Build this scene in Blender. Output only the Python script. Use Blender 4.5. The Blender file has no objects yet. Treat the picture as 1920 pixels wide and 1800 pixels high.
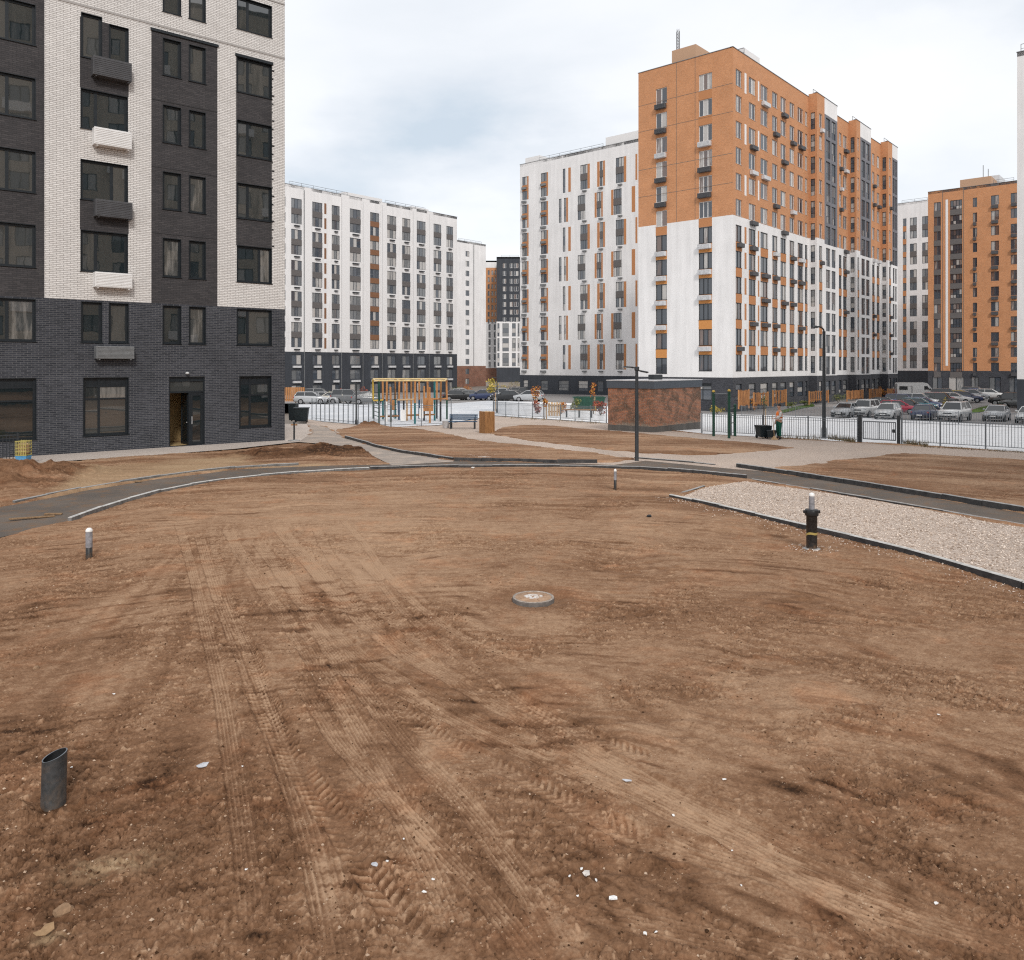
# Courtyard under construction between apartment blocks: camera at (0, 0, 3.7) looking along +Y.
EXPO = 0.92
CLOUD = 0.575
SKYOFF = (3.1, 0.4, 0.0)
import bpy, bmesh, math, random
import numpy as np
from mathutils import Vector, Matrix
from mathutils.geometry import tessellate_polygon

random.seed(7)
SC = bpy.context.scene
C = SC.collection
R = math.radians
F, H, HY, CX = 1500.0, 3.7, 685.0, 960.0      # focal length in px of a 1920 px frame, eye height, horizon row


def _ss(a, b, x):
    t = min(1.0, max(0.0, (x - a) / (b - a)))
    return t * t * (3 - 2 * t)


def zg(Y, X=0.0):
    """height of the plot at depth Y: flat yard, gentle fall behind it, the car park on the right dug in a little"""
    if Y < 38: return 0.0
    z = -0.0168 * (min(Y, 160.0) - 38.0)
    if X > 6: z -= 0.83 * _ss(6, 20, X) * _ss(42, 70, Y) * (1 - _ss(86, 124, Y))
    return z


def gp(px, py):
    """point of the ground seen at a photo pixel"""
    lo, hi = 2.0, 900.0
    u = (px - CX) / F
    for _ in range(60):
        Y = (lo + hi) / 2
        if HY + F * (H - zg(Y, u * Y)) / Y > py: lo = Y
        else: hi = Y
    return (u * Y, Y)


def g3(px, py, dz=0.0):
    x, y = gp(px, py)
    return Vector((x, y, zg(y, x) + dz))


def tag(o, label=None, cat=None, group=None, kind=None):
    if label: o['label'] = label
    if cat: o['category'] = cat
    if group: o['group'] = group
    if kind: o['kind'] = kind
    return o


def link(name, me, parent=None):
    o = bpy.data.objects.new(name, me)
    C.objects.link(o)
    if parent is not None:
        o.parent = parent
    return o


def thing(name, loc, label, cat, group=None, rz=0.0):
    o = bpy.data.objects.new(name, None)
    C.objects.link(o)
    o.empty_display_size = 0.3
    o.location = loc
    o.rotation_euler = (0, 0, rz)
    return tag(o, label, cat, group)


def kids(o):
    return [c for c in C.objects if c.parent == o]


def dup(root, loc, rz=0.0, label=None, group=None, mats=None):
    """copy of a thing with its parts and sub-parts; mats swaps materials by name"""
    def cp(o, par):
        c = o.copy()
        C.objects.link(c)
        c.parent = par
        if mats and o.type == 'MESH':
            for i, s in enumerate(o.material_slots):
                if s.material and s.material.name in mats:
                    c.material_slots[i].link = 'OBJECT'
                    c.material_slots[i].material = mats[s.material.name]
        for k in KIDS.get(o.name, []):
            cp(k, c)
        return c
    KIDS = {}
    for c in C.objects:
        if c.parent is not None:
            KIDS.setdefault(c.parent.name, []).append(c)
    r = cp(root, None)
    r.location = loc
    r.rotation_euler = (0, 0, rz)
    if label: r['label'] = label
    if group: r['group'] = group
    return r


class MB:
    """collects faces; build() links them as one mesh object"""
    def __init__(s):
        s.v = []; s.f = []; s.m = []; s.uv = []; s.sm = []

    def face(s, pts, m=0, uv=None, smooth=False):
        i = len(s.v)
        s.v.extend([tuple(p) for p in pts])
        s.f.append(tuple(range(i, i + len(pts))))
        s.m.append(m); s.uv.append(uv); s.sm.append(smooth)

    def mesh(s, vs, fs, m=0, smooth=False):
        i = len(s.v)
        s.v.extend([tuple(p) for p in vs])
        for f in fs:
            s.f.append(tuple(i + k for k in f)); s.m.append(m); s.uv.append(None); s.sm.append(smooth)

    def box(s, c, size, m=0, rz=0.0, M=None, bev=0.0):
        """box with centre c and full size; chamfered vertical and top edges when bev > 0"""
        hx, hy, hz = size[0] / 2, size[1] / 2, size[2] / 2
        T = Matrix.Translation(Vector(c)) @ Matrix.Rotation(rz, 4, 'Z')
        if M is not None: T = M @ T
        if bev <= 0:
            vs = [(x, y, z) for z in (-hz, hz) for x, y in ((-hx, -hy), (hx, -hy), (hx, hy), (-hx, hy))]
            fs = [(3, 2, 1, 0), (4, 5, 6, 7), (0, 1, 5, 4), (1, 2, 6, 5), (2, 3, 7, 6), (3, 0, 4, 7)]
        else:
            b = bev
            ring = [(-hx + b, -hy), (hx - b, -hy), (hx, -hy + b), (hx, hy - b), (hx - b, hy), (-hx + b, hy), (-hx, hy - b), (-hx, -hy + b)]
            ins = [(x * (1 - b / hx) if abs(x) > hx - 1e-6 else x - math.copysign(b, x) * 0.4, y * (1 - b / hy) if abs(y) > hy - 1e-6 else y - math.copysign(b, y) * 0.4) for x, y in ring]
            vs = [(x, y, -hz + b) for x, y in ring] + [(x, y, hz - b) for x, y in ring] + [(x, y, hz) for x, y in ins] + [(x, y, -hz) for x, y in ins]
            fs = []
            for i in range(8):
                j = (i + 1) % 8
                fs += [(i, j, 8 + j, 8 + i), (8 + i, 8 + j, 16 + j, 16 + i), (24 + i, 24 + j, j, i)]
            fs += [tuple(range(16, 24)), tuple(range(31, 23, -1))]
        s.mesh([T @ Vector(v) for v in vs], fs, m)

    def tube(s, p0, p1, r0, r1=None, n=10, m=0, cap=True, smooth=True):
        r1 = r0 if r1 is None else r1
        p0, p1 = Vector(p0), Vector(p1)
        d = (p1 - p0).normalized()
        a = d.orthogonal().normalized(); b = d.cross(a)
        vs = []
        for p, r in ((p0, r0), (p1, r1)):
            for k in range(n):
                t = 2 * math.pi * k / n
                vs.append(p + (a * math.cos(t) + b * math.sin(t)) * r)
        s.mesh(vs, [(k, (k + 1) % n, n + (k + 1) % n, n + k) for k in range(n)], m, smooth)
        if cap:
            s.mesh(vs, [tuple(range(n - 1, -1, -1)), tuple(range(n, 2 * n))], m)

    def path(s, pts, r, n=8, m=0):
        for a, b in zip(pts, pts[1:]):
            s.tube(a, b, r, r, n, m)

    def lathe(s, prof, c=(0, 0, 0), n=24, m=0, axis='Z', smooth=True, M=None):
        """prof: (radius, height) from bottom to top"""
        vs = []
        for r, z in prof:
            for k in range(n):
                t = 2 * math.pi * k / n
                p = Vector((r * math.cos(t), r * math.sin(t), z))
                if axis == 'Y': p = Vector((p.x, p.z, -p.y))
                if axis == 'X': p = Vector((p.z, p.x, p.y))
                p = p + Vector(c)
                vs.append(M @ p if M else p)
        fs = []
        for i in range(len(prof) - 1):
            for k in range(n):
                fs.append((i * n + k, i * n + (k + 1) % n, (i + 1) * n + (k + 1) % n, (i + 1) * n + k))
        s.mesh(vs, fs, m, smooth)
        if prof[0][0] > 1e-4: s.mesh(vs[:n], [tuple(range(n - 1, -1, -1))], m)
        if prof[-1][0] > 1e-4: s.mesh(vs[-n:], [tuple(range(n))], m)

    def loft(s, rings, m=0, smooth=True, caps=True):
        n = len(rings[0]); vs = [p for r in rings for p in r]
        fs = [(i * n + k, i * n + (k + 1) % n, (i + 1) * n + (k + 1) % n, (i + 1) * n + k) for i in range(len(rings) - 1) for k in range(n)]
        s.mesh(vs, fs, m, smooth)
        if caps:
            s.mesh(rings[0], [tuple(range(n - 1, -1, -1))], m)
            s.mesh(rings[-1], [tuple(range(n))], m)

    def data(s, name, mats):
        me = bpy.data.meshes.new(name)
        me.from_pydata(s.v, [], s.f)
        if any(u is not None for u in s.uv):
            l = me.uv_layers.new(name='UVMap')
            co = []
            for f, u in zip(s.f, s.uv):
                co.extend(u if u is not None else [(0, 0)] * len(f))
            l.data.foreach_set('uv', [x for p in co for x in p])
        for mt in mats: me.materials.append(mt)
        me.polygons.foreach_set('material_index', s.m)
        me.polygons.foreach_set('use_smooth', s.sm)
        me.update()
        return me

    def build(s, name, mats, parent=None, off=None):
        if off is not None:
            s.v = [(x - off[0], y - off[1], z - off[2]) for x, y, z in s.v]
        return link(name, s.data(name, mats if isinstance(mats, (list, tuple)) else [mats]), parent)


# ------------------------------------------------------------------ materials
class NT:
    def __init__(s, name):
        s.mat = bpy.data.materials.new(name)
        s.mat.use_nodes = True
        s.t = s.mat.node_tree
        s.b = s.t.nodes['Principled BSDF']

    def n(s, typ, **kw):
        nd = s.t.nodes.new(typ)
        for k, v in kw.items():
            if k in nd.inputs: nd.inputs[k].default_value = v
            else: setattr(nd, k, v)
        return nd

    def l(s, a, b):
        s.t.links.new(a, b)

    def coord(s, kind='Object', scale=(1, 1, 1)):
        tc = s.n('ShaderNodeTexCoord')
        mp = s.n('ShaderNodeMapping')
        mp.inputs['Scale'].default_value = scale
        s.l(tc.outputs[kind], mp.inputs['Vector'])
        return mp.outputs['Vector']

    def noise(s, vec, scale, detail=4, rough=0.55, dist=0.0):
        nd = s.n('ShaderNodeTexNoise')
        nd.inputs['Scale'].default_value = scale
        nd.inputs['Detail'].default_value = detail
        nd.inputs['Roughness'].default_value = rough
        nd.inputs['Distortion'].default_value = dist
        s.l(vec, nd.inputs['Vector'])
        return nd.outputs['Fac']

    def ramp(s, fac, stops):
        r = s.n('ShaderNodeValToRGB')
        e = r.color_ramp.elements
        while len(e) < len(stops): e.new(0.5)
        for k, (p, c) in enumerate(stops):
            e[k].position = p
            e[k].color = tuple(c) + (1,) if not isinstance(c, (int, float)) else (c, c, c, 1)
        s.l(fac, r.inputs['Fac'])
        return r.outputs['Color']

    def mix(s, fac, a, b, mode='MIX'):
        m = s.n('ShaderNodeMix')
        m.data_type = 'RGBA'; m.blend_type = mode
        for sock, v in ((m.inputs[0], fac), (m.inputs[6], a), (m.inputs[7], b)):
            if isinstance(v, (int, float)): sock.default_value = v
            elif isinstance(v, (tuple, list)): sock.default_value = tuple(v) + (1,) if len(v) == 3 else tuple(v)
            else: s.l(v, sock)
        return m.outputs[2]

    def math(s, op, a, b=0.0, clamp=False):
        m = s.n('ShaderNodeMath'); m.operation = op; m.use_clamp = clamp
        for k, v in ((0, a), (1, b)):
            if isinstance(v, (int, float)): m.inputs[k].default_value = v
            else: s.l(v, m.inputs[k])
        return m.outputs[0]

    def attr(s, name):
        a = s.n('ShaderNodeAttribute'); a.attribute_name = name
        return a

    def bump(s, h, strength=0.3, dist=0.01, prev=None):
        b = s.n('ShaderNodeBump')
        b.inputs['Strength'].default_value = strength
        b.inputs['Distance'].default_value = dist
        s.l(h, b.inputs['Height'])
        if prev is not None: s.l(prev, b.inputs['Normal'])
        return b.outputs['Normal']

    def out(s, col=None, rough=0.7, spec=0.3, normal=None, metal=0.0):
        if col is not None:
            if isinstance(col, (tuple, list)): s.b.inputs['Base Color'].default_value = tuple(col)[:3] + (1,)
            else: s.l(col, s.b.inputs['Base Color'])
        if isinstance(rough, (int, float)): s.b.inputs['Roughness'].default_value = rough
        else: s.l(rough, s.b.inputs['Roughness'])
        s.b.inputs['Specular IOR Level'].default_value = spec
        s.b.inputs['Metallic'].default_value = metal
        if normal is not None: s.l(normal, s.b.inputs['Normal'])
        return s.mat


def m_plain(name, col, rough=0.6, spec=0.35, var=0.18, scale=3.0, metal=0.0):
    """painted or moulded surface with faint uneven tone and dust"""
    t = NT(name)
    v = t.coord()
    n1 = t.noise(v, scale, 5, 0.6)
    lo = tuple(c * (1 - var) for c in col); hi = tuple(min(1, c * (1 + var)) for c in col)
    c = t.ramp(n1, [(0.3, lo), (0.7, hi)])
    rr = t.ramp(t.noise(v, scale * 4, 3), [(0.2, max(0.05, rough - 0.1)), (0.8, min(1, rough + 0.1))])
    return t.out(c, rr, spec, None, metal)


def m_brick(name, c1, c2, mortar, w=0.26, h=0.078, mort=0.011, patch=0.12, bump=0.4, rough=0.85):
    t = NT(name)
    v = t.coord('UV')
    br = t.n('ShaderNodeTexBrick')
    t.l(v, br.inputs['Vector'])
    br.inputs['Scale'].default_value = 1.0
    br.inputs['Brick Width'].default_value = w
    br.inputs['Row Height'].default_value = h
    br.inputs['Mortar Size'].default_value = mort
    br.inputs['Mortar Smooth'].default_value = 0.2
    br.inputs['Color1'].default_value = c1 + (1,)
    br.inputs['Color2'].default_value = c2 + (1,)
    br.inputs['Mortar'].default_value = mortar + (1,)
    n = t.noise(v, 0.55, 5, 0.65)
    n2 = t.noise(v, 7.0, 3, 0.6)
    c = t.mix(1.0, br.outputs['Color'], t.ramp(n, [(0.25, 1 - patch), (0.75, 1 + patch * 0.4)]), 'MULTIPLY')
    c = t.mix(0.6, c, t.ramp(n2, [(0.25, 0.78), (0.8, 1.12)]), 'MULTIPLY')
    hgt = t.mix(0.35, t.math('SUBTRACT', 1.0, br.outputs['Fac']), n2)
    return t.out(c, rough, 0.25, t.bump(hgt, bump, 0.012))


def m_render(name, col, dirt=0.13, spots=0.0):
    """painted facade render with rain streaks and dust"""
    t = NT(name)
    v = t.coord('UV')
    vs = t.coord('UV', (1.6, 0.09, 1))
    a = t.noise(vs, 1.0, 5, 0.6)
    b = t.noise(v, 0.25, 4, 0.6)
    c = t.mix(1.0, col, t.ramp(a, [(0.3, 1 - dirt), (0.65, 1.0)]), 'MULTIPLY')
    c = t.mix(1.0, c, t.ramp(b, [(0.3, 1 - dirt * 0.7), (0.7, 1.02)]), 'MULTIPLY')
    return t.out(c, 0.8, 0.25, t.bump(t.noise(v, 30, 3), 0.08, 0.01))


def m_glass(name, dark, mid, light, ior=1.75, thr=(0.55, 0.82), rough=0.03):
    """window pane in front of an unlit room; curtains and blinds differ from pane to pane"""
    t = NT(name)
    geo = t.n('ShaderNodeNewGeometry'); oi = t.n('ShaderNodeObjectInfo')
    rnd = t.math('FRACT', t.math('ADD', geo.outputs['Random Per Island'], t.math('MULTIPLY', oi.outputs['Random'], 7.13)))
    v = t.coord('Object', (5.0, 5.0, 0.7))
    n = t.noise(v, 1.4, 3, 0.6)
    k = t.math('ADD', t.math('MULTIPLY', rnd, 0.85), t.math('MULTIPLY', n, 0.3))
    c = t.ramp(k, [(0.0, dark), (thr[0], dark), (thr[0] + 0.12, mid), (thr[1], mid), (thr[1] + 0.1, light), (1.0, light)])
    m = t.out(c, rough, 0.5)
    t.b.inputs['IOR'].default_value = ior
    wv = t.noise(t.coord('Object'), 1.1, 2, 0.5)
    t.l(t.bump(wv, 0.05, 0.02), t.b.inputs['Normal'])
    return m


M = {}
M['brick_white'] = m_brick('white_brick', (0.79, 0.765, 0.74), (0.69, 0.665, 0.64), (0.38, 0.36, 0.345), mort=0.012, patch=0.10, bump=0.8)
M['brick_brown'] = m_brick('dark_brown_brick', (0.052, 0.049, 0.052), (0.078, 0.072, 0.074), (0.040, 0.039, 0.041), patch=0.25)
M['brick_black'] = m_brick('anthracite_brick', (0.029, 0.032, 0.041), (0.060, 0.063, 0.076), (0.14, 0.14, 0.145), mort=0.009, patch=0.3, bump=0.7)
M['brick_orange'] = m_brick('orange_brick', (0.62, 0.275, 0.120), (0.53, 0.220, 0.090), (0.50, 0.32, 0.21), patch=0.14)
M['brick_red'] = m_brick('red_brick', (0.33, 0.125, 0.07), (0.22, 0.085, 0.055), (0.24, 0.19, 0.155), w=0.26, h=0.08, mort=0.013, patch=0.45)
M['render_white'] = m_render('white_render', (0.79, 0.775, 0.77), 0.12)
M['render_grey'] = m_render('anthracite_render', (0.058, 0.064, 0.076), 0.25)
M['clad_grey'] = m_render('grey_cladding', (0.20, 0.20, 0.22), 0.2)
M['spandrel'] = m_render('brown_grey_spandrel', (0.155, 0.142, 0.138), 0.25)
M['panel_orange'] = m_render('orange_panel', (0.52, 0.235, 0.105), 0.2)
M['brown_panel'] = m_render('brown_panel', (0.27, 0.135, 0.075), 0.3)
M['panel_ochre'] = m_render('ochre_panel', (0.58, 0.26, 0.085), 0.15)
M['frame_dark'] = m_plain('anthracite_frame', (0.010, 0.014, 0.018), 0.45, 0.4)
M['frame_pale'] = m_plain('pale_frame', (0.66, 0.64, 0.62), 0.5, 0.4)
M['frame_grey'] = m_plain('grey_frame', (0.07, 0.075, 0.085), 0.45, 0.4)
M['glass_near'] = m_glass('near_window_glass', (0.012, 0.018, 0.020), (0.05, 0.052, 0.05), (0.20, 0.19, 0.175), 2.15, (0.55, 0.92), 0.015)
M['glass_far'] = m_glass('far_window_glass', (0.062, 0.074, 0.092), (0.16, 0.165, 0.17), (0.44, 0.42, 0.40), 1.9, (0.42, 0.74))
M['glass_warm'] = m_glass('curtained_window_glass', (0.034, 0.042, 0.056), (0.13, 0.085, 0.07), (0.40, 0.38, 0.36), 1.85, (0.60, 0.82))
M['fascia'] = m_render('blue_grey_fascia', (0.095, 0.11, 0.13), 0.15)
M['metal_dark'] = m_plain('dark_painted_metal', (0.028, 0.032, 0.036), 0.45, 0.4)
M['metal_grey'] = m_plain('grey_sheet_metal', (0.17, 0.175, 0.18), 0.5, 0.4)
M['metal_light'] = m_plain('light_sheet_metal', (0.55, 0.55, 0.56), 0.45, 0.4)
M['basket_dark'] = m_plain('dark_basket_sheet', (0.075, 0.075, 0.08), 0.6, 0.3)
M['white_paint'] = m_plain('white_paint', (0.72, 0.71, 0.70), 0.5, 0.35, 0.06)
M['roofing'] = m_plain('grey_roofing', (0.16, 0.16, 0.165), 0.9, 0.2)
M['interior'] = m_plain('ochre_plaster', (0.42, 0.30, 0.15), 0.9, 0.2)
M['lamp_lens'] = m_plain('lamp_lens', (0.55, 0.56, 0.56), 0.3, 0.4, 0.05)
# ------------------------------------------------------------------ camera, light, sky
cd = bpy.data.cameras.new('camera')
cam = bpy.data.objects.new('camera', cd)
C.objects.link(cam)
cam.location = (0, 0, H)
cam.rotation_euler = (R(90), 0, 0)
cd.sensor_width = 36.0
cd.lens = F / 1920 * 36
cd.shift_y = -(900 - HY) / 1920
cd.clip_start = 0.1
cd.clip_end = 4000
SC.camera = cam
SC.view_settings.view_transform = 'Standard'
SC.view_settings.look = 'None'
SC.view_settings.gamma = 1
SC.view_settings.exposure = EXPO

SUN_EL, SUN_AZ = 36.0, 166.0        # azimuth measured clockwise from +Y: over the right shoulder
sv = Vector((math.sin(R(SUN_AZ)) * math.cos(R(SUN_EL)), math.cos(R(SUN_AZ)) * math.cos(R(SUN_EL)), math.sin(R(SUN_EL))))
sd = bpy.data.lights.new('sun', 'SUN')
sd.energy = 1.0
sd.angle = R(10)
sd.color = (1.0, 0.965, 0.92)
sun = bpy.data.objects.new('sun', sd)
C.objects.link(sun)
sun.rotation_euler = sv.to_track_quat('Z', 'Y').to_euler()

wd = bpy.data.worlds.new('World')
SC.world = wd
wd.use_nodes = True
nt = wd.node_tree
nt.nodes.clear()
N = nt.nodes.new; L = nt.links.new
outw = N('ShaderNodeOutputWorld')
sky = N('ShaderNodeTexSky')
sky.sky_type = 'NISHITA'; sky.sun_disc = False
sky.sun_elevation = R(SUN_EL); sky.sun_rotation = R(SUN_AZ)
bg1 = N('ShaderNodeBackground'); bg1.inputs['Strength'].default_value = 0.10
L(sky.outputs[0], bg1.inputs['Color'])
tc = N('ShaderNodeTexCoord')
sep = N('ShaderNodeSeparateXYZ'); L(tc.outputs['Generated'], sep.inputs[0])
def wmath(op, a, b=0.0):
    m = N('ShaderNodeMath'); m.operation = op
    for k, v in ((0, a), (1, b)):
        if isinstance(v, (int, float)): m.inputs[k].default_value = v
        else: L(v, m.inputs[k])
    return m.outputs[0]
den = wmath('ADD', wmath('MAXIMUM', sep.outputs['Z'], 0.0), 0.22)
comb = N('ShaderNodeCombineXYZ')
L(wmath('DIVIDE', sep.outputs['X'], den), comb.inputs[0])
L(wmath('DIVIDE', sep.outputs['Y'], den), comb.inputs[1])
mpw = N('ShaderNodeMapping'); L(comb.outputs[0], mpw.inputs[0])
mpw.inputs['Location'].default_value = SKYOFF
cn = N('ShaderNodeTexNoise'); L(mpw.outputs[0], cn.inputs['Vector'])
cn.inputs['Scale'].default_value = 0.95; cn.inputs['Detail'].default_value = 7; cn.inputs['Roughness'].default_value = 0.5
cn.inputs['Distortion'].default_value = 0.25
# a few thinner, bluer gaps in the cover, each a soft ragged patch of the sky plane
cn2 = N('ShaderNodeTexNoise'); L(mpw.outputs[0], cn2.inputs['Vector'])
cn2.inputs['Scale'].default_value = 3.2; cn2.inputs['Detail'].default_value = 6; cn2.inputs['Roughness'].default_value = 0.55
fac = cn.outputs['Fac']
for (sx, sy, rx, ry, k) in ((-0.10, 1.92, 0.46, 0.28, 0.40), (0.98, 1.30, 0.55, 0.24, 0.32), (-0.62, 2.30, 0.50, 0.26, 0.17), (0.10, 2.45, 0.6, 0.25, 0.10), (0.2, 1.25, 0.4, 0.12, 0.08)):
    ax = wmath('DIVIDE', wmath('SUBTRACT', sx_ := comb.inputs[0].links[0].from_socket, sx), rx)
    ay = wmath('DIVIDE', wmath('SUBTRACT', comb.inputs[1].links[0].from_socket, sy), ry)
    d2 = wmath('ADD', wmath('MULTIPLY', ax, ax), wmath('MULTIPLY', ay, ay))
    g_ = wmath('POWER', 2.718, wmath('MULTIPLY', d2, -1.0))
    fac = wmath('SUBTRACT', fac, wmath('MULTIPLY', wmath('MULTIPLY', g_, k), wmath('ADD', wmath('MULTIPLY', cn2.outputs['Fac'], 1.6), 0.1)))
cr = N('ShaderNodeValToRGB'); L(fac, cr.inputs[0])
e = cr.color_ramp.elements
e.new(0.5); e.new(0.6)
for k, (p, c) in enumerate([(0.10, (0.60, 0.68, 0.76)), (0.27, (0.77, 0.81, 0.86)), (0.41, (0.91, 0.93, 0.955)), (0.56, (0.985, 0.985, 0.99))]):
    e[k].position = p; e[k].color = c + (1,)
bg2 = N('ShaderNodeBackground'); bg2.inputs['Strength'].default_value = CLOUD
L(cr.outputs[0], bg2.inputs['Color'])
mxs = N('ShaderNodeMixShader'); mxs.inputs[0].default_value = 0.93
L(bg1.outputs[0], mxs.inputs[1]); L(bg2.outputs[0], mxs.inputs[2]); L(mxs.outputs[0], outw.inputs[0])

SC.cycles.use_denoising = False      # keep the fine grain of soil and brick
SC.cycles.filter_width = 1.2
# ------------------------------------------------------------------ ground
def P2(pts):
    return [gp(x, y) for x, y in pts]


def catmull(pts, step=0.15):
    pts = [Vector(p) for p in pts]
    out = []
    q = [2 * pts[0] - pts[1]] + pts + [2 * pts[-1] - pts[-2]]
    for i in range(1, len(q) - 2):
        n = max(2, int((q[i + 1] - q[i]).length / step))
        for k in range(n):
            t = k / n
            a, b, c, d = q[i - 1], q[i], q[i + 1], q[i + 2]
            out.append(0.5 * ((2 * b) + (c - a) * t + (2 * a - 5 * b + 4 * c - d) * t * t + (3 * b - a - 3 * c + d) * t ** 3))
    out.append(pts[-1])
    return out


def hsh(ix, iy, seed):
    a = (ix.astype(np.int64) * 374761393 + iy.astype(np.int64) * 668265263 + seed * 1274126177) & 0xFFFFFFFF
    a = ((a ^ (a >> 13)) * 1103515245) & 0xFFFFFFFF
    a = (a ^ (a >> 16)) & 0xFFFF
    return (a / 32767.5 - 1.0).astype(np.float32)


def vn(x, y, seed=0):
    fx = np.floor(x); fy = np.floor(y)
    tx = (x - fx).astype(np.float32); ty = (y - fy).astype(np.float32)
    ux = tx * tx * (3 - 2 * tx); uy = ty * ty * (3 - 2 * ty)
    a = hsh(fx, fy, seed); b = hsh(fx + 1, fy, seed); c = hsh(fx, fy + 1, seed); d = hsh(fx + 1, fy + 1, seed)
    return (a + (b - a) * ux) * (1 - uy) + (c + (d - c) * ux) * uy


def fbm(x, y, seed=0, o=3, g=0.5):
    s = 0; a = 1.0; t = 0
    for k in range(o):
        s = s + a * vn(x * 2 ** k + 17.3 * k, y * 2 ** k - 9.1 * k, seed + k); t += a; a *= g
    return s / t


def sst(a, b, x):
    t = np.clip((x - a) / (b - a), 0, 1)
    return t * t * (3 - 2 * t)


def sdist(px, py, poly):
    """signed distance to a polygon, positive inside"""
    d = np.full(px.shape, 1e9, np.float32); ins = np.zeros(px.shape, bool)
    n = len(poly)
    for i in range(n):
        ax, ay = poly[i]; bx, by = poly[(i + 1) % n]
        ex, ey = bx - ax, by - ay
        t = np.clip(((px - ax) * ex + (py - ay) * ey) / (ex * ex + ey * ey + 1e-9), 0, 1)
        d = np.minimum(d, (px - ax - t * ex) ** 2 + (py - ay - t * ey) ** 2)
        if abs(ey) > 1e-9:
            c = ((ay > py) != (by > py)) & (px < ex * (py - ay) / ey + ax)
            ins ^= c
    d = np.sqrt(d)
    return np.where(ins, d, -d)


NEAR_EDGE = [(-60, 1022), (20, 1003), (130, 979), (190, 957), (300, 925), (420, 903), (560, 889), (690, 881.5), (860, 878), (1050, 878), (1200, 880.5), (1300, 888), (1400, 898), (1520, 917), (1700, 946), (1920, 986), (2150, 1030)]
FAR_EDGE = [(2150, 1003), (1920, 962), (1700, 925), (1530, 898), (1380, 876), (1210, 861), (1150, 868), (1000, 867), (850, 863), (735, 870), (560, 874), (440, 880), (300, 897), (150, 921), (25, 946), (-120, 968)]
ASPH = P2(NEAR_EDGE + FAR_EDGE)
PAD = P2([(1257, 935), (1300, 919), (1340, 909), (1400, 902), (1520, 919), (1700, 949), (1920, 989), (2150, 1033), (2250, 1190), (1920, 1104), (1700, 1040), (1500, 991), (1350, 955)])
c1w = gp(534, 826)
PAVE = P2([(-150, 894), (0, 874), (150, 863), (300, 853), (440, 842), (560, 829), (585, 812)]) + P2([(575, 795), (520, 795)]) + [(c1w[0] - 0.4, c1w[1] + 0.4), (c1w[0] - 17, c1w[1] - 14.0)]
SIDE = P2([(850, 866), (735, 873), (705, 858), (640, 836), (560, 829), (585, 812), (575, 795), (610, 800), (650, 823), (720, 842), (850, 863)])
WALK = P2([(575, 786), (605, 791), (733, 802), (823, 798), (925, 780), (1137, 794), (1315, 814), (1600, 830), (1920, 848), (2250, 863), (2250, 886), (1920, 868), (1720, 860), (1560, 893), (1380, 880), (1210, 864), (1150, 872), (850, 860), (720, 840), (650, 821), (610, 800), (575, 795)])
SOIL_A = P2([(628, 806), (690, 797), (780, 804), (900, 826), (1000, 837), (1100, 848), (1185, 861), (1150, 868), (1000, 867), (850, 863), (720, 842), (650, 822)])
SOIL_B = P2([(915, 813), (940, 803), (1000, 796), (1140, 808), (1225, 816), (1350, 827), (1495, 840), (1400, 849), (1300, 855), (1150, 846), (1000, 828)])
SOIL_C = P2([(1425, 880), (1560, 866), (1690, 851), (1800, 856), (1920, 863), (2250, 880), (2250, 1022), (1920, 963), (1700, 926), (1530, 899)])
BASE = P2([(560, 756), (840, 757), (930, 750), (1137, 762), (1320, 775), (1610, 783), (1920, 798), (2250, 812), (2250, 862), (1920, 847), (1600, 829), (1315, 813), (1137, 793), (925, 779), (823, 797), (733, 801), (605, 790), (560, 784)])
SAND = P2([(90, 938), (180, 880), (300, 866), (450, 853), (470, 866), (560, 872), (720, 872), (560, 881), (440, 879), (300, 897), (180, 917)])

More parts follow.
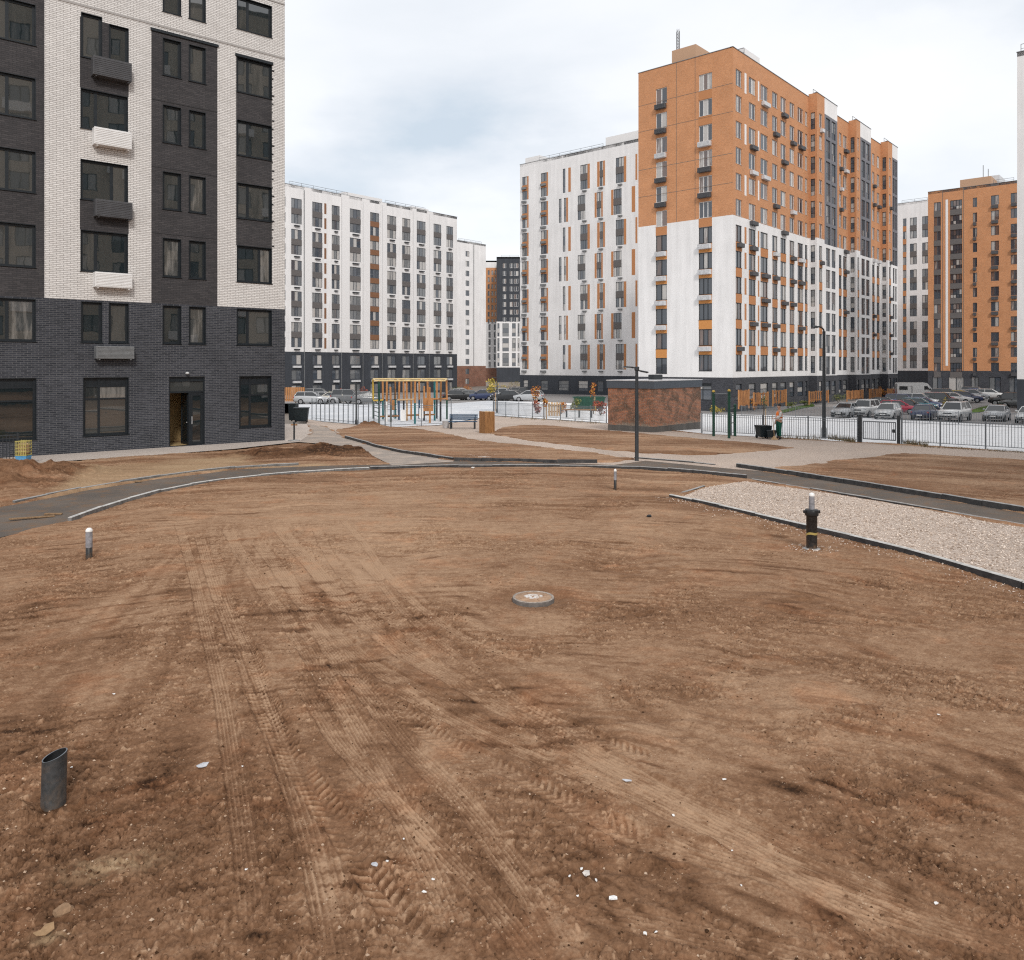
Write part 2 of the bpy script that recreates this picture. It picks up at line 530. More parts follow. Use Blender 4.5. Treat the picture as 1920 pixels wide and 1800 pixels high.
# tyre tracks, traced on the ground and turned into world curves: (photo points, half width, kind, ribs)
TRACKS = [
    ([(335, 985), (355, 1050), (378, 1140), (400, 1230), (418, 1310), (432, 1400), (445, 1480), (458, 1580), (470, 1700), (478, 1830)], 0.095, 'rib', 0.034),
    ([(372, 1000), (400, 1090), (440, 1190), (480, 1290), (520, 1395), (560, 1510), (590, 1620), (615, 1730), (640, 1870)], 0.11, 'rib', 0.040),
    ([(420, 985), (470, 1070), (530, 1150), (590, 1240), (645, 1330), (700, 1425), (760, 1540), (820, 1660), (880, 1800)], 0.12, 'rib', 0.036),
    ([(455, 1250), (500, 1335), (550, 1425), (600, 1505), (650, 1580), (695, 1650), (740, 1715), (790, 1790), (840, 1880)], 0.125, 'cleat', 0.098),
    ([(440, 1160), (475, 1240), (515, 1330), (550, 1410)], 0.10, 'cleat', 0.085),
    ([(520, 985), (580, 1055), (660, 1140), (760, 1220), (880, 1290), (1000, 1355), (1130, 1430), (1260, 1510), (1400, 1590), (1560, 1680), (1740, 1790), (1860, 1860)], 0.17, 'rib', 0.042),
    ([(640, 975), (680, 1015), (720, 1070), (780, 1130), (860, 1185), (940, 1225), (1040, 1262)], 0.085, 'rib', 0.05),
    ([(540, 1140), (590, 1195), (650, 1255), (720, 1315), (810, 1378), (910, 1440), (1010, 1490), (1110, 1540), (1220, 1590), (1330, 1645), (1450, 1710)], 0.14, 'fine', 0.085),
    ([(480, 1010), (540, 1090), (610, 1170), (690, 1240), (790, 1300), (900, 1358), (1030, 1415), (1180, 1470), (1330, 1532), (1480, 1598), (1640, 1668), (1800, 1740), (1960, 1815)], 0.15, 'rib', 0.038),
    ([(590, 985), (630, 1060), (700, 1130), (790, 1200), (880, 1260), (970, 1315), (1080, 1372), (1200, 1425), (1320, 1475)], 0.11, 'fine', 0.08),
    ([(560, 1270), (620, 1370), (690, 1460), (770, 1545), (850, 1625), (930, 1710), (1000, 1800), (1050, 1880)], 0.10, 'rib', 0.035),
    ([(690, 1260), (830, 1340), (1000, 1425), (1180, 1500), (1370, 1580), (1560, 1655), (1760, 1730), (1950, 1800)], 0.12, 'rib', 0.042),
    ([(395, 1005), (425, 1110), (470, 1225), (515, 1340), (548, 1440)], 0.07, 'rib', 0.034),
    ([(560, 1130), (620, 1215), (690, 1305), (770, 1410), (870, 1520), (940, 1605), (1020, 1720), (1100, 1860)], 0.12, 'rib', 0.036),
    ([(680, 1050), (760, 1145), (900, 1258), (1020, 1335), (1160, 1410)], 0.085, 'rib', 0.045),
    ([(900, 1425), (1030, 1498), (1160, 1568), (1290, 1632)], 0.11, 'fine', 0.08),
    ([(590, 1545), (612, 1640), (632, 1720), (645, 1830)], 0.14, 'rib', 0.05),
    ([(1010, 1700), (1250, 1745), (1500, 1800), (1700, 1860)], 0.13, 'rib', 0.04),
    ([(1150, 1560), (1380, 1625), (1620, 1700), (1850, 1765), (2000, 1810)], 0.15, 'rib', 0.045),
]

nu, nv = 1900, 1260
us = np.linspace(-0.85, 0.85, nu)
ys = 3.0 * (52.0 / 3.0) ** np.linspace(0, 1, nv)
UU, YY = np.meshgrid(us, ys)
XX = (UU * YY).astype(np.float32).ravel()
YY = YY.astype(np.float32).ravel()
def nss(a, b, x):
    t = np.clip((x - a) / (b - a), 0, 1)
    return t * t * (3 - 2 * t)
HB = np.where(YY < 38, 0.0, -0.0168 * (np.minimum(YY, 160) - 38) - 0.83 * nss(6, 20, XX) * nss(42, 70, YY)).astype(np.float32)

und = 0.055 * fbm(XX / 5.5, YY / 5.5, 3, 2) + 0.035 * fbm(XX / 1.7, YY / 1.7, 11, 2)
# graders and trucks circled round the yard: the drag marks run along arcs about a point near the viewer
wx = XX + 1.0 + 0.30 * vn(XX / 1.1, YY / 1.1, 91); wy = YY - 1.5 + 0.30 * vn(XX / 1.1, YY / 1.1, 92)
sw = np.hypot(wx, wy); su = np.arctan2(wx, wy) * 9.0
phi = np.arctan2(XX + 8.0 + 0.12 * vn(XX / 0.9, YY / 0.9, 93), 24.0 - YY); rph = np.hypot(XX + 8.0, 24.0 - YY)
mid = sst(0.06, 0.20, phi) * sst(0.66, 0.50, phi) * sst(21, 15, YY)
right = 1 - 0.8 * mid
streak = (0.5 * vn(su / 1.1, sw / 0.20, 21) + 0.5 * vn(su / 0.55, sw / 0.09, 22))
sgate = np.clip(0.55 + 1.1 * fbm(XX / 1.6, YY / 1.6, 25, 2), 0.1, 1.3)
fan = 0.55 * vn(phi * 62, rph / 1.6, 26) + 0.45 * vn(phi * 150, rph / 0.9, 27)
streak = 0.026 * streak * sgate * (0.3 + 0.7 * right) + 0.020 * fan * mid * np.clip(sgate, 0.4, 1.2)
rough = sst(-0.30, 0.40, fbm(XX / 1.5, YY / 1.5, 31, 3) + 0.30 * vn(su / 0.9, sw / 0.30, 33) * right + 0.42 * mid * vn(phi * 40, rph / 1.3, 34) + 0.34 * sst(9.5, 5, YY) * sst(2.5, -1.5, XX) - 0.18 * sst(11, 26, YY) - 0.02 - 0.14 * sst(-1, 1.5, XX))


def worley(x, y, seed, dens):
    """round lumps of random size: height in cell units and the lump's own random value"""
    fx = np.floor(x); fy = np.floor(y)
    best = np.zeros_like(x); tone = np.zeros_like(x)
    for ox in (-1, 0, 1):
        for oy in (-1, 0, 1):
            cx = fx + ox; cy = fy + oy
            r1 = hsh(cx, cy, seed) * 0.5 + 0.5; r2 = hsh(cx, cy, seed + 1) * 0.5 + 0.5; r3 = hsh(cx, cy, seed + 2) * 0.5 + 0.5
            el = 0.6 + 0.8 * (hsh(cx, cy, seed + 4) * 0.5 + 0.5)
            rad = 0.16 + 0.34 * r3 * r3
            dx = (x - cx - r1) * el; dy = (y - cy - r2) / el
            q = 1 - (dx * dx + dy * dy) / (rad * rad)
            hh = rad * np.sqrt(np.clip(q, 0, 1)) * ((hsh(cx, cy, seed + 3) * 0.5 + 0.5) < dens)
            tone = np.where(hh > best, r1, tone); best = np.maximum(best, hh)
    return best, tone


jx_ = XX + 0.016 * vn(XX / 0.024, YY / 0.024, 35); jy_ = YY + 0.016 * vn(XX / 0.024, YY / 0.024, 36)
dens = 0.05 + 0.75 * rough
l1, t1 = worley(jx_ / 0.12, jy_ / 0.12, 200, dens * 0.10)
l2, t2 = worley(jx_ / 0.062, jy_ / 0.062, 210, dens * 0.32)
l3, t3 = worley(jx_ / 0.036, jy_ / 0.036, 220, dens * 0.8)
lumps = 0.12 * 0.30 * l1 + 0.062 * 0.36 * l2 + 0.036 * 0.60 * l3
cl = 0
for k, (sc, am) in enumerate([(0.20, 0.012), (0.10, 0.017), (0.05, 0.015), (0.026, 0.011)]):
    q = np.abs(vn(XX / sc + 31 * k, YY / sc + 7 * k, 41 + k))
    cl = cl - am * np.clip(1 - q * 3.2, 0, 1) ** 1.3 * np.clip(0.5 + 1.2 * vn(XX / (sc * 2.6), YY / (sc * 2.6), 61 + k), 0, 1.3)
clod = (cl * (0.35 + 1.1 * rough)) + lumps * (0.45 + 0.6 * rough)
fine = 0.0045 * vn(XX / 0.028, YY / 0.028, 71) + 0.0025 * vn(XX / 0.015, YY / 0.015, 72)
HT = (und + streak + clod + fine * (0.6 + rough)).astype(np.float32)
micro = 0.5 * vn(su / 0.30, sw / 0.055, 84) + 0.35 * vn(XX / 0.06, YY / 0.045, 85) + 0.3 * vn(XX / 0.025, YY / 0.02, 86)
l12 = np.clip(l2 * 3 + l3 * 2.5 + l1 * 2, 0, 1)
tone = np.maximum(np.maximum(t1 * (l1 > 0), t2 * (l2 > 0)), t3 * (l3 > 0))
wear = (0.05 + 0.07 * (1 - rough) + 0.11 * fbm(XX / 3.0, YY / 3.0, 81, 3) + 0.22 * micro * (0.5 + 0.5 * rough) + 0.16 * fan * mid  # soil tone: wear plus painted crevice, track and contact shade
        + 0.55 * l12 * (tone - 0.30) + 5.5 * np.clip(cl, -0.05, 0) * (0.4 + 0.6 * rough)  # crack depth darkens the colour: crevice shade painted into the soil tone
        - 0.28 * np.clip(vn(su / 0.45, sw / 0.10, 87) - 0.30, 0, 1) * 2 * np.clip(0.4 + vn(XX / 0.9, YY / 0.9, 88), 0, 1)).astype(np.float32)
wear += ((0.16 * vn(su / 2.2, sw / 0.55, 151) + 0.13 * vn(su / 1.0, sw / 0.22, 152)) * sst(15, 27, YY)).astype(np.float32)
# the trafficked fan in the middle left is packed and dusty
gx, gy = gp(660, 985)
wear += 0.17 * np.exp(-(((XX - gx) / 4.5) ** 2 + ((YY - gy) / 5.5) ** 2))
wear -= 0.09 * sst(-0.4, -3.5, XX) * sst(10.5, 6.5, YY) + 0.08 * sst(9, 5.5, YY)

for pts, hw, kind, pitch in TRACKS:
    line = catmull([Vector(gp(x, y)) for x, y in pts], 0.10)
    lp = np.array([(p.x, p.y) for p in line], np.float32)
    seg = lp[1:] - lp[:-1]; ln = np.hypot(seg[:, 0], seg[:, 1]) + 1e-6
    arc0 = np.concatenate([[0], np.cumsum(ln)])
    total = arc0[-1]
    m = 2.2 * hw
    idx = np.nonzero((XX > lp[:, 0].min() - m) & (XX < lp[:, 0].max() + m) & (YY > lp[:, 1].min() - m) & (YY < lp[:, 1].max() + m))[0]
    for ch in np.array_split(idx, max(1, len(idx) // 20000)):
        x = XX[ch][:, None]; y = YY[ch][:, None]
        near = np.argmin((x - lp[None, :, 0]) ** 2 + (y - lp[None, :, 1]) ** 2, 1)
        best = np.full(len(ch), 1e9, np.float32); off = np.zeros(len(ch), np.float32); arc = np.zeros(len(ch), np.float32)
        for dj in (-1, 0):
            j = np.clip(near + dj, 0, len(seg) - 1)
            ax = x[:, 0] - lp[j, 0]; ay = y[:, 0] - lp[j, 1]
            tt = np.clip((ax * seg[j, 0] + ay * seg[j, 1]) / ln[j] ** 2, 0, 1)
            dx = ax - tt * seg[j, 0]; dy = ay - tt * seg[j, 1]
            d2 = dx * dx + dy * dy
            b = d2 < best
            sg = np.sign(seg[j, 0] * ay - seg[j, 1] * ax)
            off = np.where(b, np.sqrt(d2) * sg, off); arc = np.where(b, arc0[j] + tt * ln[j], arc); best = np.minimum(best, d2)
        t = np.abs(off) / hw
        t = t + 0.10 * vn(arc / 0.25, off * 0 + pitch * 999, 5)
        fade = sst(0, 0.9, arc) * sst(total, total - 0.9, arc) * np.clip(1.05 + 0.5 * vn(arc / 1.4, off * 0 + hw * 331, 6), 0.6, 1)
        mk = sst(1.08, 0.86, t) * fade * np.clip(1.0 + 0.7 * vn(XX[ch] / 0.22, YY[ch] / 0.22, 14), 0.55, 1)
        if kind == 'rib':
            pr = 0.011 * np.cos(2 * math.pi * off / pitch) - 0.026 + 0.007 * vn(arc / 0.25, off / 0.03, 8) + 0.004 * vn(arc / 0.04, off / 0.03, 9)
        else:
            kk = 1.0 if kind == 'cleat' else 0.5
            ph = (arc + np.abs(off) * 0.75) / pitch
            pr = kk * 0.023 * np.tanh(2.6 * (np.sin(2 * math.pi * ph) + 0.25)) * sst(0.0, 0.15, t) * np.clip(0.75 + 0.8 * vn(arc / 0.4, off / 0.2, 12), 0.1, 1.2) - 0.028 * (0.4 + 0.6 * kk)
        berm = 0.020 * np.exp(-((t - 1.22) / 0.17) ** 2) * fade
        wear[ch] -= 0.14 * np.exp(-((t - 1.0) / 0.10) ** 2) * fade * np.clip(0.5 + vn(XX[ch] / 0.15, YY[ch] / 0.15, 16), 0, 1.3)  # dark line along the track edges, shade painted into the colour
        base = und[ch]
        HT[ch] = HT[ch] * (1 - 0.80 * mk) + (base + pr) * 0.80 * mk + berm * (0.35 + 0.8 * np.clip(vn(XX[ch] / 0.10, YY[ch] / 0.10, 15), -0.3, 1)) * np.clip(1 - (HT[ch] - base) / 0.03, 0, 1)
        wear[ch] += (0.12 if kind == 'rib' else 0.0) * mk + 7.0 * (pr + 0.024) * mk  # packed ribs paler; groove shade painted in, following the tread relief

HT = (und + 0.05 * np.tanh((HT - und) / 0.05)).astype(np.float32)
# earth dug up and trodden round every post and pipe, contact shade painted in
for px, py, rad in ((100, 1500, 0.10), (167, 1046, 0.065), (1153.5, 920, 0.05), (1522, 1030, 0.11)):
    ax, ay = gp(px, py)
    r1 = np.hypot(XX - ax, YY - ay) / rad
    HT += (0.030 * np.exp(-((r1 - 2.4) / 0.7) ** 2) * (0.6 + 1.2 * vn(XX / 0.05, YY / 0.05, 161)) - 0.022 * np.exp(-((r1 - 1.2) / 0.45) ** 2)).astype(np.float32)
    wear -= (0.26 * np.exp(-((r1 - 1.3) / 0.9) ** 2) * (0.8 + 0.5 * vn(XX / 0.08, YY / 0.08, 162))).astype(np.float32)  # dark contact ring painted into the soil tone
# ring of disturbed earth round the manhole
mx, my = gp(1000, 1122)
rr = np.hypot(XX - mx, YY - my)
HT -= 0.05 * np.exp(-((rr - 0.30) / 0.22) ** 2)
wear -= 0.18 * np.exp(-((rr - 0.5) / 0.22) ** 2)
for px, py, s in ((760, 1180, 0.35), (900, 1290, 0.4), (660, 1210, 0.35), (1180, 1150, 0.55), (1190, 1065, 0.9), (1510, 1235, 0.6), (1160, 1365, 0.45), (1480, 1130, 0.7), (1230, 1640, 0.4), (620, 1255, 0.5), (1700, 1480, 0.5)):
    ax, ay = gp(px, py)
    r2 = (((XX - ax) * 0.6) ** 2 + ((YY - ay) * 1.1) ** 2) / s ** 2
    g = np.exp(-r2) * (0.6 + 0.6 * vn(XX / 0.25, YY / 0.12, 97))
    wear -= 0.20 * g
    HT += 0.035 * g * vn(XX / 0.16, YY / 0.10, 98)

# heaps and banks of loose earth
def heap(px, py, rx, ry, h, rot=0.0, sharp=1.0):
    global HT
    ax, ay = gp(px, py)
    c, s = math.cos(rot), math.sin(rot)
    a = ((XX - ax) * c + (YY - ay) * s) / rx; b = (-(XX - ax) * s + (YY - ay) * c) / ry
    g = np.exp(-(a * a + b * b) ** sharp)
    HT = HT + h * g * (1 + 0.35 * fbm(XX / 0.5, YY / 0.5, 101, 3))
    return g
dk = heap(590, 853, 2.6, 1.0, 0.24, 0.12) + heap(500, 852, 1.6, 0.8, 0.12) + heap(690, 798, 1.5, 1.1, 0.36) + heap(640, 850, 1.5, .7, .2)
lf = heap(30, 900, 2.2, 1.3, 0.35, 0.5) + heap(-60, 915, 2.5, 2.0, 0.45) + heap(130, 885, 1.2, 0.8, 0.16)
wear -= 0.38 * np.clip(dk, 0, 1) + 0.18 * np.clip(lf, 0, 1)
rv = (0.09 * vn((XX + YY * 0.8) / 0.35, (YY - XX) / 1.1, 111) + 0.06 * fbm(XX / 0.14, YY / 0.14, 112, 3)) * np.clip(lf + dk, 0, 1)
HT += rv.astype(np.float32)
sand = sst(-0.35, 0.35, sdist(XX + 0.4 * fbm(XX / 0.8, YY / 0.8, 121, 2), YY + 0.4 * fbm(XX / 0.8, YY / 0.8, 122, 2), SAND)) * (1 - np.clip(dk, 0, 1)) * (0.75 + 0.4 * fbm(XX / 1.2, YY / 1.2, 125, 2))
for px, py, s in ((215, 1622, 0.28), (90, 1763, 0.10)):
    ax, ay = gp(px, py)
    r2 = (((XX - ax) * 0.8 - (YY - ay) * 0.5) ** 2 + ((YY - ay) * 1.5) ** 2) / s ** 2
    sand = np.maximum(sand, 0.9 * np.exp(-r2 * 1.5) * np.clip(0.7 + 0.8 * vn(XX / 0.05, YY / 0.03, 131), 0, 1))

# the soil lies under every paved or gravelled sheet and laps over its edges
jx = XX + 0.30 * fbm(XX / 0.7, YY / 0.7, 141, 3); jy = YY + 0.30 * fbm(XX / 0.7, YY / 0.7, 142, 3)
far = YY > 13
low = np.zeros_like(HT)
xf, yf, jxf, jyf = XX[far], YY[far], jx[far], jy[far]
lo = np.zeros_like(xf)
for poly, jag in ((ASPH, 0.35), (PAD, 0.5), (PAVE, 0.7), (SIDE, 0.7), (WALK, 1.0), (BASE, 0.2)):
    sd_ = sdist(xf + (jxf - xf) * jag, yf + (jyf - yf) * jag, poly)
    lo = np.maximum(lo, sst(0.05, 0.22, sd_))
pat = np.zeros_like(xf)
for poly in (SOIL_A, SOIL_B, SOIL_C):
    pat = np.maximum(pat, sst(-0.12, 0.12, sdist(jxf, jyf, poly)))
asd = sst(-0.05, 0.1, sdist(xf, yf, ASPH))
pat *= (1 - asd)
low[far] = lo * (1 - pat)
pat_all = np.zeros_like(HT); pat_all[far] = pat
HT = HT * (1 - low) * (1 - 0.25 * pat_all) + 0.045 * pat_all + 0.02 * (1 - pat_all) - 0.17 * low
HZ = HB + HT

nvt = nu * nv
me = bpy.data.meshes.new('soil_ground')
me.vertices.add(nvt)
me.vertices.foreach_set('co', np.stack([XX, YY, HZ], 1).astype(np.float32).ravel())
ii = (np.arange(nv - 1)[:, None] * nu + np.arange(nu - 1)[None, :]).ravel()
quads = np.stack([ii, ii + 1, ii + nu + 1, ii + nu], 1).astype(np.int32)
me.loops.add(quads.size)
me.loops.foreach_set('vertex_index', quads.ravel())
me.polygons.add(len(quads))
me.polygons.foreach_set('loop_start', np.arange(0, quads.size, 4, dtype=np.int32))
me.polygons.foreach_set('loop_total', np.full(len(quads), 4, np.int32))
me.polygons.foreach_set('use_smooth', np.ones(len(quads), bool))
me.update(calc_edges=True)
for nm, arr in (('wear', wear), ('sand', sand)):  # 'wear' also carries the painted shade
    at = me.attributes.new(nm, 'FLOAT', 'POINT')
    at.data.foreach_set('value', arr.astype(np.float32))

t = NT('bare_soil')
v = t.coord()
a1 = t.noise(v, 0.7, 6, 0.6); a2 = t.noise(v, 6.0, 6, 0.65); a3 = t.noise(v, 38.0, 4, 0.6)
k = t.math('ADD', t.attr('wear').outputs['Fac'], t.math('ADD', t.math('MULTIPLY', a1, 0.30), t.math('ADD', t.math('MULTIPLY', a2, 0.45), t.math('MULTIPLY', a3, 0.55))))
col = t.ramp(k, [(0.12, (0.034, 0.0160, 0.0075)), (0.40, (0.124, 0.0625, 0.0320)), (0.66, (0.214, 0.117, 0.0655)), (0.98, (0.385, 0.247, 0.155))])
red = t.ramp(t.noise(v, 0.9, 4, 0.7, 0.6), [(0.52, 0.0), (0.75, 0.55)])
col = t.mix(red, col, t.mix(1.0, col, (1.22, 0.92, 0.74), 'MULTIPLY'))
sc_ = t.ramp(t.noise(v, 11.0, 5, 0.7), [(0.3, (0.30, 0.20, 0.115)), (0.7, (0.48, 0.345, 0.215))])
col = t.mix(t.math('MULTIPLY', t.attr('sand').outputs['Fac'], 0.85, True), col, sc_)
# pale grit
vo = t.n('ShaderNodeTexVoronoi'); t.l(v, vo.inputs['Vector']); vo.inputs['Scale'].default_value = 34
grit = t.math('MULTIPLY', t.math('LESS_THAN', vo.outputs['Distance'], 0.17), t.math('GREATER_THAN', t.noise(v, 3.0, 3), 0.60))
col = t.mix(t.math('MULTIPLY', grit, 0.6), col, (0.50, 0.38, 0.27))
nrm = t.bump(t.noise(v, 110, 4, 0.65), 0.5, 0.006)
t.out(col, 0.93, 0.15, nrm)
M['soil'] = t.mat
me.materials.append(M['soil'])
tag(link('soil_ground', me), 'rutted bare brown soil crossed by tyre tracks', 'soil', kind='structure')


def soil_z(x, y):
    u = x / y
    i = int(round((u + 0.85) / 1.7 * (nu - 1))); j = int(round(math.log(y / 3.0) / math.log(52.0 / 3.0) * (nv - 1)))
    if 0 <= i < nu and 0 <= j < nv: return float(HZ[j * nu + i])
    return zg(y)


# ---- sheets
def sheet(name, poly, dz, mat, label, cat, ystep=2.0):
    bm = bmesh.new()
    vs = [bm.verts.new((x, y, 0)) for x, y in poly]
    for tri in tessellate_polygon([[Vector((x, y, 0)) for x, y in poly]]):
        try: bm.faces.new([vs[k] for k in tri])
        except ValueError: pass
    bmesh.ops.recalc_face_normals(bm, faces=bm.faces[:])
    y0, y1 = min(p[1] for p in poly), max(p[1] for p in poly)
    cuts = [38.0, 160.0] if ystep is None else [38 + ystep * k for k in range(80)]
    for y in cuts:
        if y0 < y < y1:
            bmesh.ops.bisect_plane(bm, geom=bm.verts[:] + bm.edges[:] + bm.faces[:], plane_co=(0, y, 0), plane_no=(0, 1, 0))
    x0, x1 = min(p[0] for p in poly), max(p[0] for p in poly)
    if y1 > 42:
        for k in range(10):
            x = 5 + 2.0 * k
            if x0 < x < x1: bmesh.ops.bisect_plane(bm, geom=bm.verts[:] + bm.edges[:] + bm.faces[:], plane_co=(x, 0, 0), plane_no=(1, 0, 0))
    for vv in bm.verts: vv.co.z = zg(vv.co.y, vv.co.x) + dz
    bmesh.ops.recalc_face_normals(bm, faces=bm.faces[:])
    if sum(fc.normal.z for fc in bm.faces) < 0: bmesh.ops.reverse_faces(bm, faces=bm.faces[:])
    me = bpy.data.meshes.new(name)
    bm.to_mesh(me); bm.free()
    me.materials.append(mat)
    return tag(link(name, me), label, cat, kind='structure')


def m_gravel(name, c_lo, c_hi, gap, scale, bump, dust=0.3, dcol=(0.40, 0.31, 0.24)):
    t = NT(name)
    v = t.coord()
    vo = t.n('ShaderNodeTexVoronoi'); t.l(v, vo.inputs['Vector']); vo.inputs['Scale'].default_value = scale
    vo2 = t.n('ShaderNodeTexVoronoi'); t.l(v, vo2.inputs['Vector']); vo2.inputs['Scale'].default_value = scale * 2.3
    ca = t.ramp(vo.outputs['Color'], [(0.0, c_lo), (1.0, c_hi)])
    ga = t.ramp(vo.outputs['Distance'], [(0.35, 0.0), (0.75, 1.0)])
    col = t.mix(t.math('MULTIPLY', ga, 0.8), ca, gap)
    cb = t.ramp(vo2.outputs['Color'], [(0.2, 0.7), (0.8, 1.2)])
    col = t.mix(0.6, col, cb, 'MULTIPLY')
    n = t.noise(v, 0.6, 5, 0.65)
    col = t.mix(t.ramp(n, [(0.45, 0.0), (0.75, dust)]), col, dcol)
    n3 = t.noise(v, 0.22, 3, 0.6)
    col = t.mix(1.0, col, t.ramp(n3, [(0.3, 0.86), (0.7, 1.06)]), 'MULTIPLY')
    h = t.math('SUBTRACT', 1.0, vo.outputs['Distance'])
    nr = t.bump(h, bump, 0.03)
    nr = t.bump(t.math('SUBTRACT', 1.0, vo2.outputs['Distance']), bump * 0.6, 0.012, nr)
    return t.out(col, 0.9, 0.2, nr)


M['gravel'] = m_gravel('pinkish_gravel', (0.46, 0.365, 0.30), (0.76, 0.655, 0.57), (0.31, 0.24, 0.195), 32, 0.30)
M['fine_gravel'] = m_gravel('fine_beige_gravel', (0.44, 0.35, 0.29), (0.66, 0.555, 0.475), (0.34, 0.265, 0.215), 30, 0.22, 0.45, (0.50, 0.39, 0.31))
M['pave'] = m_gravel('pale_paving_grit', (0.46, 0.395, 0.35), (0.66, 0.59, 0.53), (0.37, 0.31, 0.27), 26, 0.22, 0.35, (0.52, 0.43, 0.36))

t = NT('worn_asphalt')
v = t.coord()
n1 = t.noise(v, 0.5, 5, 0.6); n2 = t.noise(v, 40, 3, 0.7); n3 = t.noise(v, 2.2, 6, 0.7, 0.4)
c = t.ramp(n2, [(0.25, (0.075, 0.064, 0.056)), (0.75, (0.155, 0.134, 0.118))])
c = t.mix(t.ramp(n1, [(0.4, 0.0), (0.7, 0.55)]), c, (0.21, 0.17, 0.14))
c = t.mix(t.ramp(n3, [(0.50, 0.0), (0.68, 0.8)]), c, (0.19, 0.115, 0.068))
t.out(c, 0.95, 0.1, t.bump(n2, 0.35, 0.01))
M['asphalt'] = t.mat
t = NT('dusty_asphalt')
v = t.coord()
n1 = t.noise(v, 0.35, 5, 0.6); n2 = t.noise(v, 30, 3, 0.7); n3 = t.noise(v, 1.0, 5, 0.7, 0.5)
c = t.ramp(n2, [(0.25, (0.24, 0.205, 0.18)), (0.75, (0.38, 0.33, 0.29))])
c = t.mix(t.ramp(n3, [(0.45, 0.0), (0.7, 0.8)]), c, (0.52, 0.42, 0.34))
t.out(c, 0.95, 0.1, t.bump(n2, 0.3, 0.01))
M['dusty_asphalt'] = t.mat
t = NT('parking_asphalt')
v = t.coord()
n1 = t.noise(v, 0.12, 5, 0.6); n2 = t.noise(v, 8, 4, 0.7)
c = t.ramp(n1, [(0.3, (0.20, 0.185, 0.18)), (0.7, (0.30, 0.285, 0.275))])
c = t.mix(0.5, c, t.ramp(n2, [(0.2, 0.75), (0.8, 1.2)]), 'MULTIPLY')
t.out(c, 0.85, 0.3)
M['parking'] = t.mat
t = NT('white_playground_base')
v = t.coord()
n1 = t.noise(v, 0.25, 5, 0.6); n2 = t.noise(v, 9, 4, 0.6)
c = t.ramp(n1, [(0.3, (0.50, 0.52, 0.55)), (0.65, (0.66, 0.67, 0.69))])
c = t.mix(0.5, c, t.ramp(n2, [(0.2, 0.80), (0.8, 1.06)]), 'MULTIPLY')
br = t.n('ShaderNodeTexBrick'); t.l(v, br.inputs['Vector'])
for k_, val in (('Scale', 1.0), ('Brick Width', 2.4), ('Row Height', 1.6), ('Mortar Size', 0.035)): br.inputs[k_].default_value = val
sx_ = t.n('ShaderNodeSeparateXYZ'); t.l(v, sx_.inputs[0])
c = t.mix(t.ramp(t.math('ADD', t.math('MULTIPLY', sx_.outputs['X'], 0.1), 0.2), [(0.1, 0.0), (0.5, 1.0)]), c, t.ramp(n2, [(0.2, (0.74, 0.74, 0.745)), (0.8, (0.83, 0.83, 0.83))]))
c = t.mix(t.math('MULTIPLY', br.outputs['Fac'], 0.55), c, (0.33, 0.33, 0.34))
c = t.mix(t.ramp(t.noise(v, 0.5, 6, 0.7), [(0.55, 0.0), (0.75, 0.5)]), c, (0.42, 0.37, 0.32))
t.out(c, 0.85, 0.15, t.bump(n2, 0.2, 0.02))
M['base'] = t.mat
t = NT('lawn_green')
v = t.coord()
c = t.ramp(t.noise(v, 3, 5, 0.7), [(0.3, (0.045, 0.085, 0.02)), (0.7, (0.11, 0.17, 0.04))])
t.out(c, 0.9, 0.1, t.bump(t.noise(v, 25, 4), 0.8, 0.05))
M['lawn'] = t.mat
t = NT('far_ground')
v = t.coord()
c = t.ramp(t.noise(v, 0.05, 6, 0.6), [(0.3, (0.17, 0.145, 0.125)), (0.7, (0.29, 0.25, 0.215))])
t.out(c, 0.9, 0.2)
M['far_ground'] = t.mat

sheet('asphalt_path', ASPH, 0.0, M['asphalt'], 'curved dark asphalt path strewn with soil', 'path')
sheet('gravel_pad', PAD, 0.004, M['gravel'], 'pinkish gravel bed inside a grey kerb', 'gravel')
sheet('pavement', PAVE, 0.012, M['pave'], 'pale grit pavement along the dark brick facade', 'pavement')
sheet('side_path', SIDE, 0.008, M['dusty_asphalt'], 'dusty grey side path climbing behind the brick building', 'path')
sheet('gravel_walkway', WALK, 0.004, M['fine_gravel'], 'beige gravel walkway in front of the railings', 'path')
sheet('playground_base', BASE, 0.0, M['base'], 'white covered playground base behind the railings', 'playground ground')
PK0 = P2([(560, 756), (840, 757), (930, 750), (1137, 762), (1320, 775), (1610, 783), (1920, 798), (2250, 812)])
sheet('parking_lot', PK0 + [(160, 57), (260, 170), (-190, 170), (-60, 75)], -0.004, M['parking'], 'grey parking area and street behind the playground', 'parking', 2.0)

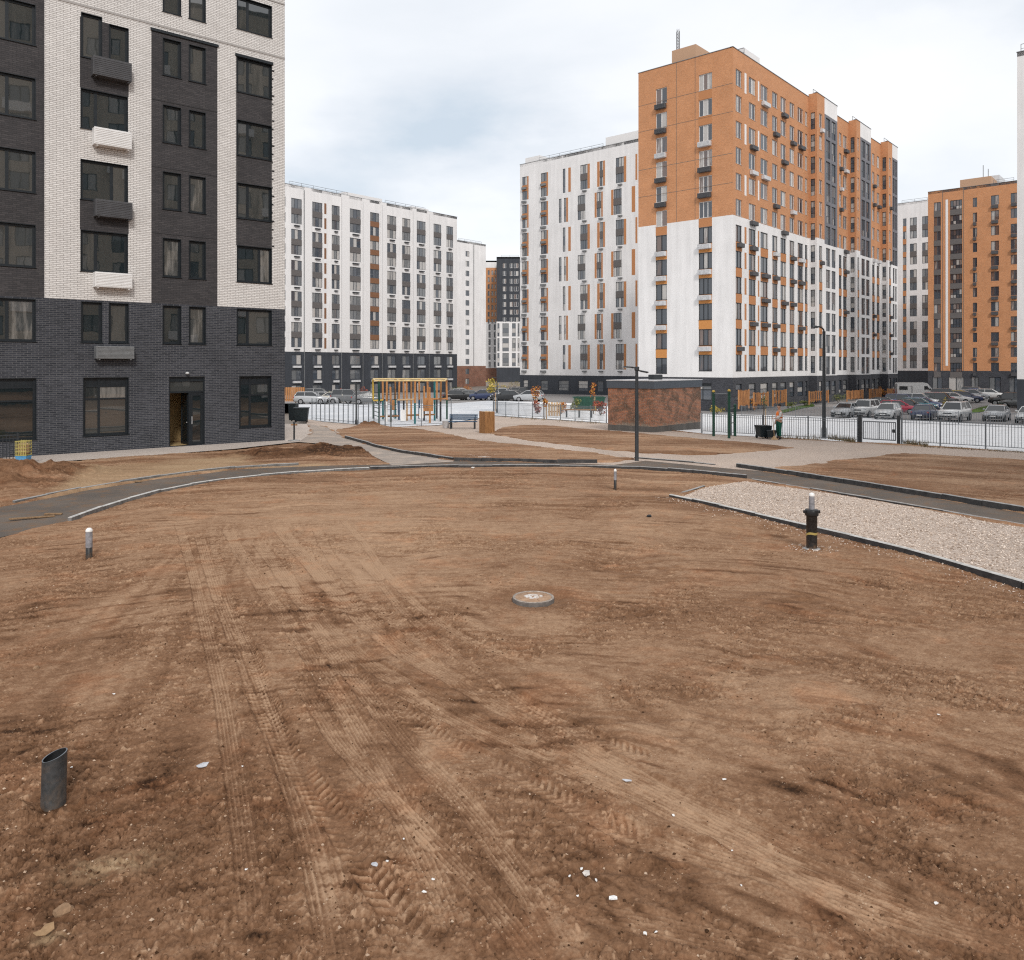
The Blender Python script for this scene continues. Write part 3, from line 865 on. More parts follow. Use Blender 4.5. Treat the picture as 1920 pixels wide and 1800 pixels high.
ob = MB()
gx_ = [-45 + 3 * k for k in range(31)]; gy_ = [-22 + 3 * k for k in range(20)]
for x in gx_[:-1]:
    for y in gy_[:-1]: ob.face([(x, y, -0.24), (x + 3, y, -0.24), (x + 3, y + 3, -0.24), (x, y + 3, -0.24)])
o = ob.build('outer_soil', M['soil'])
at = o.data.attributes.new('wear', 'FLOAT', 'POINT'); at.data.foreach_set('value', np.full(len(o.data.vertices), 0.06, np.float32))
tag(o, 'flat bare soil at the margins of the yard', 'soil', kind='structure')
gb = MB()
gyl = [-300, -60, 0, 20, 36, 38, 60, 100, 160, 260, 600, 1800]
for a, b in zip(gyl, gyl[1:]):
    for x0, x1 in ((-1800, -60), (-60, 60), (60, 1800)):
        za = zg(a) - (1.3 if a <= 160 else 0.25); zc = zg(b) - (1.3 if b <= 160 else 0.25)
        gb.face([(x0, a, za), (x1, a, za), (x1, b, zc), (x0, b, zc)])
tag(gb.build('ground', M['far_ground']), 'wide ground reaching to the horizon', 'ground', kind='structure')


# ---- kerbs: runs of concrete stones with open joints
t = NT('kerb_concrete')
v = t.coord()
c = t.ramp(t.noise(v, 5, 5, 0.65), [(0.3, (0.22, 0.215, 0.21)), (0.7, (0.40, 0.39, 0.38))])
t.out(c, 0.85, 0.2, t.bump(t.noise(v, 40, 3), 0.2, 0.01))
M['kerb'] = t.mat
t = NT('damp_kerb_concrete')  # near-black concrete, mostly for the kerb side faces
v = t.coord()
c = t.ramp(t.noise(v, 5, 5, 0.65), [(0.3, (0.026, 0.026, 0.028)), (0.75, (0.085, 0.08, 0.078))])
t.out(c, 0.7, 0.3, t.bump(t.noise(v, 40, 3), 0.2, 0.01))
M['kerb_damp'] = t.mat  # near-black kerb concrete


def kerb(pts, top, w, mats, label, stone=1.0, drop=0.22, jit=0.012, smooth=True):
    line = catmull([Vector(p) for p in pts], stone) if smooth else [Vector(p) for p in pts]
    rs = [line[0]]
    for p in line[1:]:
        if (p - rs[-1]).length >= stone * 0.9: rs.append(p)
    b = MB(); rn = random.Random(int(abs(pts[0][0]) * 100))
    for p, q in zip(rs, rs[1:]):
        d = (q - p).normalized(); n = Vector((-d.y, d.x))
        p2, q2 = p + d * 0.006, q - d * 0.006
        j = rn.uniform(-jit, jit); o = n * rn.uniform(-jit, jit)
        z0, z1 = zg(p.y, p.x) + top + j, zg(q.y, q.x) + top + j + rn.uniform(-jit, jit) * 0.6
        A = [Vector((s.x, s.y, 0)) for s in (p2 + n * w / 2 + o, p2 - n * w / 2 + o, q2 - n * w / 2 + o, q2 + n * w / 2 + o)]
        ch = 0.014
        B = [Vector((s.x, s.y, 0)) for s in (p2 + n * (w / 2 - ch) + o, p2 - n * (w / 2 - ch) + o, q2 - n * (w / 2 - ch) + o, q2 + n * (w / 2 - ch) + o)]
        zt = [z0, z0, z1, z1]
        lo = [a + Vector((0, 0, z - drop)) for a, z in zip(A, zt)]
        mi = [a + Vector((0, 0, z - ch)) for a, z in zip(A, zt)]
        hi = [a + Vector((0, 0, z)) for a, z in zip(B, zt)]
        b.face(hi, 0)
        for k in range(4):
            kk = (k + 1) % 4
            b.face([mi[k], mi[kk], hi[kk], hi[k]], 0)
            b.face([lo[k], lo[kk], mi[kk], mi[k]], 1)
    return tag(b.build('kerb', mats), label, 'kerb', kind='structure')


K, KD = M['kerb'], M['kerb_damp']  # KD: near-black concrete, mostly for the side faces
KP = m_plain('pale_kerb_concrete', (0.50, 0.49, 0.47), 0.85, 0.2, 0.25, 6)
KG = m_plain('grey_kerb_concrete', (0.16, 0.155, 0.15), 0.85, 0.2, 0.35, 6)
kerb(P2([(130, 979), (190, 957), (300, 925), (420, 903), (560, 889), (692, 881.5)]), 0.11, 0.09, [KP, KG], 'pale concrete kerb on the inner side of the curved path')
kerb(P2([(694, 881.3), (860, 878), (1050, 878), (1200, 880.5), (1300, 888), (1400, 898)]), 0.13, 0.09, [K, KD], 'dark kerb on the inner side of the path')
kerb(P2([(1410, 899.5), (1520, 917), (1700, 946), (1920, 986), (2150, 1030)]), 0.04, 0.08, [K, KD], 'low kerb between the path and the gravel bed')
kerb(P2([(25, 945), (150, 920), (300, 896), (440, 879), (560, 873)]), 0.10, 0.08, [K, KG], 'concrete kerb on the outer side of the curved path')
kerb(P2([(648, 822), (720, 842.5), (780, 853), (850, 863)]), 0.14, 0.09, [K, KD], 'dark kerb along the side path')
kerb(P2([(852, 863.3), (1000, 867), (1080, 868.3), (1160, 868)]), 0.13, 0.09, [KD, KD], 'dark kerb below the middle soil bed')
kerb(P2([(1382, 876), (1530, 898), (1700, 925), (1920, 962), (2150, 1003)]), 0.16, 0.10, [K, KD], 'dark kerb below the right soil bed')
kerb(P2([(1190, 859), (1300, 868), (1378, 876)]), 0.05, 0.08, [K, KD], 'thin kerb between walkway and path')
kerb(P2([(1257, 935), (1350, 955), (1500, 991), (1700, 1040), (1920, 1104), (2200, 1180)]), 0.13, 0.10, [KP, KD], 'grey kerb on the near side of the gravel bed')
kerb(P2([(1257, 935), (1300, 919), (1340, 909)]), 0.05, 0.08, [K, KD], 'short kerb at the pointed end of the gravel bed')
# ------------------------------------------------------------------ buildings
class Fac:
    """vertical facade plane: origin, direction to the viewer's right, outward normal"""
    def __init__(s, O, d):
        l = math.hypot(*d)
        s.O = O; s.d = (d[0] / l, d[1] / l); s.n = (s.d[1], -s.d[0])

    def P(s, a, z, o=0.0):
        return Vector((s.O[0] + s.d[0] * a + s.n[0] * o, s.O[1] + s.d[1] * a + s.n[1] * o, z))

    def ap(s, px):
        u = (px - CX) / F
        return (u * s.O[1] - s.O[0]) / (s.d[0] - u * s.d[1])

    def zp(s, px, py):
        return H + (HY - py) / F * (s.O[1] + s.ap(px) * s.d[1])

    def shift(s, o):
        return Fac((s.O[0] + s.n[0] * o, s.O[1] + s.n[1] * o), s.d)

    def M(s, a, z, o=0.0):
        p = s.P(a, z, o)
        m = Matrix(((s.d[0], -s.n[0], 0, p.x), (s.d[1], -s.n[1], 0, p.y), (0, 0, 1, p.z), (0, 0, 0, 1)))
        return m

    def box(s, mb, a0, a1, z0, z1, o0, o1, m=0, bev=0.0):
        """box on the facade from outward offset o0 to o1"""
        mb.box(((a0 + a1) / 2, -(o0 + o1) / 2, (z0 + z1) / 2), (abs(a1 - a0), abs(o1 - o0), abs(z1 - z0)), m, M=s.M(0, 0), bev=bev)


class Bld:
    def __init__(s, name, O, label, cat='building', group=None):
        s.L = Vector((O[0], O[1], zg(O[1])))
        s.root = thing(name, s.L, label, cat, group)
        s.mbs = {}      # part key -> MB
        s.win = []
        s.cache = {}
        s.multi = {}    # part key -> list of MB, one part each

    def mb(s, key):
        return s.mbs.setdefault(key, MB())

    def new(s, key):
        m = MB(); s.multi.setdefault(key, []).append(m); return m

    def wall(s, f, a0, a1, z0, z1, ops=(), zone='wall', depth=0.14, ba=(), bz=()):
        zf = zone if callable(zone) else (lambda a, z: zone)
        A = sorted({round(x, 4) for x in [a0, a1] + list(ba) + [q for o in ops for q in o[:2]] if a0 - 1e-6 <= x <= a1 + 1e-6})
        Z = sorted({round(x, 4) for x in [z0, z1] + list(bz) + [q for o in ops for q in o[2:4]] if z0 - 1e-6 <= x <= z1 + 1e-6})
        for i in range(len(A) - 1):
            am = (A[i] + A[i + 1]) / 2
            col = [o for o in ops if o[0] < am < o[1]]
            run = None
            for j in range(len(Z)):
                key = None
                if j < len(Z) - 1:
                    zm = (Z[j] + Z[j + 1]) / 2
                    if not any(o[2] < zm < o[3] for o in col): key = zf(am, zm)
                if run and key != run[0]:
                    b0, b1, q0, q1 = A[i], A[i + 1], run[1], Z[j]
                    s.mb(run[0]).face([f.P(b0, q0), f.P(b1, q0), f.P(b1, q1), f.P(b0, q1)], 0, [(b0, q0), (b1, q0), (b1, q1), (b0, q1)])
                    run = None
                if key and not run: run = (key, Z[j])
        for o in ops:
            b0, b1, q0, q1 = o[:4]
            m = s.mb(zf(b0 - 0.02 if b0 - 0.02 > a0 else b1 + 0.02, (q0 + q1) / 2))
            e = -depth
            m.face([f.P(b0, q0), f.P(b0, q1), f.P(b0, q1, e), f.P(b0, q0, e)], 0, [(0, q0), (0, q1), (depth, q1), (depth, q0)])
            m.face([f.P(b1, q0), f.P(b1, q0, e), f.P(b1, q1, e), f.P(b1, q1)], 0, [(0, q0), (depth, q0), (depth, q1), (0, q1)])
            m.face([f.P(b0, q1), f.P(b1, q1), f.P(b1, q1, e), f.P(b0, q1, e)], 0, [(b0, 0), (b1, 0), (b1, depth), (b0, depth)])
            m.face([f.P(b0, q0), f.P(b0, q0, e), f.P(b1, q0, e), f.P(b1, q0)], 0, [(b0, 0), (b0, depth), (b1, depth), (b1, 0)])

    def shell(s, f, a0, a1, z0, z1, back, key, roof=True, sides=(True, True), rz=None):
        """the hidden walls and the roof behind a facade"""
        rz = z1 - 0.5 if rz is None else rz
        p = [f.P(a0, 0), f.P(a1, 0), f.P(a1, 0, -back), f.P(a0, 0, -back)]
        for k, on in ((1, sides[1]), (2, True), (3, sides[0])):
            if not on: continue
            q, r = p[k], p[(k + 1) % 4]
            l = (r - q).length
            s.mb(key).face([(q.x, q.y, z0), (r.x, r.y, z0), (r.x, r.y, z1), (q.x, q.y, z1)], 0, [(0, z0), (l, z0), (l, z1), (0, z1)])
        if roof:
            i = [f.P(a0, 0, 0), f.P(a1, 0, 0), f.P(a1, 0, -back), f.P(a0, 0, -back)]
            s.mb('roof').face([(q.x, q.y, rz) for q in i])
            # inner faces of the parapet
            for k in range(4):
                q, r = i[k], i[(k + 1) % 4]
                s.mb('roof').face([(q.x, q.y, rz), (r.x, r.y, rz), (r.x, r.y, z1 - 0.004), (q.x, q.y, z1 - 0.004)])

    def coping(s, f, a0, a1, z, o=0.06, key='coping', w=0.35, h=0.07):
        f.box(s.new(key), a0 - o, a1 + o, z + 0.003, z + h, -w, o)

    def rail(s, f, a0, a1, z, key='roof_railing', step=2.4, o=-0.5, h=0.75):
        m = s.new(key)
        n = max(1, int((a1 - a0) / step))
        for k in range(n + 1):
            a = a0 + (a1 - a0) * k / n
            m.tube(f.P(a, z, o), f.P(a, z + h, o), 0.035, n=5)
        m.tube(f.P(a0, z + h, o), f.P(a1, z + h, o), 0.035, n=5)
        m.tube(f.P(a0, z + h / 2, o), f.P(a1, z + h / 2, o), 0.025, n=5)

    def opening(s, f, a0, a1, z0, z1, kind='two', inset=0.09, frame=None, glass=None, sill=True):
        s.win.append((f, a0, a1, z0, z1, kind, inset, frame, glass, sill))

    def meshes(s, w, h, kind, fm, gm, sill, inset):
        key = (round(w, 2), round(h, 2), kind, fm.name, gm.name, sill)
        if key in s.cache: return s.cache[key]
        rn = random.Random(str(key))
        b = MB(); g = MB()
        t, dp = (0.075, 0.08) if w > 0.6 else (0.05, 0.08)
        near = gm.name == 'near_window_glass'
        if near: t = 0.11
        def bar(x0, x1, z0, z1, y0=0.0, y1=None):
            y1 = dp if y1 is None else y1
            b.box(((x0 + x1) / 2, (y0 + y1) / 2, (z0 + z1) / 2), (x1 - x0, y1 - y0, z1 - z0))
        bar(0, t, 0, h); bar(w - t, w, 0, h); bar(t, w - t, 0, t); bar(t, w - t, h - t, h)
        xs, zs = [t, w - t], [t, h - t]
        if kind.startswith('two'):
            fr = {'two': 0.5, 'twol': 0.30, 'twor': 0.68}.get(kind, 0.5)
            xs = [t, t + (w - 2 * t) * fr, w - t]
        elif kind == 'three': xs = [t, w * 0.34, w * 0.66, w - t]
        elif kind == 'shop':
            xs = [t, t + (w - 2 * t) * 0.33, w - t]; zs = [t, h * 0.63, h * 0.845, h - t]
        elif kind == 'tall':
            zs = [t, h * 0.28, h * 0.62, h - t]
        elif kind == 'balc':
            xs = [t, w * 0.25, w * 0.5, w * 0.75, w - t]; zs = [t, h * 0.38, h - t]
        m = 0.045 if w > 0.6 else 0.03
        if kind == 'two' or kind.startswith('tw'): m = 0.06
        for x in xs[1:-1]: bar(x - m, x + m, t, h - t, 0.006, dp - 0.006)
        for z in zs[1:-1]:
            for x0, x1 in zip(xs, xs[1:]):
                bar(x0 + (m if x0 > t else 0), x1 - (m if x1 < w - t else 0), z - m * 0.8, z + m * 0.8, 0.010, dp - 0.010)
        if near:
            for q in ((0.0, 0.022, 0, h), (w - 0.022, w, 0, h), (0.022, w - 0.022, h - 0.022, h)): bar(q[0], q[1], q[2], q[3], -inset - 0.012, -0.002)
        if sill:
            b.box((w / 2, -inset / 2 - 0.01, 0.012), (w + 0.06, inset + 0.07, 0.022))
        for i, (x0, x1) in enumerate(zip(xs, xs[1:])):
            for j, (z0, z1) in enumerate(zip(zs, zs[1:])):
                q = [0.035 + rn.uniform(-0.004, 0.004) for _ in range(3)]
                q.append(q[0] - q[1] + q[2])
                solid = (kind == 'shop' and j == 2)
                (b if solid else g).face([(x0, q[0], z0), (x1, q[1], z0), (x1, q[2], z1), (x0, q[3], z1)])
        s.cache[key] = (b.data('window', [fm]), g.data('glass', [gm]), b, g)
        return s.cache[key]

    def finish(s, mats, maxn=100, names=None, stuffkeys=()):
        for key, m in s.mbs.items():
            if not m.v: continue
            o = m.build(key, mats[key], s.root, s.L)
            if key in stuffkeys: o['kind'] = 'stuff'
        for key, lst in s.multi.items():
            def big(m):
                c = Vector(m.v[0]); e = max((Vector(p) - c).length for p in m.v)
                px = CX + F * c.x / max(c.y, 1); py = HY - F * (c.z - H) / max(c.y, 1)
                return -(1 if -30 < px < 1950 and py > -30 else 0.01) * e / c.length
            lst.sort(key=big)
            for m in lst[:100]: m.build(key, mats[key], s.root, s.L)
            if lst[100:]:
                R_ = MB()
                for m in lst[100:]:
                    i0 = len(R_.v)
                    R_.v += m.v; R_.f += [tuple(i0 + q for q in fc) for fc in m.f]; R_.m += m.m; R_.uv += m.uv; R_.sm += m.sm
                o = R_.build(key, mats[key], s.root, s.L); o['kind'] = 'stuff'
        inv = Matrix.Translation(-s.L)
        def area(q):
            f, a0, a1, z0, z1 = q[:5]
            p = f.P((a0 + a1) / 2, (z0 + z1) / 2)
            v = (Vector((0, 0, H)) - p)
            px = CX + F * p.x / max(p.y, 1); py = HY - F * (p.z - H) / max(p.y, 1)
            vis = 1.0 if (-40 < px < 1960 and -40 < py < 1800) else 0.01
            return -vis * (a1 - a0) * (z1 - z0) * abs(v.normalized().dot(Vector((f.n[0], f.n[1], 0)))) / v.length_squared
        s.win.sort(key=area)
        rb = {}
        for k, (f, a0, a1, z0, z1, kind, inset, fm, gm, sill) in enumerate(s.win):
            me, gl, b, g = s.meshes(a1 - a0, z1 - z0, kind, fm, gm, sill, inset)
            mw = inv @ f.M(a0, z0, -inset)
            if k < maxn:
                o = link('window', me, s.root); o.matrix_local = mw
                link('glass', gl, o)
            else:
                R_ = rb.setdefault((fm.name, gm.name), (MB(), fm, gm))[0]
                R_.mesh([mw @ Vector(p) for p in b.v], b.f, 0)
                R_.mesh([mw @ Vector(p) for p in g.v], g.f, 1)
        for (R_, fm, gm) in rb.values():
            o = R_.build('window', [fm, gm], s.root); o['kind'] = 'stuff'

    def part(s, name, mb, mats, parent=None):
        return mb.build(name, mats, parent or s.root, s.L)


U1 = (0.66, 0.751)        # receding to the right
U2 = (0.751, -0.66)       # approaching to the right

# ===== 1. the near block, dark and white brick =====
f = Fac(c1w, (0.761, 0.6487))
b = Bld('brick_apartment_block', f.P(-8, 0)[:2], 'near apartment block of dark and white brick with an open door at its foot')
rows = [(4.65, 6.40), (7.66, 9.43), (10.70, 12.42), (13.70, 15.42), (16.72, 18.42), (19.72, 21.30), (22.75, 24.4)]
ops = []
def win1(a0, a1, z0, z1, kind):
    ops.append((a0, a1, z0, z1))
    b.opening(f, a0, a1, z0, z1, kind, 0.10, M['frame_dark'], M['glass_near'])
for i, (z0, z1) in enumerate(rows):
    win1(-2.42, -0.67, z0, z1, 'twol' if i not in (1,) else 'twor')
    if i >= 5:
        win1(-4.65, -3.88, z0 - 0.15, z1, 'one'); win1(-5.80, -4.99, z0 - 0.15, z1, 'one')
    else:
        win1(-4.65, -3.88, z0, z1, 'one'); win1(-5.80, -4.99, z0, z1, 'one')
    if i in (0, 4):
        win1(-8.02, -7.22, z0, z1, 'one'); win1(-9.10, -8.28, z0, z1 + (0.2 if i == 4 else 0), 'one')
    else:
        win1(-9.12, -7.25, z0, z1, ['twol', 'twol', 'twor', 'twol'][i % 4] if i != 2 else 'twor')
    win1(-12.75, -10.76, z0, z1, 'two'); win1(-17.6, -15.6, z0, z1, 'two')
for a0, a1, z0 in ((-2.30, -0.70, 0.70), (-9.02, -7.22, 0.68), (-12.75, -10.74, 0.66)):
    win1(a0, a1, z0, 3.19, 'shop')
door = (-5.52, -3.92, 0.04, 3.19)
ops.append(door)
def zone1(a, z):
    if z < 6.47: return 'base_wall'
    if a < -10.45: return 'brown_wall' if a > -14.9 else 'white_wall'
    if -9.14 < a < -7.22:
        for lo_, hi_ in ((9.43, 10.70), (15.42, 16.72), (16.72, 18.42), (21.4, 22.7)):
            if lo_ < z < hi_: return 'brown_wall'
        return 'white_wall'
    if -6.28 < a < -3.34: return 'brown_wall' if z < 18.72 else 'white_wall'
    if -2.45 < a < -0.67:
        return 'brown_wall' if 9.4 < z < 18.5 else 'white_wall'
    return 'white_wall'
b.wall(f, -20, 0, zg(35) - 0.4, 26, ops, zone1, 0.20, ba=[-14.9, -10.45, -9.14, -7.22, -6.28, -3.34, -2.45, -0.67], bz=[6.47, 9.4, 9.43, 10.70, 15.42, 16.72, 18.42, 18.5, 18.72])
b.shell(f, -20, 0, -0.4, 26, 14, 'white_wall')
# string courses and the dark lintels over the brown panels
f.box(b.new('string_course'), -10.44, -0.001, 18.86, 18.93, 0.001, 0.025)
f.box(b.new('string_course'), -2.5, -0.001, 21.55, 21.62, 0.001, 0.025)
f.box(b.new('lintel'), -6.32, -3.30, 18.60, 18.72, 0.002, 0.06)
f.box(b.new('lintel'), -2.50, -0.62, 18.42, 18.54, 0.002, 0.06)
for z in (9.6, 12.55, 15.55): f.box(b.mb('brown_wall'), -6.27, -3.35, z, z + 0.025, 0.001, 0.012)
# toothed brick quoins beside the brown strip
for k in range(44):
    z = 9.5 + k * 0.205
    if k % 2 == 0: f.box(b.mb('brown_wall'), -0.665, -0.55 - 0.04 * (k % 3), z, z + 0.075, 0.001, 0.014)
b.finish({'base_wall': M['brick_black'], 'brown_wall': M['brick_brown'], 'white_wall': M['brick_white'], 'roof': M['roofing'], 'string_course': M['brick_white'], 'lintel': M['frame_dark']})
# air conditioner boxes
for (a0, a1, z0, z1), mt in (((-8.72, -7.20, 15.98, 16.78), 'basket_dark'), ((-8.68, -7.20, 13.05, 13.78), 'white_paint'), ((-8.63, -7.17, 10.02, 10.74), 'basket_dark'), ((-8.65, -7.18, 7.02, 7.66), 'white_paint'), ((-8.60, -7.10, 3.98, 4.52), 'metal_grey')):
    m = MB()
    f.box(m, a0, a1, z0, z1, 0.005, 0.42, 0, 0.012)
    for k in range(9):
        z = z0 + (z1 - z0) * (k + 0.8) / 10
        f.box(m, a0 + 0.04, a1 - 0.04, z, z + 0.022, 0.421, 0.434)
    f.box(m, a0 + 0.1, a0 + 0.16, z0 - 0.05, z0 - 0.002, 0.01, 0.38); f.box(m, a1 - 0.16, a1 - 0.1, z0 - 0.05, z0 - 0.002, 0.01, 0.38)
    o = b.part('air_conditioner_box', m, M[mt])
    o['label'] = 'white air conditioner box' if mt == 'white_paint' else 'dark grey air conditioner box'
# entrance: porch recess, transom, fixed leaf and the open door
m = MB()
a0, a1, z0, z1 = door
e = -2.6
zt = 2.48
m.face([f.P(a0, z0, -.2), f.P(a0, zt, -.2), f.P(a0, zt, e), f.P(a0, z0, e)]); m.face([f.P(a1, z0, -.2), f.P(a1, z0, e), f.P(a1, zt, e), f.P(a1, zt, -.2)])
m.face([f.P(a0, z0, e), f.P(a0, zt, e), f.P(a1, zt, e), f.P(a1, z0, e)]); m.face([f.P(a0, zt, -.2), f.P(a1, zt, -.2), f.P(a1, zt, e), f.P(a0, zt, e)])
m.face([f.P(a0, z0), f.P(a0, z0, e), f.P(a1, z0, e), f.P(a1, z0)])
b.part('entrance_hall', m, M['interior'])
dr = MB()
for q in ((a0, a0 + 0.06, z0, z1), (a1 - 0.06, a1, z0, z1), (a0 + 0.06, a1 - 0.06, 2.44, 2.52), (a0 + 0.06, a1 - 0.06, z1 - 0.08, z1), (a0 + 0.06, a1 - 0.06, 2.96, 3.02)):
    f.box(dr, *q, -0.17, -0.07)
am = a0 + 0.93
f.box(dr, am - 0.05, am + 0.05, z0, 2.44, -0.168, -0.072)
for k in (z0, 2.30): f.box(dr, am + 0.05, a1 - 0.06, k, k + 0.14, -0.155, -0.085)
f.box(dr, am + 0.05, am + 0.14, z0 + .14, 2.30, -0.155, -0.085); f.box(dr, a1 - 0.16, a1 - 0.06, z0 + .14, 2.30, -0.155, -0.085)
f.box(dr, a0 + 0.06, a1 - 0.06, 3.02, z1 - 0.08, -0.14, -0.10)
# leaf swung inwards
for q in ((0.20, 0.29), (1.02, 1.11)): f.box(dr, am - 0.06, am - 0.01, z0 + 0.02, 2.40, -q[1], -q[0])
for k in (z0 + 0.02, 2.28): f.box(dr, am - 0.06, am - 0.01, k, k + 0.12, -1.02, -0.29)
d_o = b.part('door', dr, M['frame_dark'])
g = MB()
for q in ((am + 0.14, a1 - 0.16, z0 + .14, 2.30), (a0 + 0.06, a1 - 0.06, 2.52, 2.96)):
    g.face([f.P(q[0], q[2], -.12), f.P(q[1], q[2], -.12), f.P(q[1], q[3], -.12), f.P(q[0], q[3], -.12)])
g.face([f.P(am - 0.035, z0 + .14, -.29), f.P(am - 0.035, z0 + .14, -1.02), f.P(am - 0.035, 2.28, -1.02), f.P(am - 0.035, 2.28, -.29)])
o = g.build('glass', M['glass_near'], d_o, b.L)
h = MB()
h.tube(f.P(am + 0.10, 1.0, -0.05), f.P(am + 0.10, 1.35, -0.05), 0.014); h.tube(f.P(am + 0.02, 1.08, -0.22), f.P(am - .10, 1.08, -0.24), 0.014)
h.tube(f.P(am + 0.10, 1.02, -0.05), f.P(am + 0.10, 1.02, -0.09), 0.012); h.tube(f.P(am + 0.10, 1.33, -0.05), f.P(am + 0.10, 1.33, -0.09), 0.012)
h.build('handle', M['metal_light'], d_o, b.L)
m = MB()
m.lathe([(0.001, 0), (0.07, 0.0), (0.09, 0.05), (0.05, 0.09), (0.001, 0.10)], f.P(-4.75, 3.30, 0.10), 12)
f.box(m, -4.78, -4.72, 3.33, 3.37, 0.0, 0.10)
b.part('porch_lamp', m, M['lamp_lens'])

# ===== 2. long white block on the left =====
X = (857 - CX) / F * 184
f = Fac((X, 184), U1)
b = Bld('white_apartment_block', f.P(-20, 0)[:2], 'long white apartment block with dark grey three-storey base behind the climbing frame')
zb, zt = f.zp(857, 664), f.zp(857, 407)
aL = f.ap(505)
cols = [(531, 535.5, 0), (546, 566, 1), (585.5, 604.5, 1), (622, 637, 1), (656, 676.5, 1), (694, 711, 2), (726, 743, 1), (754, 769.5, 1), (781.5, 798, 1), (813, 827.5, 1), (837, 849.5, 1)]
slots = [(608, 612), (744.3, 747), (829.6, 832)]
fl = 2.93
ztop = f.zp(843, 424.5)
ops = []
def wz(i): return ztop - fl * i
for x0, x1, md in cols:
    a0, a1 = f.ap(x0), f.ap(x1)
    for i in range(10):
        ops.append((a0, a1, wz(i) - 1.85, wz(i)))
        b.opening(f, a0, a1, wz(i) - 1.85, wz(i), 'three', 0.10, M['frame_grey'], M['glass_far'], False)
    for i in range(5):
        if md == 1: f.box(b.new('spandrel'), a0, a1, wz(2 * i) - fl + 0.004, wz(2 * i) - 1.854, -0.02, 0.015)
    if md == 2:
        for i in range(9): f.box(b.new('ochre_spandrel'), a0, a1, wz(i) - fl + 0.004, wz(i) - 1.854, -0.02, 0.02)
    for i in range(3):
        z = zb - 0.55 - i * 2.9
        ops.append((a0 + 0.1, a1 - 0.1, z - 1.9, z))
        b.opening(f, a0 + 0.1, a1 - 0.1, z - 1.9, z, 'two', 0.10, M['frame_grey'], M['glass_far'], False)
        if i < 2 and md: f.box(b.new('sill_box'), a0 + 0.3, a1 - 0.3, z - 2.5, z - 2.1, 0.01, 0.35)
    if md == 1:
        for i in range(5): f.box(b.new('air_conditioner_rack'), a0 + 0.6, a1 - 0.6, wz(2 * i + 1) - 2.35, wz(2 * i + 1) - 2.15, 0.01, 0.4)
for x0, x1 in slots:
    for i in range(10):
        if x0 > 700 and (i * 5 + int(x0)) % 10 > 2: continue
        f.box(b.new('accent_strip'), f.ap(x0), f.ap(x1), wz(i) - 2.0, wz(i) + 0.1, -0.02, 0.012, 0)
b.wall(f, aL, 0, zg(200) - 1.5, zt, ops, lambda a, z: 'base_wall' if z < zb else 'wall', 0.13, bz=[zb])
b.shell(f, aL, 0, zg(200) - 1.5, zt, 15, 'wall')
b.coping(f, aL, 0, zt)
for x0 in (570, 640, 680, 716, 774, 804):
    m = b.new('downpipe')
    m.tube(f.P(f.ap(x0), zg(200) - 1, 0.1), f.P(f.ap(x0), zt - 0.6, 0.1), 0.07, n=6)
# shallow piers that step the facade
for x0, x1 in ((570.5, 583), (639.5, 654), (678.5, 692), (713, 724), (773, 780), (800, 811)):
    f.box(b.new('wall_pier'), f.ap(x0), f.ap(x1), zb + 0.003, zt - 0.02, 0.002, 0.16)
for x0, x1, y0, d in ((655, 725, 362, 2.0), (780, 812, 389, 1.5)):
    zz = f.zp(x0, y0) + 0.5
    f.box(b.new('roof_house'), f.ap(x0), f.ap(x1), zt - 0.5, zz, -7, -1.5)
b.rail(f, f.ap(545), f.ap(655), zt); b.rail(f, f.ap(725), f.ap(800), zt)
b.finish({'wall': M['render_white'], 'base_wall': M['render_grey'], 'roof': M['roofing'], 'coping': M['metal_grey'], 'spandrel': M['spandrel'], 'ochre_spandrel': M['brown_panel'], 'sill_box': M['metal_light'], 'air_conditioner_rack': M['metal_dark'], 'accent_strip': M['brown_panel'], 'downpipe': M['metal_grey'], 'roof_house': M['render_white'], 'roof_railing': M['metal_grey'], 'wall_pier': M['render_white']})

# ===== 3. narrow white block with a brick base =====
f = Fac(((911 - CX) / F * 240, 240), U1)
b = Bld('narrow_apartment_block', f.P(-5, 0)[:2], 'narrow plain white block with one column of small windows and a brick base')
zb, zt = f.zp(911, 686), f.zp(911, 459)
ops = []
a0, a1 = f.ap(873), f.ap(880)
for i in range(14):
    z = f.zp(876, 471) - i * (f.zp(876, 471) - f.zp(876, 673)) / 11
    if z < zg(240) + 1.2: break
    ops.append((a0, a1, z - 1.6, z)); b.opening(f, a0, a1, z - 1.6, z, 'two', 0.1, M['frame_grey'], M['glass_far'], False)
aL = f.ap(845)
b.wall(f, aL, 0, zg(240) - 1.5, zt, ops, lambda a, z: 'brick_base' if z < zb else 'wall', 0.13, bz=[zb])
b.shell(f, aL, 0, zg(240) - 1.5, zt, 12, 'wall'); b.coping(f, aL, 0, zt)
b.rail(f, f.ap(862), f.ap(905), zt)
b.new('downpipe').tube(f.P(f.ap(888), zb, .1), f.P(f.ap(888), zt - 0.5, .1), 0.09, n=6)
b.finish({'wall': M['render_white'], 'brick_base': M['brick_red'], 'roof': M['roofing'], 'coping': M['metal_grey'], 'roof_railing': M['metal_grey'], 'downpipe': M['metal_grey']})

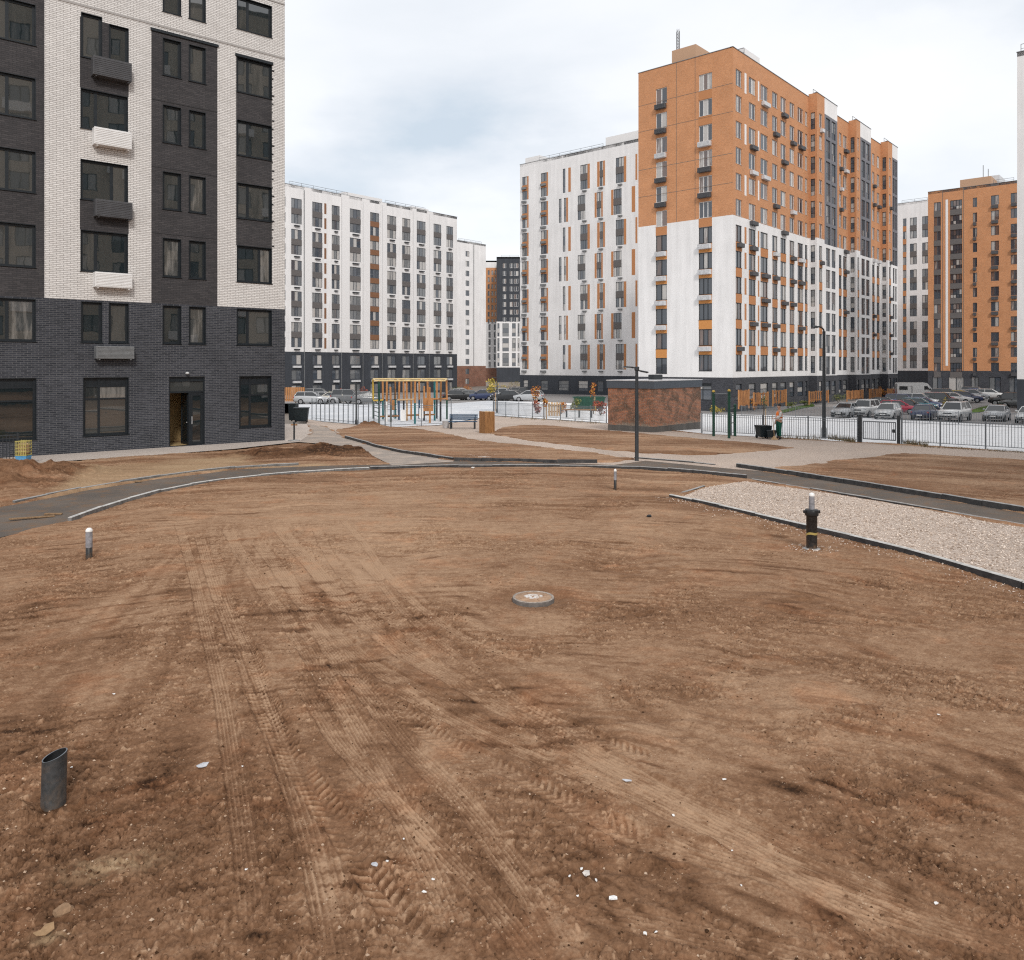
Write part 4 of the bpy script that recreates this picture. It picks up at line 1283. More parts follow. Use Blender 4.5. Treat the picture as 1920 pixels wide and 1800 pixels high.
# ===== 4. far blocks in the gap =====
f = Fac(((953 - CX) / F * 285, 285), (1, 0))
b = Bld('grey_tower', f.P(0, 0)[:2], 'far dark grey tower above white glazed floors in the gap between blocks')
zt, zm, zb = f.zp(953, 482), f.zp(953, 603), f.zp(953, 689)
a0, a1 = f.ap(931), f.ap(1000)
ops = []
for x0, x1 in ((943, 949), (956, 962), (964, 972), (978, 986)):
    for i in range(8):
        z = zt - 2.2 - i * 2.75
        ops.append((f.ap(x0), f.ap(x1), z - 1.7, z)); b.opening(f, f.ap(x0), f.ap(x1), z - 1.7, z, 'two', 0.1, M['frame_pale'], M['glass_warm'], False)
for x0, x1 in ((932.5, 936.5), (942, 954), (960, 967), (970.5, 974), (980, 990)):
    for i in range(3):
        z = zm - 0.6 - i * 5.3
        ops.append((f.ap(x0), f.ap(x1), z - 4.7, z)); b.opening(f, f.ap(x0), f.ap(x1), z - 4.7, z, 'tall', 0.1, M['frame_grey'], M['glass_far'], False)
b.wall(f, a0, a1, -4, zt, ops, lambda a, z: 'grey_wall' if z > zm else ('base_wall' if z < zb else 'white_wall'), 0.15, bz=[zm, zb])
b.shell(f, a0, a1, -4, zt, 16, 'grey_wall'); b.coping(f, a0, a1, zt)
b.rail(f, f.ap(940), f.ap(972), zt)
b.finish({'grey_wall': M['render_grey'], 'white_wall': M['render_white'], 'base_wall': M['render_grey'], 'roof': M['roofing'], 'coping': M['metal_grey'], 'roof_railing': M['metal_grey']})
f = Fac(((920 - CX) / F * 300, 300), (1, 0))
b = Bld('orange_tower', f.P(0, 0)[:2], 'far sliver of an orange striped tower beside the dark grey tower')
zt, zm, zb = f.zp(920, 489), f.zp(920, 604), f.zp(920, 690)
a0, a1 = f.ap(903), f.ap(932)
ops = []
for x0, x1 in ((906, 910), (914.5, 918), (921.5, 925), (927.5, 930)):
    for i in range(8):
        z = zt - 3.6 - i * 2.6
        ops.append((f.ap(x0), f.ap(x1), z - 1.7, z)); b.opening(f, f.ap(x0), f.ap(x1), z - 1.7, z, 'two', 0.1, M['frame_grey'], M['glass_far'], False)
for x0, x1 in ((906, 910), (916, 920), (926, 930)):
    for i in range(6):
        z = zm - 0.8 - i * 2.8
        ops.append((f.ap(x0), f.ap(x1), z - 2.2, z)); b.opening(f, f.ap(x0), f.ap(x1), z - 2.2, z, 'two', 0.1, M['frame_grey'], M['glass_far'], False)
b.wall(f, a0, a1, -4, zt, ops, lambda a, z: 'base_wall' if z < zb else ('orange_wall' if zm < z < zt - 2.6 else 'white_wall'), 0.15, bz=[zb, zm, zt - 2.6])
b.shell(f, a0, a1, -4, zt, 16, 'white_wall'); b.coping(f, a0, a1, zt)
b.finish({'orange_wall': M['brick_orange'], 'white_wall': M['render_white'], 'base_wall': M['brick_red'], 'roof': M['roofing'], 'coping': M['metal_grey']})

# ===== 5. white block with staggered orange panels =====
O5 = ((1160 - CX) / F * 149, 149)
f = Fac(O5, U2)
b = Bld('panelled_apartment_block', f.P(-10, 0)[:2], 'white apartment block with staggered window pairs and orange panels beside the big orange block')
zb, zt = f.zp(975, 703), f.zp(975, 309)
aL, aR = f.ap(975), f.ap(1260)
pitch = (f.zp(1162, 295) - f.zp(1162, 645)) / 6
zT = f.zp(1162, 295)
ops = []
def w5(x0, x1, z0, z1, kind='two'):
    a0, a1 = f.ap(x0), f.ap(x1)
    ops.append((a0, a1, z0, z1)); b.opening(f, a0, a1, z0, z1, kind, 0.1, M['frame_grey'], M['glass_far'], False)
def p5(x0, x1, z0, z1, key='orange_panel'):
    f.box(b.new(key), f.ap(x0), f.ap(x1), z0, z1, -0.02, 0.015)
for i in range(7):
    t_ = zT - i * pitch; u0 = t_ - 1.75; v1 = t_ - 2.95; v0 = t_ - 4.75
    odd = i % 2 == 0
    for (x0, x1) in ((979, 988.5), (1014, 1025)):
        w5(x0, x1, u0, t_); w5(x0, x1, v0, v1)
        p5(x0, x1, v1 + 0.004, u0 - 0.004)
        p5(x1 + 0.15, x1 + 2.6, v0, t_)
        f.box(b.new('air_conditioner_rack'), f.ap(x0 + 1), f.ap(x1 - 1), v0 - 0.65, v0 - 0.25, 0.01, 0.45)
        f.box(b.new('air_conditioner_rack'), f.ap(x0 + 1), f.ap(x1 - 1), v1 + 0.3, v1 + 0.75, 0.02, 0.45)
    for x0, x1 in (((1055, 1060),) if odd else ((1047.6, 1052.8), (1057.2, 1061.5))): w5(x0, x1, v0, t_, 'tall')
    p5(*((1065.6, 1070.2) if odd else (1061.8, 1065)), v0, t_)
    x0, x1 = (1088, 1101.5) if odd else (1083, 1097.5)
    w5(x0, x1, u0, t_, 'three'); w5(x0, x1, v0, v1, 'three'); p5(x0, x1, v1 + .004, u0 - .004, 'grey_spandrel')
    if odd: p5(x1 + 0.2, x1 + 4.4, v0, t_)
    if odd:
        x0, x1 = 1124.5, 1130.8; p5(1119.8, 1124.3, v0, t_); p5(1131, 1134.3, v0, t_)
    else:
        x0, x1 = 1119, 1127.5; p5(1115, 1118.8, v0, t_); p5(1127.7, 1130.2, v0, t_)
    w5(x0, x1, u0, t_); w5(x0, x1, v0, v1); p5(x0, x1, v1 + .004, u0 - .004, 'grey_spandrel')
    x0, x1 = (1154.5, 1169.5) if odd else (1150.2, 1165.5)
    w5(x0, x1, u0, t_, 'three'); w5(x0, x1, v0, v1, 'three'); p5(x0, x1, v1 + .004, u0 - .004, 'grey_spandrel')
    if odd: p5(1169.8, 1174.2, v0, t_)
    else: p5(1146, 1150, v0, t_)
    p5(*((1191.5, 1195) if odd else (1184.5, 1191)), v0, t_)
    for x0 in (1093, 1124, 1160): f.box(b.new('air_conditioner_rack'), f.ap(x0), f.ap(x0 + 7), v0 - 0.5, v0 - 0.25, 0.01, 0.4)
for x0, x1 in ((981, 990), (1014, 1027), (1047, 1066), (1084, 1102), (1119, 1131), (1150, 1170)):
    w5(x0, x1, zg(155) + 0.7, zb - 1.0, 'tall')
b.wall(f, aL, aR, zg(155) - 1.5, zt, ops, lambda a, z: 'base_wall' if z < zb else 'wall', 0.13, bz=[zb])
b.shell(f, aL, aR, zg(155) - 1.5, zt, 14, 'wall'); b.coping(f, aL, aR, zt)
for x0, x1, y0 in ((1130, 1250, 262), (979, 1006, 297)):
    f.box(b.new('roof_house'), f.ap(x0), f.ap(x1), zt - 0.5, f.zp(x0, y0) + (0.6 if x0 > 1000 else 0.2), -8, -1.0)
b.rail(f, f.ap(1008), f.ap(1128), zt)
b.finish({'wall': M['render_white'], 'base_wall': M['render_grey'], 'roof': M['roofing'], 'coping': M['metal_grey'], 'orange_panel': M['panel_orange'], 'grey_spandrel': M['spandrel'], 'air_conditioner_rack': M['metal_grey'], 'roof_house': M['render_white'], 'roof_railing': M['metal_grey']})

# ===== 6. big orange and white block =====
O6 = ((1374 - CX) / F * 92, 92)
fl_ = Fac(O6, U2); fr = Fac(O6, U1)
b = Bld('orange_apartment_block', (O6[0] + 3, O6[1] + 12), 'big corner block with orange brick upper floors over white lower floors')
zo, zb, zt = fl_.zp(1370, 403), fl_.zp(1370, 708), fl_.zp(1370, 89)
zg6 = zg(92) - 0.8
pit = (fl_.zp(1322, 138) - fl_.zp(1322, 665)) / 11
zw = fl_.zp(1322, 138)
aL = fl_.ap(1197)
ops = []
for x0, x1, dz in ((1229.5, 1250.5, 0.35), (1310, 1335, 0.0)):
    a0, a1 = fl_.ap(x0), fl_.ap(x1)
    for i in range(12):
        z = zw - pit * i - dz
        up = i < 6
        ops.append((a0, a1, z - 1.95, z))
        b.opening(fl_, a0, a1, z - 1.95, z, 'three' if x0 > 1300 else 'two', 0.11, M['frame_pale'] if up else M['frame_dark'], M['glass_warm'], True)
        if i < 11:
            key = 'brown_spandrel' if up else 'ochre_panel'
            fl_.box(b.new(key), a0, a1, z - pit + 0.004, z - 1.954, -0.02, 0.012)
            dark = (i in (0, 1, 3, 4) if x0 < 1300 else i in (3, 4))
            if dark or (not up and (i + (x0 > 1300)) not in (10,)) or i == 2:
                bk = b.new('basket')
                fl_.box(bk, a0 + 0.05, a1 - 0.05, z - 2.62, z - 2.05, 0.016, 0.48, 0 if up and i != 2 else 1, 0.02)
                for q in range(7): fl_.box(bk, a0 + 0.1, a1 - 0.1, z - 2.58 + q * 0.075, z - 2.555 + q * 0.075, 0.482, 0.495, 0 if up and i != 2 else 1)
ops.append((fl_.ap(1308), fl_.ap(1334), zg6 + 1.3, zb - 0.7)); b.opening(fl_, *ops[-1], 'shop', 0.11, M['frame_dark'], M['glass_far'], False)
zf6 = lambda a, z: 'base_wall' if z < zb else ('white_wall' if z < zo else 'orange_wall')
b.wall(fl_, aL, 0, zg6, zt, ops, zf6, 0.16, bz=[zb, zo])
b.coping(fl_, aL, 0, zt)
for yy in (157, 210, 288, 343): fl_.box(b.new('joint_strip'), aL, -0.001, fl_.zp(1370, yy), fl_.zp(1370, yy) + 0.05, 0.001, 0.012)
for x0 in (1268, 1303): fl_.box(b.new('joint_strip'), fl_.ap(x0), fl_.ap(x0) + 0.05, zo + .02, zt - 0.02, 0.0015, 0.013)
# right face: sections of main wall, brick bays and balcony stacks
BP = 1.15
fb = fr.shift(BP)
secs = [(1374, 1516, [(1379.5, 1391), (1404, 1417), (1426, 1440), (1448, 1458), (1463.5, 1474), (1480.5, 1489.5), (1495.5, 1506), (1509.5, 1514)]),
        (1569.5, 1591, [(1573, 1578), (1581, 1588)]), (1632.5, 1651, [(1635.5, 1640), (1644, 1649)])]
bays = [(1516, 1531, 1546, 1570), (1591, 1600, 1613, 1633), (1651, 1659, 1673, 1683)]
aE = fr.ap(1683)
rn = random.Random(5)
def rface(F_, x0, x1, cols, x_is_bay=False, ztt=zt, zfn=zf6, bal=False, orange=True):
    ops = []
    A0, A1 = F_.ap(x0), F_.ap(x1)
    for c0, c1 in cols:
        a0, a1 = F_.ap(c0), F_.ap(c1)
        for i in range(12):
            z = zw - pit * i
            up = z - 1 > zo
            if bal:
                q0, q1 = z - 2.55, z
            else:
                q0, q1 = z - 1.95, z
            ops.append((a0, a1, q0, q1))
            b.opening(F_, a0, a1, q0, q1, 'balc' if bal else 'two', 0.11, M['frame_grey'] if bal else (M['frame_pale'] if up else M['frame_dark']), M['glass_warm'], not bal)
            if not bal and not up and i < 11:
                F_.box(b.new('orange_panel'), a0, a1, z - pit + 0.004, z - 1.956, -0.02, 0.012)
            if not bal and a1 - a0 > 0.9 and rn.random() < 0.42 and i < 11:
                F_.box(b.new('basket'), a0 + 0.2, a1 - 0.15, z - 2.6, z - 2.12, 0.016, 0.46, 0 if rn.random() < 0.8 else 1, 0.02)
        # ground floor
        ops.append((a0, a1, zg6 + 1.3, zb - 0.75)); b.opening(F_, a0, a1, zg6 + 1.3, zb - 0.75, 'tall', 0.11, M['frame_dark'], M['glass_far'], False)
    b.wall(F_, A0, A1, zg6 - 0.6, ztt, ops, zfn, 0.16, bz=[zb, zo, ztt - 2.2])
    b.coping(F_, A0, A1, ztt)
for x0, x1, cols in secs: rface(fr, x0, x1, cols)
for k, (x0, x1, x2, x3) in enumerate(bays):
    # a of the bay's near corner on the main plane and on the front plane
    aa = fr.ap(x0) ; ab = aa
    a_f1, a_f2 = fb.ap(x2), fb.ap(x3)
    side = Fac(fr.P(aa, 0)[:2], (fr.n[0], fr.n[1]))
    sw = [(0.30, 0.85)]
    ops = []
    for i in range(12):
        z = zw - pit * i
        ops.append((0.28, 0.88, z - 2.3, z)); b.opening(side, 0.28, 0.88, z - 2.3, z, 'tall', 0.10, M['frame_dark'], M['glass_far'], False)
    b.wall(side, 0, BP, zg6 - 0.6, zt + 0.35, ops, zf6, 0.14, bz=[zb, zo])
    rface_cols = [(x1 + (x2 - x1) * 0.28, x1 + (x2 - x1) * 0.72)]
    xb0 = CX + F * fb.P(aa, 0).x / fb.P(aa, 0).y
    rface(fb, xb0, x2, [(xb0 + (x2 - xb0) * 0.30, xb0 + (x2 - xb0) * 0.70)], ztt=zt + 0.35)
    zc = zt + 0.35
    zfb = lambda a, z: 'base_wall' if z < zb else ('white_wall' if z < zo - 0.6 or z > zc - 2.2 else 'grey_wall')
    rface(fb, x2, x3, [(x2 + (x3 - x2) * 0.12, x2 + (x3 - x2) * 0.46), (x2 + (x3 - x2) * 0.56, x2 + (x3 - x2) * 0.88)], ztt=zc, zfn=zfb, bal=(k < 3))
    far_side = Fac(fb.P(a_f2, 0)[:2], (-fr.n[0], -fr.n[1]))
    b.wall(far_side, 0, BP, zg6 - 0.6, zc, [], zf6, bz=[zb, zo])
    q = [fr.P(aa, zt, 0), fb.P(aa, zt), fb.P(a_f2, zt), fr.P(a_f2, zt)]
    b.mb('roof').face([(p.x, p.y, zt - 0.05) for p in q])
    b.rail(fb, aa + 1, a_f2 - 1, zc, o=-0.9, h=0.9)
    fb.box(b.new('roof_house'), aa + 0.5, a_f2 - 2.5, zt - .5, zt + 1.5, -6, -3.2)
# accent strips between the first columns
for x0, x1 in ((1396, 1399.5), (1421, 1423.5)):
    for i in range(12):
        z = zw - pit * i
        if z < zo: fr.box(b.new('orange_panel'), fr.ap(x0), fr.ap(x1), z - 1.95, z, -0.02, 0.013)
        elif i % 2 == 0: fr.box(b.new('pale_strip'), fr.ap(x0), fr.ap(x1), z - 2.3, z + 0.1, -0.02, 0.013)
# hidden back and roof
P_ = [fl_.P(0, 0), fr.P(aE, 0), fr.P(aE, 0) + (fl_.P(aL, 0) - fl_.P(0, 0)), fl_.P(aL, 0)]
for q, r in ((P_[1], P_[2]), (P_[2], P_[3])):
    l = (r - q).length
    b.mb('orange_wall').face([(q.x, q.y, zo), (r.x, r.y, zo), (r.x, r.y, zt), (q.x, q.y, zt)], 0, [(0, zo), (l, zo), (l, zt), (0, zt)])
    b.mb('white_wall').face([(q.x, q.y, zg6 - 1), (r.x, r.y, zg6 - 1), (r.x, r.y, zo), (q.x, q.y, zo)], 0, [(0, 0), (l, 0), (l, zo), (0, zo)])
b.mb('roof').face([(p.x, p.y, zt - 0.4) for p in P_])
fl_.box(b.mb('brick_roof_house'), fl_.ap(1257), fl_.ap(1302), zt - 0.4, fl_.zp(1300, 97) + 1.0, -6, -0.35)
fl_.box(b.new('roof_house'), fl_.ap(1312), fl_.ap(1362), zt - 0.4, zt + 1.5, -9, -4.5)
b.rail(fl_, fl_.ap(1306), fl_.ap(1370), zt, o=-3.5, h=1.0)
m = b.mb('antenna')
pa = fl_.P(fl_.ap(1262), 0, -1.2)
for dx, dy in ((-.14, -.14), (.14, -.14), (.14, .14), (-.14, .14)):
    m.tube((pa.x + dx, pa.y + dy, zt), (pa.x + dx, pa.y + dy, zt + 4.3), 0.05, n=5)
for k in range(11):
    z = zt + 0.2 + k * 0.4
    for (x1_, y1_), (x2_, y2_) in zip(((-.14, -.14), (.14, -.14), (.14, .14), (-.14, .14)), ((.14, -.14), (.14, .14), (-.14, .14), (-.14, -.14))):
        m.tube((pa.x + x1_, pa.y + y1_, z), (pa.x + x2_, pa.y + y2_, z + 0.35), 0.025, n=4)
b.finish({'orange_wall': M['brick_orange'], 'white_wall': M['render_white'], 'base_wall': M['brick_black'], 'grey_wall': M['clad_grey'], 'roof': M['roofing'], 'coping': M['metal_grey'], 'orange_panel': M['panel_orange'], 'ochre_panel': M['panel_ochre'], 'brown_spandrel': M['panel_orange'], 'basket': [M['basket_dark'], M['metal_light']], 'joint_strip': M['brick_red'], 'pale_strip': M['render_white'], 'roof_railing': M['metal_grey'], 'roof_house': M['render_white'], 'brick_roof_house': M['brick_orange'], 'antenna': M['metal_grey']})

# ===== 7. white block in the gap on the right =====
f = Fac(((1712 - CX) / F * 195, 195), U2)
b = Bld('white_tower', f.P(0, 0)[:2], 'white tower with dark window strips squeezed between the two orange blocks')
zt, zb = f.zp(1700, 380), f.zp(1700, 695)
aL, aR = f.ap(1655), f.ap(1790)
ops = []
ph = (f.zp(1712, 408) - f.zp(1712, 676)) / 11
for x0, x1, key in ((1693, 1699.5, 'orange_panel'), (1706, 1719, 'grey_spandrel'), (1729, 1740, 'grey_spandrel')):
    for i in range(12):
        z = f.zp(1712, 408) - i * ph
        ops.append((f.ap(x0), f.ap(x1), z - 1.9, z)); b.opening(f, f.ap(x0), f.ap(x1), z - 1.9, z, 'two', 0.1, M['frame_grey'], M['glass_far'], False)
        if i < 11 and (i % 2 == 0 or x0 < 1700): f.box(b.new(key), f.ap(x0), f.ap(x1), z - ph + .004, z - 1.904, -.02, 0.015)
b.wall(f, aL, aR, zg(195) - 1.5, zt, ops, lambda a, z: 'base_wall' if z < zb else 'wall', 0.13, bz=[zb])
b.shell(f, aL, aR, zg(195) - 1.5, zt, 14, 'wall'); b.coping(f, aL, aR, zt)
b.rail(f, f.ap(1690), f.ap(1738), zt)
b.finish({'wall': M['render_white'], 'base_wall': M['render_grey'], 'roof': M['roofing'], 'coping': M['metal_grey'], 'orange_panel': M['panel_orange'], 'grey_spandrel': M['spandrel'], 'roof_railing': M['metal_grey']})

# ===== 8. orange block on the right =====
f = Fac(((1860 - CX) / F * 156, 156), U2)
b = Bld('orange_brick_block', f.P(0, 0)[:2], 'plain orange brick block with a dark base beyond the parked cars at the right')
zt, zb = f.zp(1742, 360), f.zp(1742, 695)
aL, aR = f.ap(1740), f.ap(1990)
zw8 = f.zp(1866, 366); p8 = (zw8 - f.zp(1866, 680)) / 11
ops = []
for x0, x1, kind in ((1751, 1764, 'two'), (1781.5, 1804, 'balc'), (1824, 1832, 'two'), (1858, 1873, 'two'), (1895, 1908, 'two'), (1930, 1945, 'two')):
    a0, a1 = f.ap(x0), f.ap(x1)
    for i in range(12):
        z = zw8 - i * p8
        ops.append((a0, a1, z - 1.85, z)); b.opening(f, a0, a1, z - 1.85, z, kind, 0.1, M['frame_dark'] if kind == 'balc' else M['frame_grey'], M['glass_warm'], False)
        if kind == 'balc' or x0 < 1760: f.box(b.new('grey_spandrel'), a0, a1, z - p8 + .004, z - 1.854, -.02, 0.03)
        elif (i * 7 + int(x0)) % 3: f.box(b.new('basket'), a0 + .1, a1 - .1, z - 2.55, z - 1.95, 0.01, 0.45)
    ops.append((a0 - .3, a1 + .3, zg(156) + 0.5, zb - 1.2)); b.opening(f, *ops[-1], 'two', 0.1, M['frame_dark'], M['glass_far'], False)
b.wall(f, aL, aR, zg(156) - 1.5, zt, ops, lambda a, z: 'base_wall' if z < zb else 'wall', 0.14, bz=[zb])
b.shell(f, aL, aR, zg(156) - 1.5, zt, 15, 'wall'); b.coping(f, aL, aR, zt)
f.box(b.mb('white_strip'), f.ap(1773), f.ap(1777.5), zb + 1, zw8 + 0.3, 0.002, 0.03)
for x0 in (1767, 1806): f.box(b.mb('brown_strip'), f.ap(x0), f.ap(x0 + 1), zb, zt - .1, 0.002, 0.03)
f.box(b.mb('brick_roof_house'), f.ap(1800), f.ap(1858), zt - .4, f.zp(1803, 341) + .4, -6, -0.02)
f.box(b.new('roof_house'), f.ap(1803), f.ap(1862), zt - .4, f.zp(1803, 331) + .6, -12, -6.1)
b.rail(f, f.ap(1862), f.ap(1900), zt)
m = b.mb('antenna')
for dx in (0, 0.9): m.tube(f.P(f.ap(1829) + dx, zt, -7), f.P(f.ap(1829) + dx, zt + 5.4 - dx, -7), 0.07, n=5)
b.finish({'wall': M['brick_orange'], 'base_wall': M['brick_black'], 'roof': M['roofing'], 'coping': M['metal_grey'], 'grey_spandrel': M['spandrel'], 'basket': M['basket_dark'], 'white_strip': M['render_white'], 'brown_strip': M['brick_red'], 'brick_roof_house': M['brick_orange'], 'roof_house': M['metal_light'], 'roof_railing': M['metal_grey'], 'antenna': M['metal_grey']})

# ===== 9. white block cut by the right edge =====
f = Fac(((1907 - CX) / F * 91, 91), U2)
b = Bld('white_corner_block', f.P(8, 0)[:2], 'tall white block with a dark base cut off by the right edge of the view')
zt, zb = f.zp(1909, 98), f.zp(1909, 711)
aR = 18
ops = []
for a0 in (0.72, 5.2, 9.4, 13.5):
    for i in range(12):
        z = zt - 3.2 - i * 2.92
        ops.append((a0, a0 + 1.7, z - 1.9, z)); b.opening(f, a0, a0 + 1.7, z - 1.9, z, 'two', 0.1, M['frame_grey'], M['glass_far'], False)
        if i % 2 == 0 and i < 11: f.box(b.new('grey_spandrel'), a0, a0 + 1.7, z - 2.916, z - 1.904, -.02, 0.012)
    ops.append((a0, a0 + 1.7, zg(91) + 0.6, zb - 0.8)); b.opening(f, *ops[-1], 'shop', 0.1, M['frame_dark'], M['glass_far'], False)
b.wall(f, 0, aR, zg(91) - 1.2, zt, ops, lambda a, z: 'base_wall' if z < zb else 'wall', 0.14, bz=[zb])
b.shell(f, 0, aR, zg(91) - 1.2, zt, 15, 'wall'); b.coping(f, 0, aR, zt)
b.rail(f, 0.3, aR, zt, h=1.0)
b.finish({'wall': M['render_white'], 'base_wall': M['render_grey'], 'roof': M['roofing'], 'coping': M['metal_grey'], 'grey_spandrel': M['spandrel'], 'roof_railing': M['metal_grey']})

# ===== 10. the block across the yard, seen only mirrored in the near windows =====
f = Fac((52, 34), (-0.55, -0.835))
b = Bld('beige_apartment_block', f.P(20, 0)[:2], 'beige apartment block across the yard behind the viewpoint, mirrored in the windows')
ops = []
for k in range(17):
    a0 = 1.5 + k * 3.05
    for i in range(13):
        z = 3.2 + i * 3.0
        if (k * 5 + i * 3) % 7 == 0: f.box(b.mb('white_wall'), a0 - 0.2, a0 + 2.0, z - 2.9, z - 1.95, 0.01, 0.9)
        ops.append((a0, a0 + 1.8, z - 1.9, z)); b.opening(f, a0, a0 + 1.8, z - 1.9, z, 'two', 0.1, M['frame_dark'], M['glass_far'], False)
b.wall(f, 0, 54, -1, 45, ops, lambda a, z: 'base_wall' if z < 4 else 'wall', 0.14, bz=[4])
b.shell(f, 0, 54, -1, 45, 14, 'wall')
b.finish({'wall': m_render('beige_render', (0.56, 0.49, 0.41), 0.2), 'base_wall': M['brick_brown'], 'white_wall': M['render_white'], 'roof': M['roofing']}, maxn=0)

# ===== kiosk: the small brick substation =====
Kc = gp(1225, 811)
fl2 = Fac(Kc, U2); fr2 = Fac(Kc, U1)
b = Bld('brick_substation', Kc, 'small red brick substation with a dark flat roof edge behind the near lamp post')
z0 = zg(Kc[1]) - 0.3; zt = fl2.zp(1225, 729)
aL, aR = fl2.ap(1140), fr2.ap(1314)
kz = zg(Kc[1]) + 0.32
b.wall(fl2, aL, 0, z0, zt + .1, [], lambda a, z: 'plinth' if z < kz else 'wall', bz=[kz])
vent = (aR - 1.7, aR - 0.75, zt - 1.1, zt - 0.65)
b.wall(fr2, 0, aR, z0, zt + .1, [], lambda a, z: 'plinth' if z < kz else 'wall', bz=[kz])
P_ = [fr2.P(aR, 0), fr2.P(aR, 0) + (fl2.P(aL, 0) - fl2.P(0, 0)), fl2.P(aL, 0)]
for q, r in ((P_[0], P_[1]), (P_[1], P_[2])):
    l = (r - q).length
    b.mb('wall').face([(q.x, q.y, z0), (r.x, r.y, z0), (r.x, r.y, zt + .1), (q.x, q.y, zt + .1)], 0, [(0, z0), (l, z0), (l, zt), (0, zt)])
zr = fl2.zp(1225, 715)
m = b.mb('roof_fascia')
u = Vector((U1[0], U1[1], 0)); w_ = Vector((-U2[0], -U2[1], 0)); c0 = Vector((Kc[0], Kc[1], 0))
ov = 0.06
q = [c0 - u * ov - w_ * ov, c0 + u * (aR + ov) - w_ * ov, c0 + u * (aR + ov) + w_ * (-aL + ov), c0 - u * ov + w_ * (-aL + ov)]
m.mesh([(p.x, p.y, zt) for p in q] + [(p.x, p.y, zr) for p in q], [(3, 2, 1, 0), (4, 5, 6, 7), (0, 1, 5, 4), (1, 2, 6, 5), (2, 3, 7, 6), (3, 0, 4, 7)])
ov = 0.08
q = [c0 - u * ov - w_ * ov, c0 + u * (aR + ov) - w_ * ov, c0 + u * (aR + ov) + w_ * (-aL + ov), c0 - u * ov + w_ * (-aL + ov)]
b.mb('roof_flashing').mesh([(p.x, p.y, zr + 0.003) for p in q] + [(p.x, p.y, zr + 0.05) for p in q], [(3, 2, 1, 0), (4, 5, 6, 7), (0, 1, 5, 4), (1, 2, 6, 5), (2, 3, 7, 6), (3, 0, 4, 7)])
cp = c0 + u * (aR / 2) + w_ * (-aL / 2)
b.mb('roof_vent').box((cp.x, cp.y, zr + 0.2), (0.8, 0.5, 0.3), rz=0.7, bev=0.03)
t = NT('weathered_red_brick')
v = t.coord('UV')
br = t.n('ShaderNodeTexBrick'); t.l(v, br.inputs['Vector'])
for k_, val in (('Scale', 1.0), ('Brick Width', 0.26), ('Row Height', 0.08), ('Mortar Size', 0.012)): br.inputs[k_].default_value = val
br.inputs['Color1'].default_value = (0.46, 0.19, 0.10, 1); br.inputs['Color2'].default_value = (0.32, 0.13, 0.075, 1); br.inputs['Mortar'].default_value = (0.22, 0.17, 0.14, 1)
n = t.noise(v, 1.3, 6, 0.7, 0.5); n2 = t.noise(v, 9, 4, 0.6)
c = t.mix(t.ramp(n, [(0.44, 0.0), (0.60, 0.85)]), br.outputs['Color'], (0.105, 0.075, 0.055))
n4 = t.noise(v, 14, 3, 0.7)
c = t.mix(t.math('MULTIPLY', t.math('GREATER_THAN', n4, 0.60), 0.45), c, (0.45, 0.38, 0.31))
c = t.mix(t.math('MULTIPLY', t.math('LESS_THAN', n4, 0.38), 0.4), c, (0.08, 0.055, 0.045))
sp = t.n('ShaderNodeSeparateXYZ'); t.l(v, sp.inputs[0])
hh = t.math('ADD', sp.outputs['Y'], t.math('MULTIPLY', n, -1.1))
mud = t.ramp(t.math('ADD', hh, 0.9), [(0.42, 0.85), (0.72, 0.0)])
c = t.mix(mud, c, t.ramp(n2, [(0.3, (0.17, 0.14, 0.11)), (0.7, (0.40, 0.34, 0.28))]))
t.out(c, 0.9, 0.2, t.bump(t.math('SUBTRACT', 1.0, br.outputs['Fac']), 0.5, 0.012))
b.finish({'wall': t.mat, 'plinth': m_render('mud_splashed_plinth', (0.15, 0.14, 0.13), 0.4), 'roof_fascia': M['fascia'], 'roof_flashing': M['metal_light'], 'roof_vent': M['metal_dark']})
# ------------------------------------------------------------------ things on the plot
M['rail_grey'] = m_plain('grey_railing_paint', (0.15, 0.165, 0.18), 0.5, 0.4)
M['green_paint'] = m_plain('dark_green_paint', (0.008, 0.055, 0.035), 0.4, 0.45)
M['bin_plastic'] = m_plain('dark_bin_plastic', (0.012, 0.020, 0.024), 0.55, 0.4)
M['black_plastic'] = m_plain('black_pipe_plastic', (0.014, 0.014, 0.015), 0.42, 0.45, 0.3, 9.0)
M['grey_plastic'] = m_plain('grey_wrapped_plastic', (0.25, 0.25, 0.27), 0.35, 0.5, 0.35, 14.0)
M['white_plastic'] = m_plain('white_plastic', (0.78, 0.77, 0.75), 0.4, 0.4, 0.08)
M['yellow_tape'] = m_plain('yellow_tape', (0.42, 0.32, 0.10), 0.5, 0.4)
M['blue_plastic'] = m_plain('blue_plastic', (0.10, 0.33, 0.58), 0.5, 0.4)
M['yellow_mesh'] = m_plain('yellow_net', (0.42, 0.36, 0.12), 0.7, 0.3)
M['teal_paint'] = m_plain('teal_paint', (0.015, 0.13, 0.14), 0.45, 0.4)
M['blue_paint'] = m_plain('blue_paint', (0.02, 0.06, 0.12), 0.45, 0.4)
M['pale_yellow'] = m_plain('pale_yellow_paint', (0.66, 0.50, 0.24), 0.45, 0.4)
M['yellow_paint'] = m_plain('yellow_paint', (0.56, 0.37, 0.06), 0.45, 0.4)
M['rubber'] = m_plain('tyre_rubber', (0.012, 0.012, 0.013), 0.8, 0.2)
M['rim'] = m_plain('wheel_rim', (0.33, 0.33, 0.34), 0.35, 0.5, 0.1, 3.0, 0.6)
M['car_glass'] = m_plain('car_glass', (0.018, 0.022, 0.026), 0.04, 0.8, 0.1)
